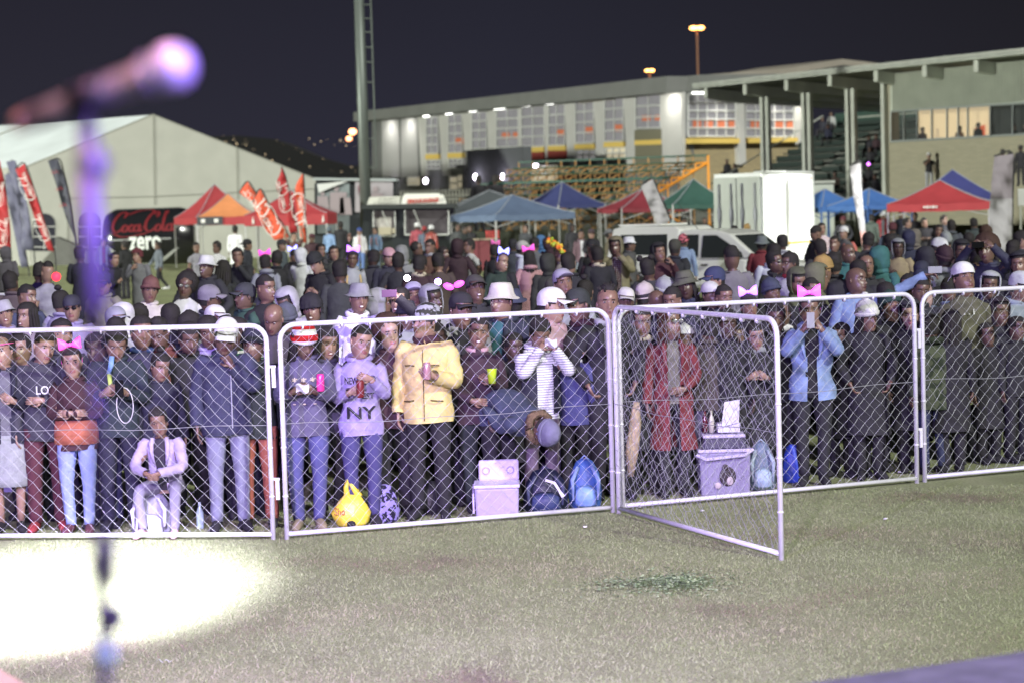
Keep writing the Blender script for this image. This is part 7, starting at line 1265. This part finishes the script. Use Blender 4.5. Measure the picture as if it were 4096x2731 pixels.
for x, y, lb, k in [(2600, 868, 'person in hot pink cap and pale blue jacket beyond the pickup', dict(hat='capback', hatc='e8406c', top='jacket', tc='88b0e0')), (2655, 872, 'person in denim blue jacket beyond the pickup roof', dict(hair='bald', skin=3, top='jacket', tc='7890bc', yaw=180)), (2690, 882, 'person in pale cap beyond the pickup roof', dict(hat='cap', hatc='8fa09c', top='jacket', tc='5c6c80', skin=3)), (2722, 888, 'person in khaki jacket beyond the pickup roof', dict(hair='short', top='jacket', tc='7a6c44')), (2763, 864, 'tall person beyond the pickup below the green gazebo', dict(hair='fade', skin=3, top='jacket', tc='2c2e34')), (2765, 905, 'person in maroon hood looking up beyond the pickup', dict(hat='hood', hatc='4a1820', top='hoodie', tc='4a1820', skin=3)), (2740, 868, 'person in dark cap below the green gazebo', dict(hat='cap', hatc='2c3434', top='jacket', tc='23262a')), (2815, 870, 'person in dark coat at the green gazebo edge', dict(hair='short', top='coat', tc='16181a')), (2905, 876, 'person in bright pink red jacket with white patch', dict(hair='bun', fem=1, yaw=150, top='jacket', tc='e04060')), (2937, 902, 'dark haired person right of the pink red jacket', dict(hair='short', yaw=170, top='jacket', tc='5c2c30')), (2985, 896, 'fair haired person in copper jacket before the trailer doors', dict(hair='short', hc='blond', fem=1, yaw=180, top='jacket', tc='b87464')),
                   (3170, 868, 'person in dark top at the trailer skirt', dict(hair='short', top='jacket', tc='202226')), (2100, 900, 'person in grey top under the pale blue gazebo right side', dict(hair='short', top='jacket', tc='3c4044')), (2290, 895, 'person in dark hood by the gazebo leg', dict(hat='hood', hatc='26282c', top='hoodie', tc='26282c')), (1180, 930, 'person in orange brown top raising both hands by the flags', dict(hair='short', skin=3, top='tee', tc='5c3a34', arms=('up', 'up'))), (1275, 975, 'person in dark grey among the heads by the red flags', dict(hair='short', top='jacket', tc='3c3a40')), (3905, 872, 'person in grey green jacket at the right gazebo leg', dict(hair='short', yaw=160, top='jacket', tc='3c4a48')), (3770, 862, 'person in dark top below the red gazebo corner', dict(hair='short', top='jacket', tc='1f2126')), (3600, 848, 'person in navy top at the blue gazebo leg', dict(hair='short', top='jacket', tc='1c2440')), (3655, 852, 'person in black jacket near the red gazebo left leg', dict(hair='short', top='jacket', tc='16171a')),
                   (60, 1085, 'person in brown jacket in the left middle distance', dict(hair='short', top='jacket', tc='5a4a50', yaw=170)), (1480, 1000, 'person in dark jacket left of the pink cap', dict(hair='short', top='jacket', tc='24262c', yaw=200)), (1345, 1040, 'person in grey coat behind the phone reader', dict(hair='short', top='coat', tc='3c4040', yaw=180)), (2290, 1010, 'person in dark jacket under the flower crown hair', dict(hair='short', top='jacket', tc='1e2024', yaw=180))]:
    k = dict(k); k.setdefault('pc', 'dark'); P(x, y, lb, **k)
# guards on the terrace, people in the stand and behind its windows
for x, y, lb in ((1913, 702, 'dark figure standing by the palisade fence under the left block lamp'), (1980, 700, 'dark figure standing by the palisade fence between the block lamps')):
    q = at(x, y, 98); person(lb, (q.x, 98, 1.6), ztop=q.z - 1.6, yaw=180, top='coat', tc='101214', pc='black', hair='short', lod=1, skin=0, group='guards on the terrace')
q = at(3715, 610, 96); person('person in white cap and black tee shirt before the brick wall', (q.x, 96, q.z - 1.75), ztop=1.75, hat='cap', hatc='white', top='tee', tc='141416', pc='lightgrey', lod=1, skin=2, arms=('chin', 'down'), group='people on the stand')
for x, y, lb in ((4010, 590, 'dark figure above the broad pale flag, left of three'), (4037, 602, 'smaller dark figure above the broad pale flag'), (4082, 573, 'tall dark figure right of the broad pale flag')):
    q = at(x, y, 88); person(lb, (q.x, 88, q.z - 1.75), ztop=1.75, yaw=180, top='jacket', tc='14161a', pc='black', hair='afro', lod=1, skin=0, group='people on the stand')
for x, y, lb, c_ in ((3640, 510, 'person looking out of the lit stand window', '3a2830'), (3787, 505, 'person behind the third lit mullion of the stand', 'c8a88c'), (3862, 492, 'head silhouette at the first dark stand window', '141414'), (4005, 497, 'head silhouette in the wide dark stand window', '141416'), (4048, 490, 'head silhouette near the right dark stand window', '151518')):
    p = GP.hit(x, y) - GP.n * .75; person(lb, (p.x, p.y, p.z - 1.25), ztop=1.25, yaw=30, top='jacket', tc=c_, hair='short', lod=1, skin=1, pose='sit', pc='dark', group='people in the stand box')
for i, (x, y, lb) in enumerate([(3290, 470, 'seated person high in the stand beside the first column pair'), (3325, 450, 'person standing in pale top at the stair head'), (3312, 500, 'seated person in dark blue below the stair head'), (3475, 545, 'seated person between the last stand columns'), (3505, 540, 'seated person in dark maroon near the brick pier'), (3480, 590, 'seated person two rows below the brick pier group'), (3475, 660, 'seated person with a violet light, low in the stand'), (3500, 700, 'seated person at the foot of the stand'), (3340, 690, 'seated person low behind the column pair'), (3450, 710, 'seated person at the stand foot left of two'), (2908, 640, 'dark figure on the walkway left of the near columns'), (2938, 658, 'second dark figure on the walkway by the near columns')]):
    # find the stand row along the ray: march until the ray meets the stepped surface
    d = ray(x, y); 
    for Zq in np.arange(90, 125, .1):
        p = Vector((0, 0, HC)) + d * Zq; rel = p - SA; s_ = rel.dot(SV); zz = 1.9 + max(0, (s_ - 1.8) / .78) * .36
        if s_ > 1.2 and p.z - 1.15 <= zz: break
    person(lb, (p.x, p.y, p.z - 1.15), ztop=1.18, yaw=-40, top='jacket', tc=['1c2030', 'a8aaa8', '1c2440', '2c2c34', '3a1c22', '202024', '18181c', '1a1a20', '4a3a2c', '1c1c22', '141618', '141618'][i], pose='sit', hair='short', lod=1, skin=1, pc='dark', group='people on the stand')
q = at(3474, 657, 100); lightball(q.x, q.y, q.z, .07, 'd070ff', 'small violet light among the seated people in the stand', s=6, name='violet_light')

# ================================================================= things on the ground
def G(px, py): return ground(px, py)
def cooler(label, px, py, w, h, col, lidopen=False, yaw=0):
    g_ = G(px, py); r = thing('cooler_box', label, 'cooler box', (g_.x, g_.y + .2, 0), R(yaw)); m = mat('cooler_' + col, hx(col), .45, var=.06, scale=6); m2 = mat('cooler_lid_' + col, hx('c9bfe0'), .4, var=.05)
    b = MB(); b.box((0, 0, h / 2), (w, .32, h), taper=1.06); b.build('body', m, r, local=True, bevel=.02)
    b = MB(); b.box((0, 0, h + .012), (w * 1.10, .36, .03)); b.build('rim', m2, r, local=True, bevel=.008)
    if lidopen:
        b = MB(); b.box((.02, .19, h + .11), (w * .98, .05, .185)); l = b.build('lid', m2, r, local=True, bevel=.022)
        for x in (-.09, .12): b = MB(); b.tube([(x + .03 * math.cos(t), .16, h + .11 + .03 * math.sin(t)) for t in np.linspace(0, 6.28, 16)], .006, side=(0, 1, 0), seg=5, cap=False); o = b.build('cup_ring', m, r, local=True); o.parent = l
        b = MB(); b.tube([(-w * .56, -.12, .05), (-w * .56, -.14, h - .05), (-w * .56, .1, h)], .010, seg=6); b.build('handle', m2, r, local=True)
    else:
        b = MB(); b.box((0, 0, h + .075), (w * .94, .33, .11), taper=.9); b.build('lid', mat('cooler_dark', hx('3c3850'), .5), r, local=True, bevel=.02)
        b = MB(); b.box((0, 0, h + .14), (w * .88, .30, .03)); b.build('lid_top', m2, r, local=True, bevel=.01)
        b = MB(); b.tube([(-w * .58, -.17, h - .02), (-w * .4, -.20, h - .06), (w * .4, -.20, h - .03), (w * .58, -.17, h + .02)], .016, seg=7); b.build('handle', m2, r, local=True)
        b = MB(); b.ball((.02, -.172, h * .45), (.075, .006, .09), 0, 14, 9); b.ball((.0, -.178, h * .66), (.03, .006, .03), 0); b.ball((-.07, -.178, h * .25), (.03, .006, .03), 1); b.ball((.04, -.18, h * .35), (.03, .006, .04), 1); b.build('badge', [mat('badge_dark', (.03, .02, .025), .5, var=0), mat('badge_pale', (.5, .42, .45), .5, var=0)], r, local=True)
    return r, g_
cooler('lavender grey cooler box standing open by the bending person', 1990, 2078, .36, .27, 'a99cc8', True)
r, g_ = cooler('grey cooler box with round badge and dark lid behind the swung panel', 2905, 1985, .44, .40, '8d86a6')
b = MB(); b.box((g_.x + .05, g_.y + .2, .61), (.20, .16, .08)); b.add([(g_.x - .02, g_.y + .1, .62), (g_.x + .14, g_.y + .1, .66), (g_.x + .16, g_.y + .18, .86), (g_.x + .02, g_.y + .18, .84)], [(0, 1, 2, 3)]); tag(b.build('food_carton', mat('carton_white', hx('d8d4e4'), .5), None), 'open white food carton on top of the badge cooler box', 'carton')
for dx, c_, lb in ((-.16, '5a2030', 'small dark red bottle on the badge cooler box'), (-.10, 'c8c4b0', 'pale bottle beside the red one on the cooler box')):
    b = MB(); b.lathe((g_.x + dx, g_.y + .2, .565), [(.026, 0), (.026, .12), (.011, .16), (.011, .2)], 10); tag(b.build('bottle', mat('bottle_' + c_, hx(c_), .2, var=0), None, True), lb, 'bottle')
def bagm(n, c, **k): return mat('bag_' + n, hx(c), k.pop('rough', .5), bump=.02, scale=9, var=.22)
g_ = G(1408, 2112); bg_ = thing('plastic_bag', 'knotted yellow plastic bag with red print on the grass', 'plastic bag', (g_.x, g_.y + .12, 0)); b = MB()
b.tube([(0, 0, 0), (0, 0, .03), (-.01, 0, .12), (0, 0, .2), (.01, 0, .27)], [.10, .145, .165, .12, .07], [.06, .09, .10, .075, .04], side=(1, 0, 0), seg=18, ns=.06); b.tube([(-.04, 0, .25), (-.05, 0, .33), (-.035, 0, .40), (.01, 0, .33), (.05, 0, .27)], [.03, .022, .015, .02, .03], .006, side=(1, 0, 0), seg=7); b.tube([(.03, 0, .24), (.06, 0, .31), (.075, 0, .26)], [.03, .015, .02], .006, side=(1, 0, 0), seg=6); b.build('sack', bagm('yellow', 'e6d24e', rough=.35), bg_, True, local=True)
text('Sho', .09, cm_('c03a2a'), bg_, (0, 0, 0), (1, 0, 0), (0, 0, 1), depth=0, width=.09, name='print', extra=lambda w: np.c_[w[:, 0] - .10, -.105 + 0 * w[:, 0] + (w[:, 0] ** 2) * 3, w[:, 2] + .14] + np.array((bg_.location.x, bg_.location.y, 0)))
def sack(name, label, px, py, w, d, h, col, pat=None, cat='bag', strap=None, Zo=.15):
    g_ = G(px, py); r = thing(name, label, cat, (g_.x, g_.y + Zo, 0)); b = MB(); b.tube([(0, 0, 0), (0, 0, .02), (0, 0, h * .35), (0, 0, h * .7), (0, 0, h * .95), (0, 0, h)], [w * .38, w * .48, w * .5, w * .42, w * .25, w * .08], [d * .4, d * .5, d * .5, d * .4, d * .22, d * .06], side=(1, 0, 0), seg=18, ns=.045); b.build('pack_body', pat or bagm(name + col, col), r, True, local=True)
    if cat == 'backpack':
        b = MB(); b.tube([(0, -d * .42, h * .08), (0, -d * .60, h * .14), (0, -d * .60, h * .38), (0, -d * .42, h * .46)], [w * .28, w * .33, w * .3, w * .2], [.03, .05, .05, .02], side=(1, 0, 0), seg=12); b.build('front_pocket', pat or bagm(name + col + 'p', strap or col), r, True, local=True)
        for s in (-1, 1): b = MB(); b.tube([(s * w * .2, -d * .3, h * .85), (s * w * .38, -d * .58, h * .6), (s * w * .36, -d * .55, h * .2)], [.018, .02, .012], .006, side=(1, 0, 0), seg=5); b.build('strap', cm_(strap or col), r, True, local=True)
        b = MB(); b.tube([(-.04, 0, h * .97), (0, -.01, h * 1.06), (.04, 0, h * .97)], .008, seg=5); b.build('grab_handle', cm_(strap or col), r, True, local=True)
    return r
sack('carrier_bag', 'violet and black patterned bag beside the yellow plastic bag', 1535, 2098, .26, .2, .33, '6a60a0', PD('bag_patterned', '8a80c0', '1c1830', 'camo', 22))
sack('plastic_bag', 'crumpled black plastic bag behind the yellow jacket legs', 1710, 2075, .26, .2, .30, '2a2830', cat='plastic bag', Zo=.3)
r = sack('backpack', 'large black and navy backpack leaning right of the open cooler', 2185, 2055, .40, .26, .38, '1c2034', cat='backpack', strap='3a4468'); b = MB(); b.tube([(.0, -.17, .30), (.08, -.17, .27), (.12, -.17, .2), (.15, -.17, .15)], [.012, .014, .012, .02], .004, side=(1, 0, 0), seg=5); b.build('white_tag', cm_('e8e4f4'), r, local=True)
sack('backpack', 'bright blue backpack with green tab beside the middle fence post', 2345, 2040, .30, .22, .44, '3c5a98', cat='backpack', strap='7fa0d8')
sack('backpack', 'grey blue backpack right of the badge cooler box', 3055, 1965, .26, .2, .44, '66748c', cat='backpack', strap='a0b4cc')
sack('backpack', 'shiny grey backpack under the seated man', 600, 2140, .36, .26, .36, '8f8ca4', cat='backpack', strap='d8d4e8', Zo=.12)
sack('carrier_bag', 'crumpled bright blue bag below the denim jacket', 3180, 1935, .20, .16, .36, '3a50b8')
sack('plastic_bag', 'large black plastic bag hanging beside the olive tee', 3935, 1855, .36, .26, .58, '17181c', cat='plastic bag', Zo=.25)
sack('carrier_bag', 'pale grey tote on the ground at the left edge', 60, 2010, .40, .2, .40, '9a98b4', Zo=.2)
g_ = G(795, 2120); b = MB(); b.lathe((g_.x, g_.y + .1, 0), [(.03, 0), (.033, .02), (.033, .14), (.013, .19), (.013, .23)], 12); tag(b.build('bottle', mat('bottle_clear', hx('b8d0d8'), .15, var=0), None, True), 'clear plastic bottle on the ground beside the seated man', 'bottle')
q = G(2500, 2035); b = MB(); zq = .32; b.tube([(q.x + .06, q.y + .06, .28), (q.x + .08, q.y + .06, .5), (q.x + .11, q.y + .06, .75), (q.x + .13, q.y + .06, .93)], [.03, .055, .05, .03], [.01, .02, .02, .01], side=(1, 0, 0), seg=9, ns=.12); tag(b.build('hanging_cloth', mat('cloth_beige_rag', hx('a8957c'), .8, bump=.02, scale=15, var=.3), None, True), 'crumpled beige cloth hanging from the middle fence posts', 'cloth')
q = r_ = G(2770, 1990); b = MB(); b.tube([(q.x - .0, q.y + .3, .55), (q.x + .03, q.y + .3, .85), (q.x - .02, q.y + .3, 1.0)], [.015, .012, .012], seg=5); tag(b.build('red_strap', cm_('red'), None, True), 'red strap hanging beside the red coat', 'strap')
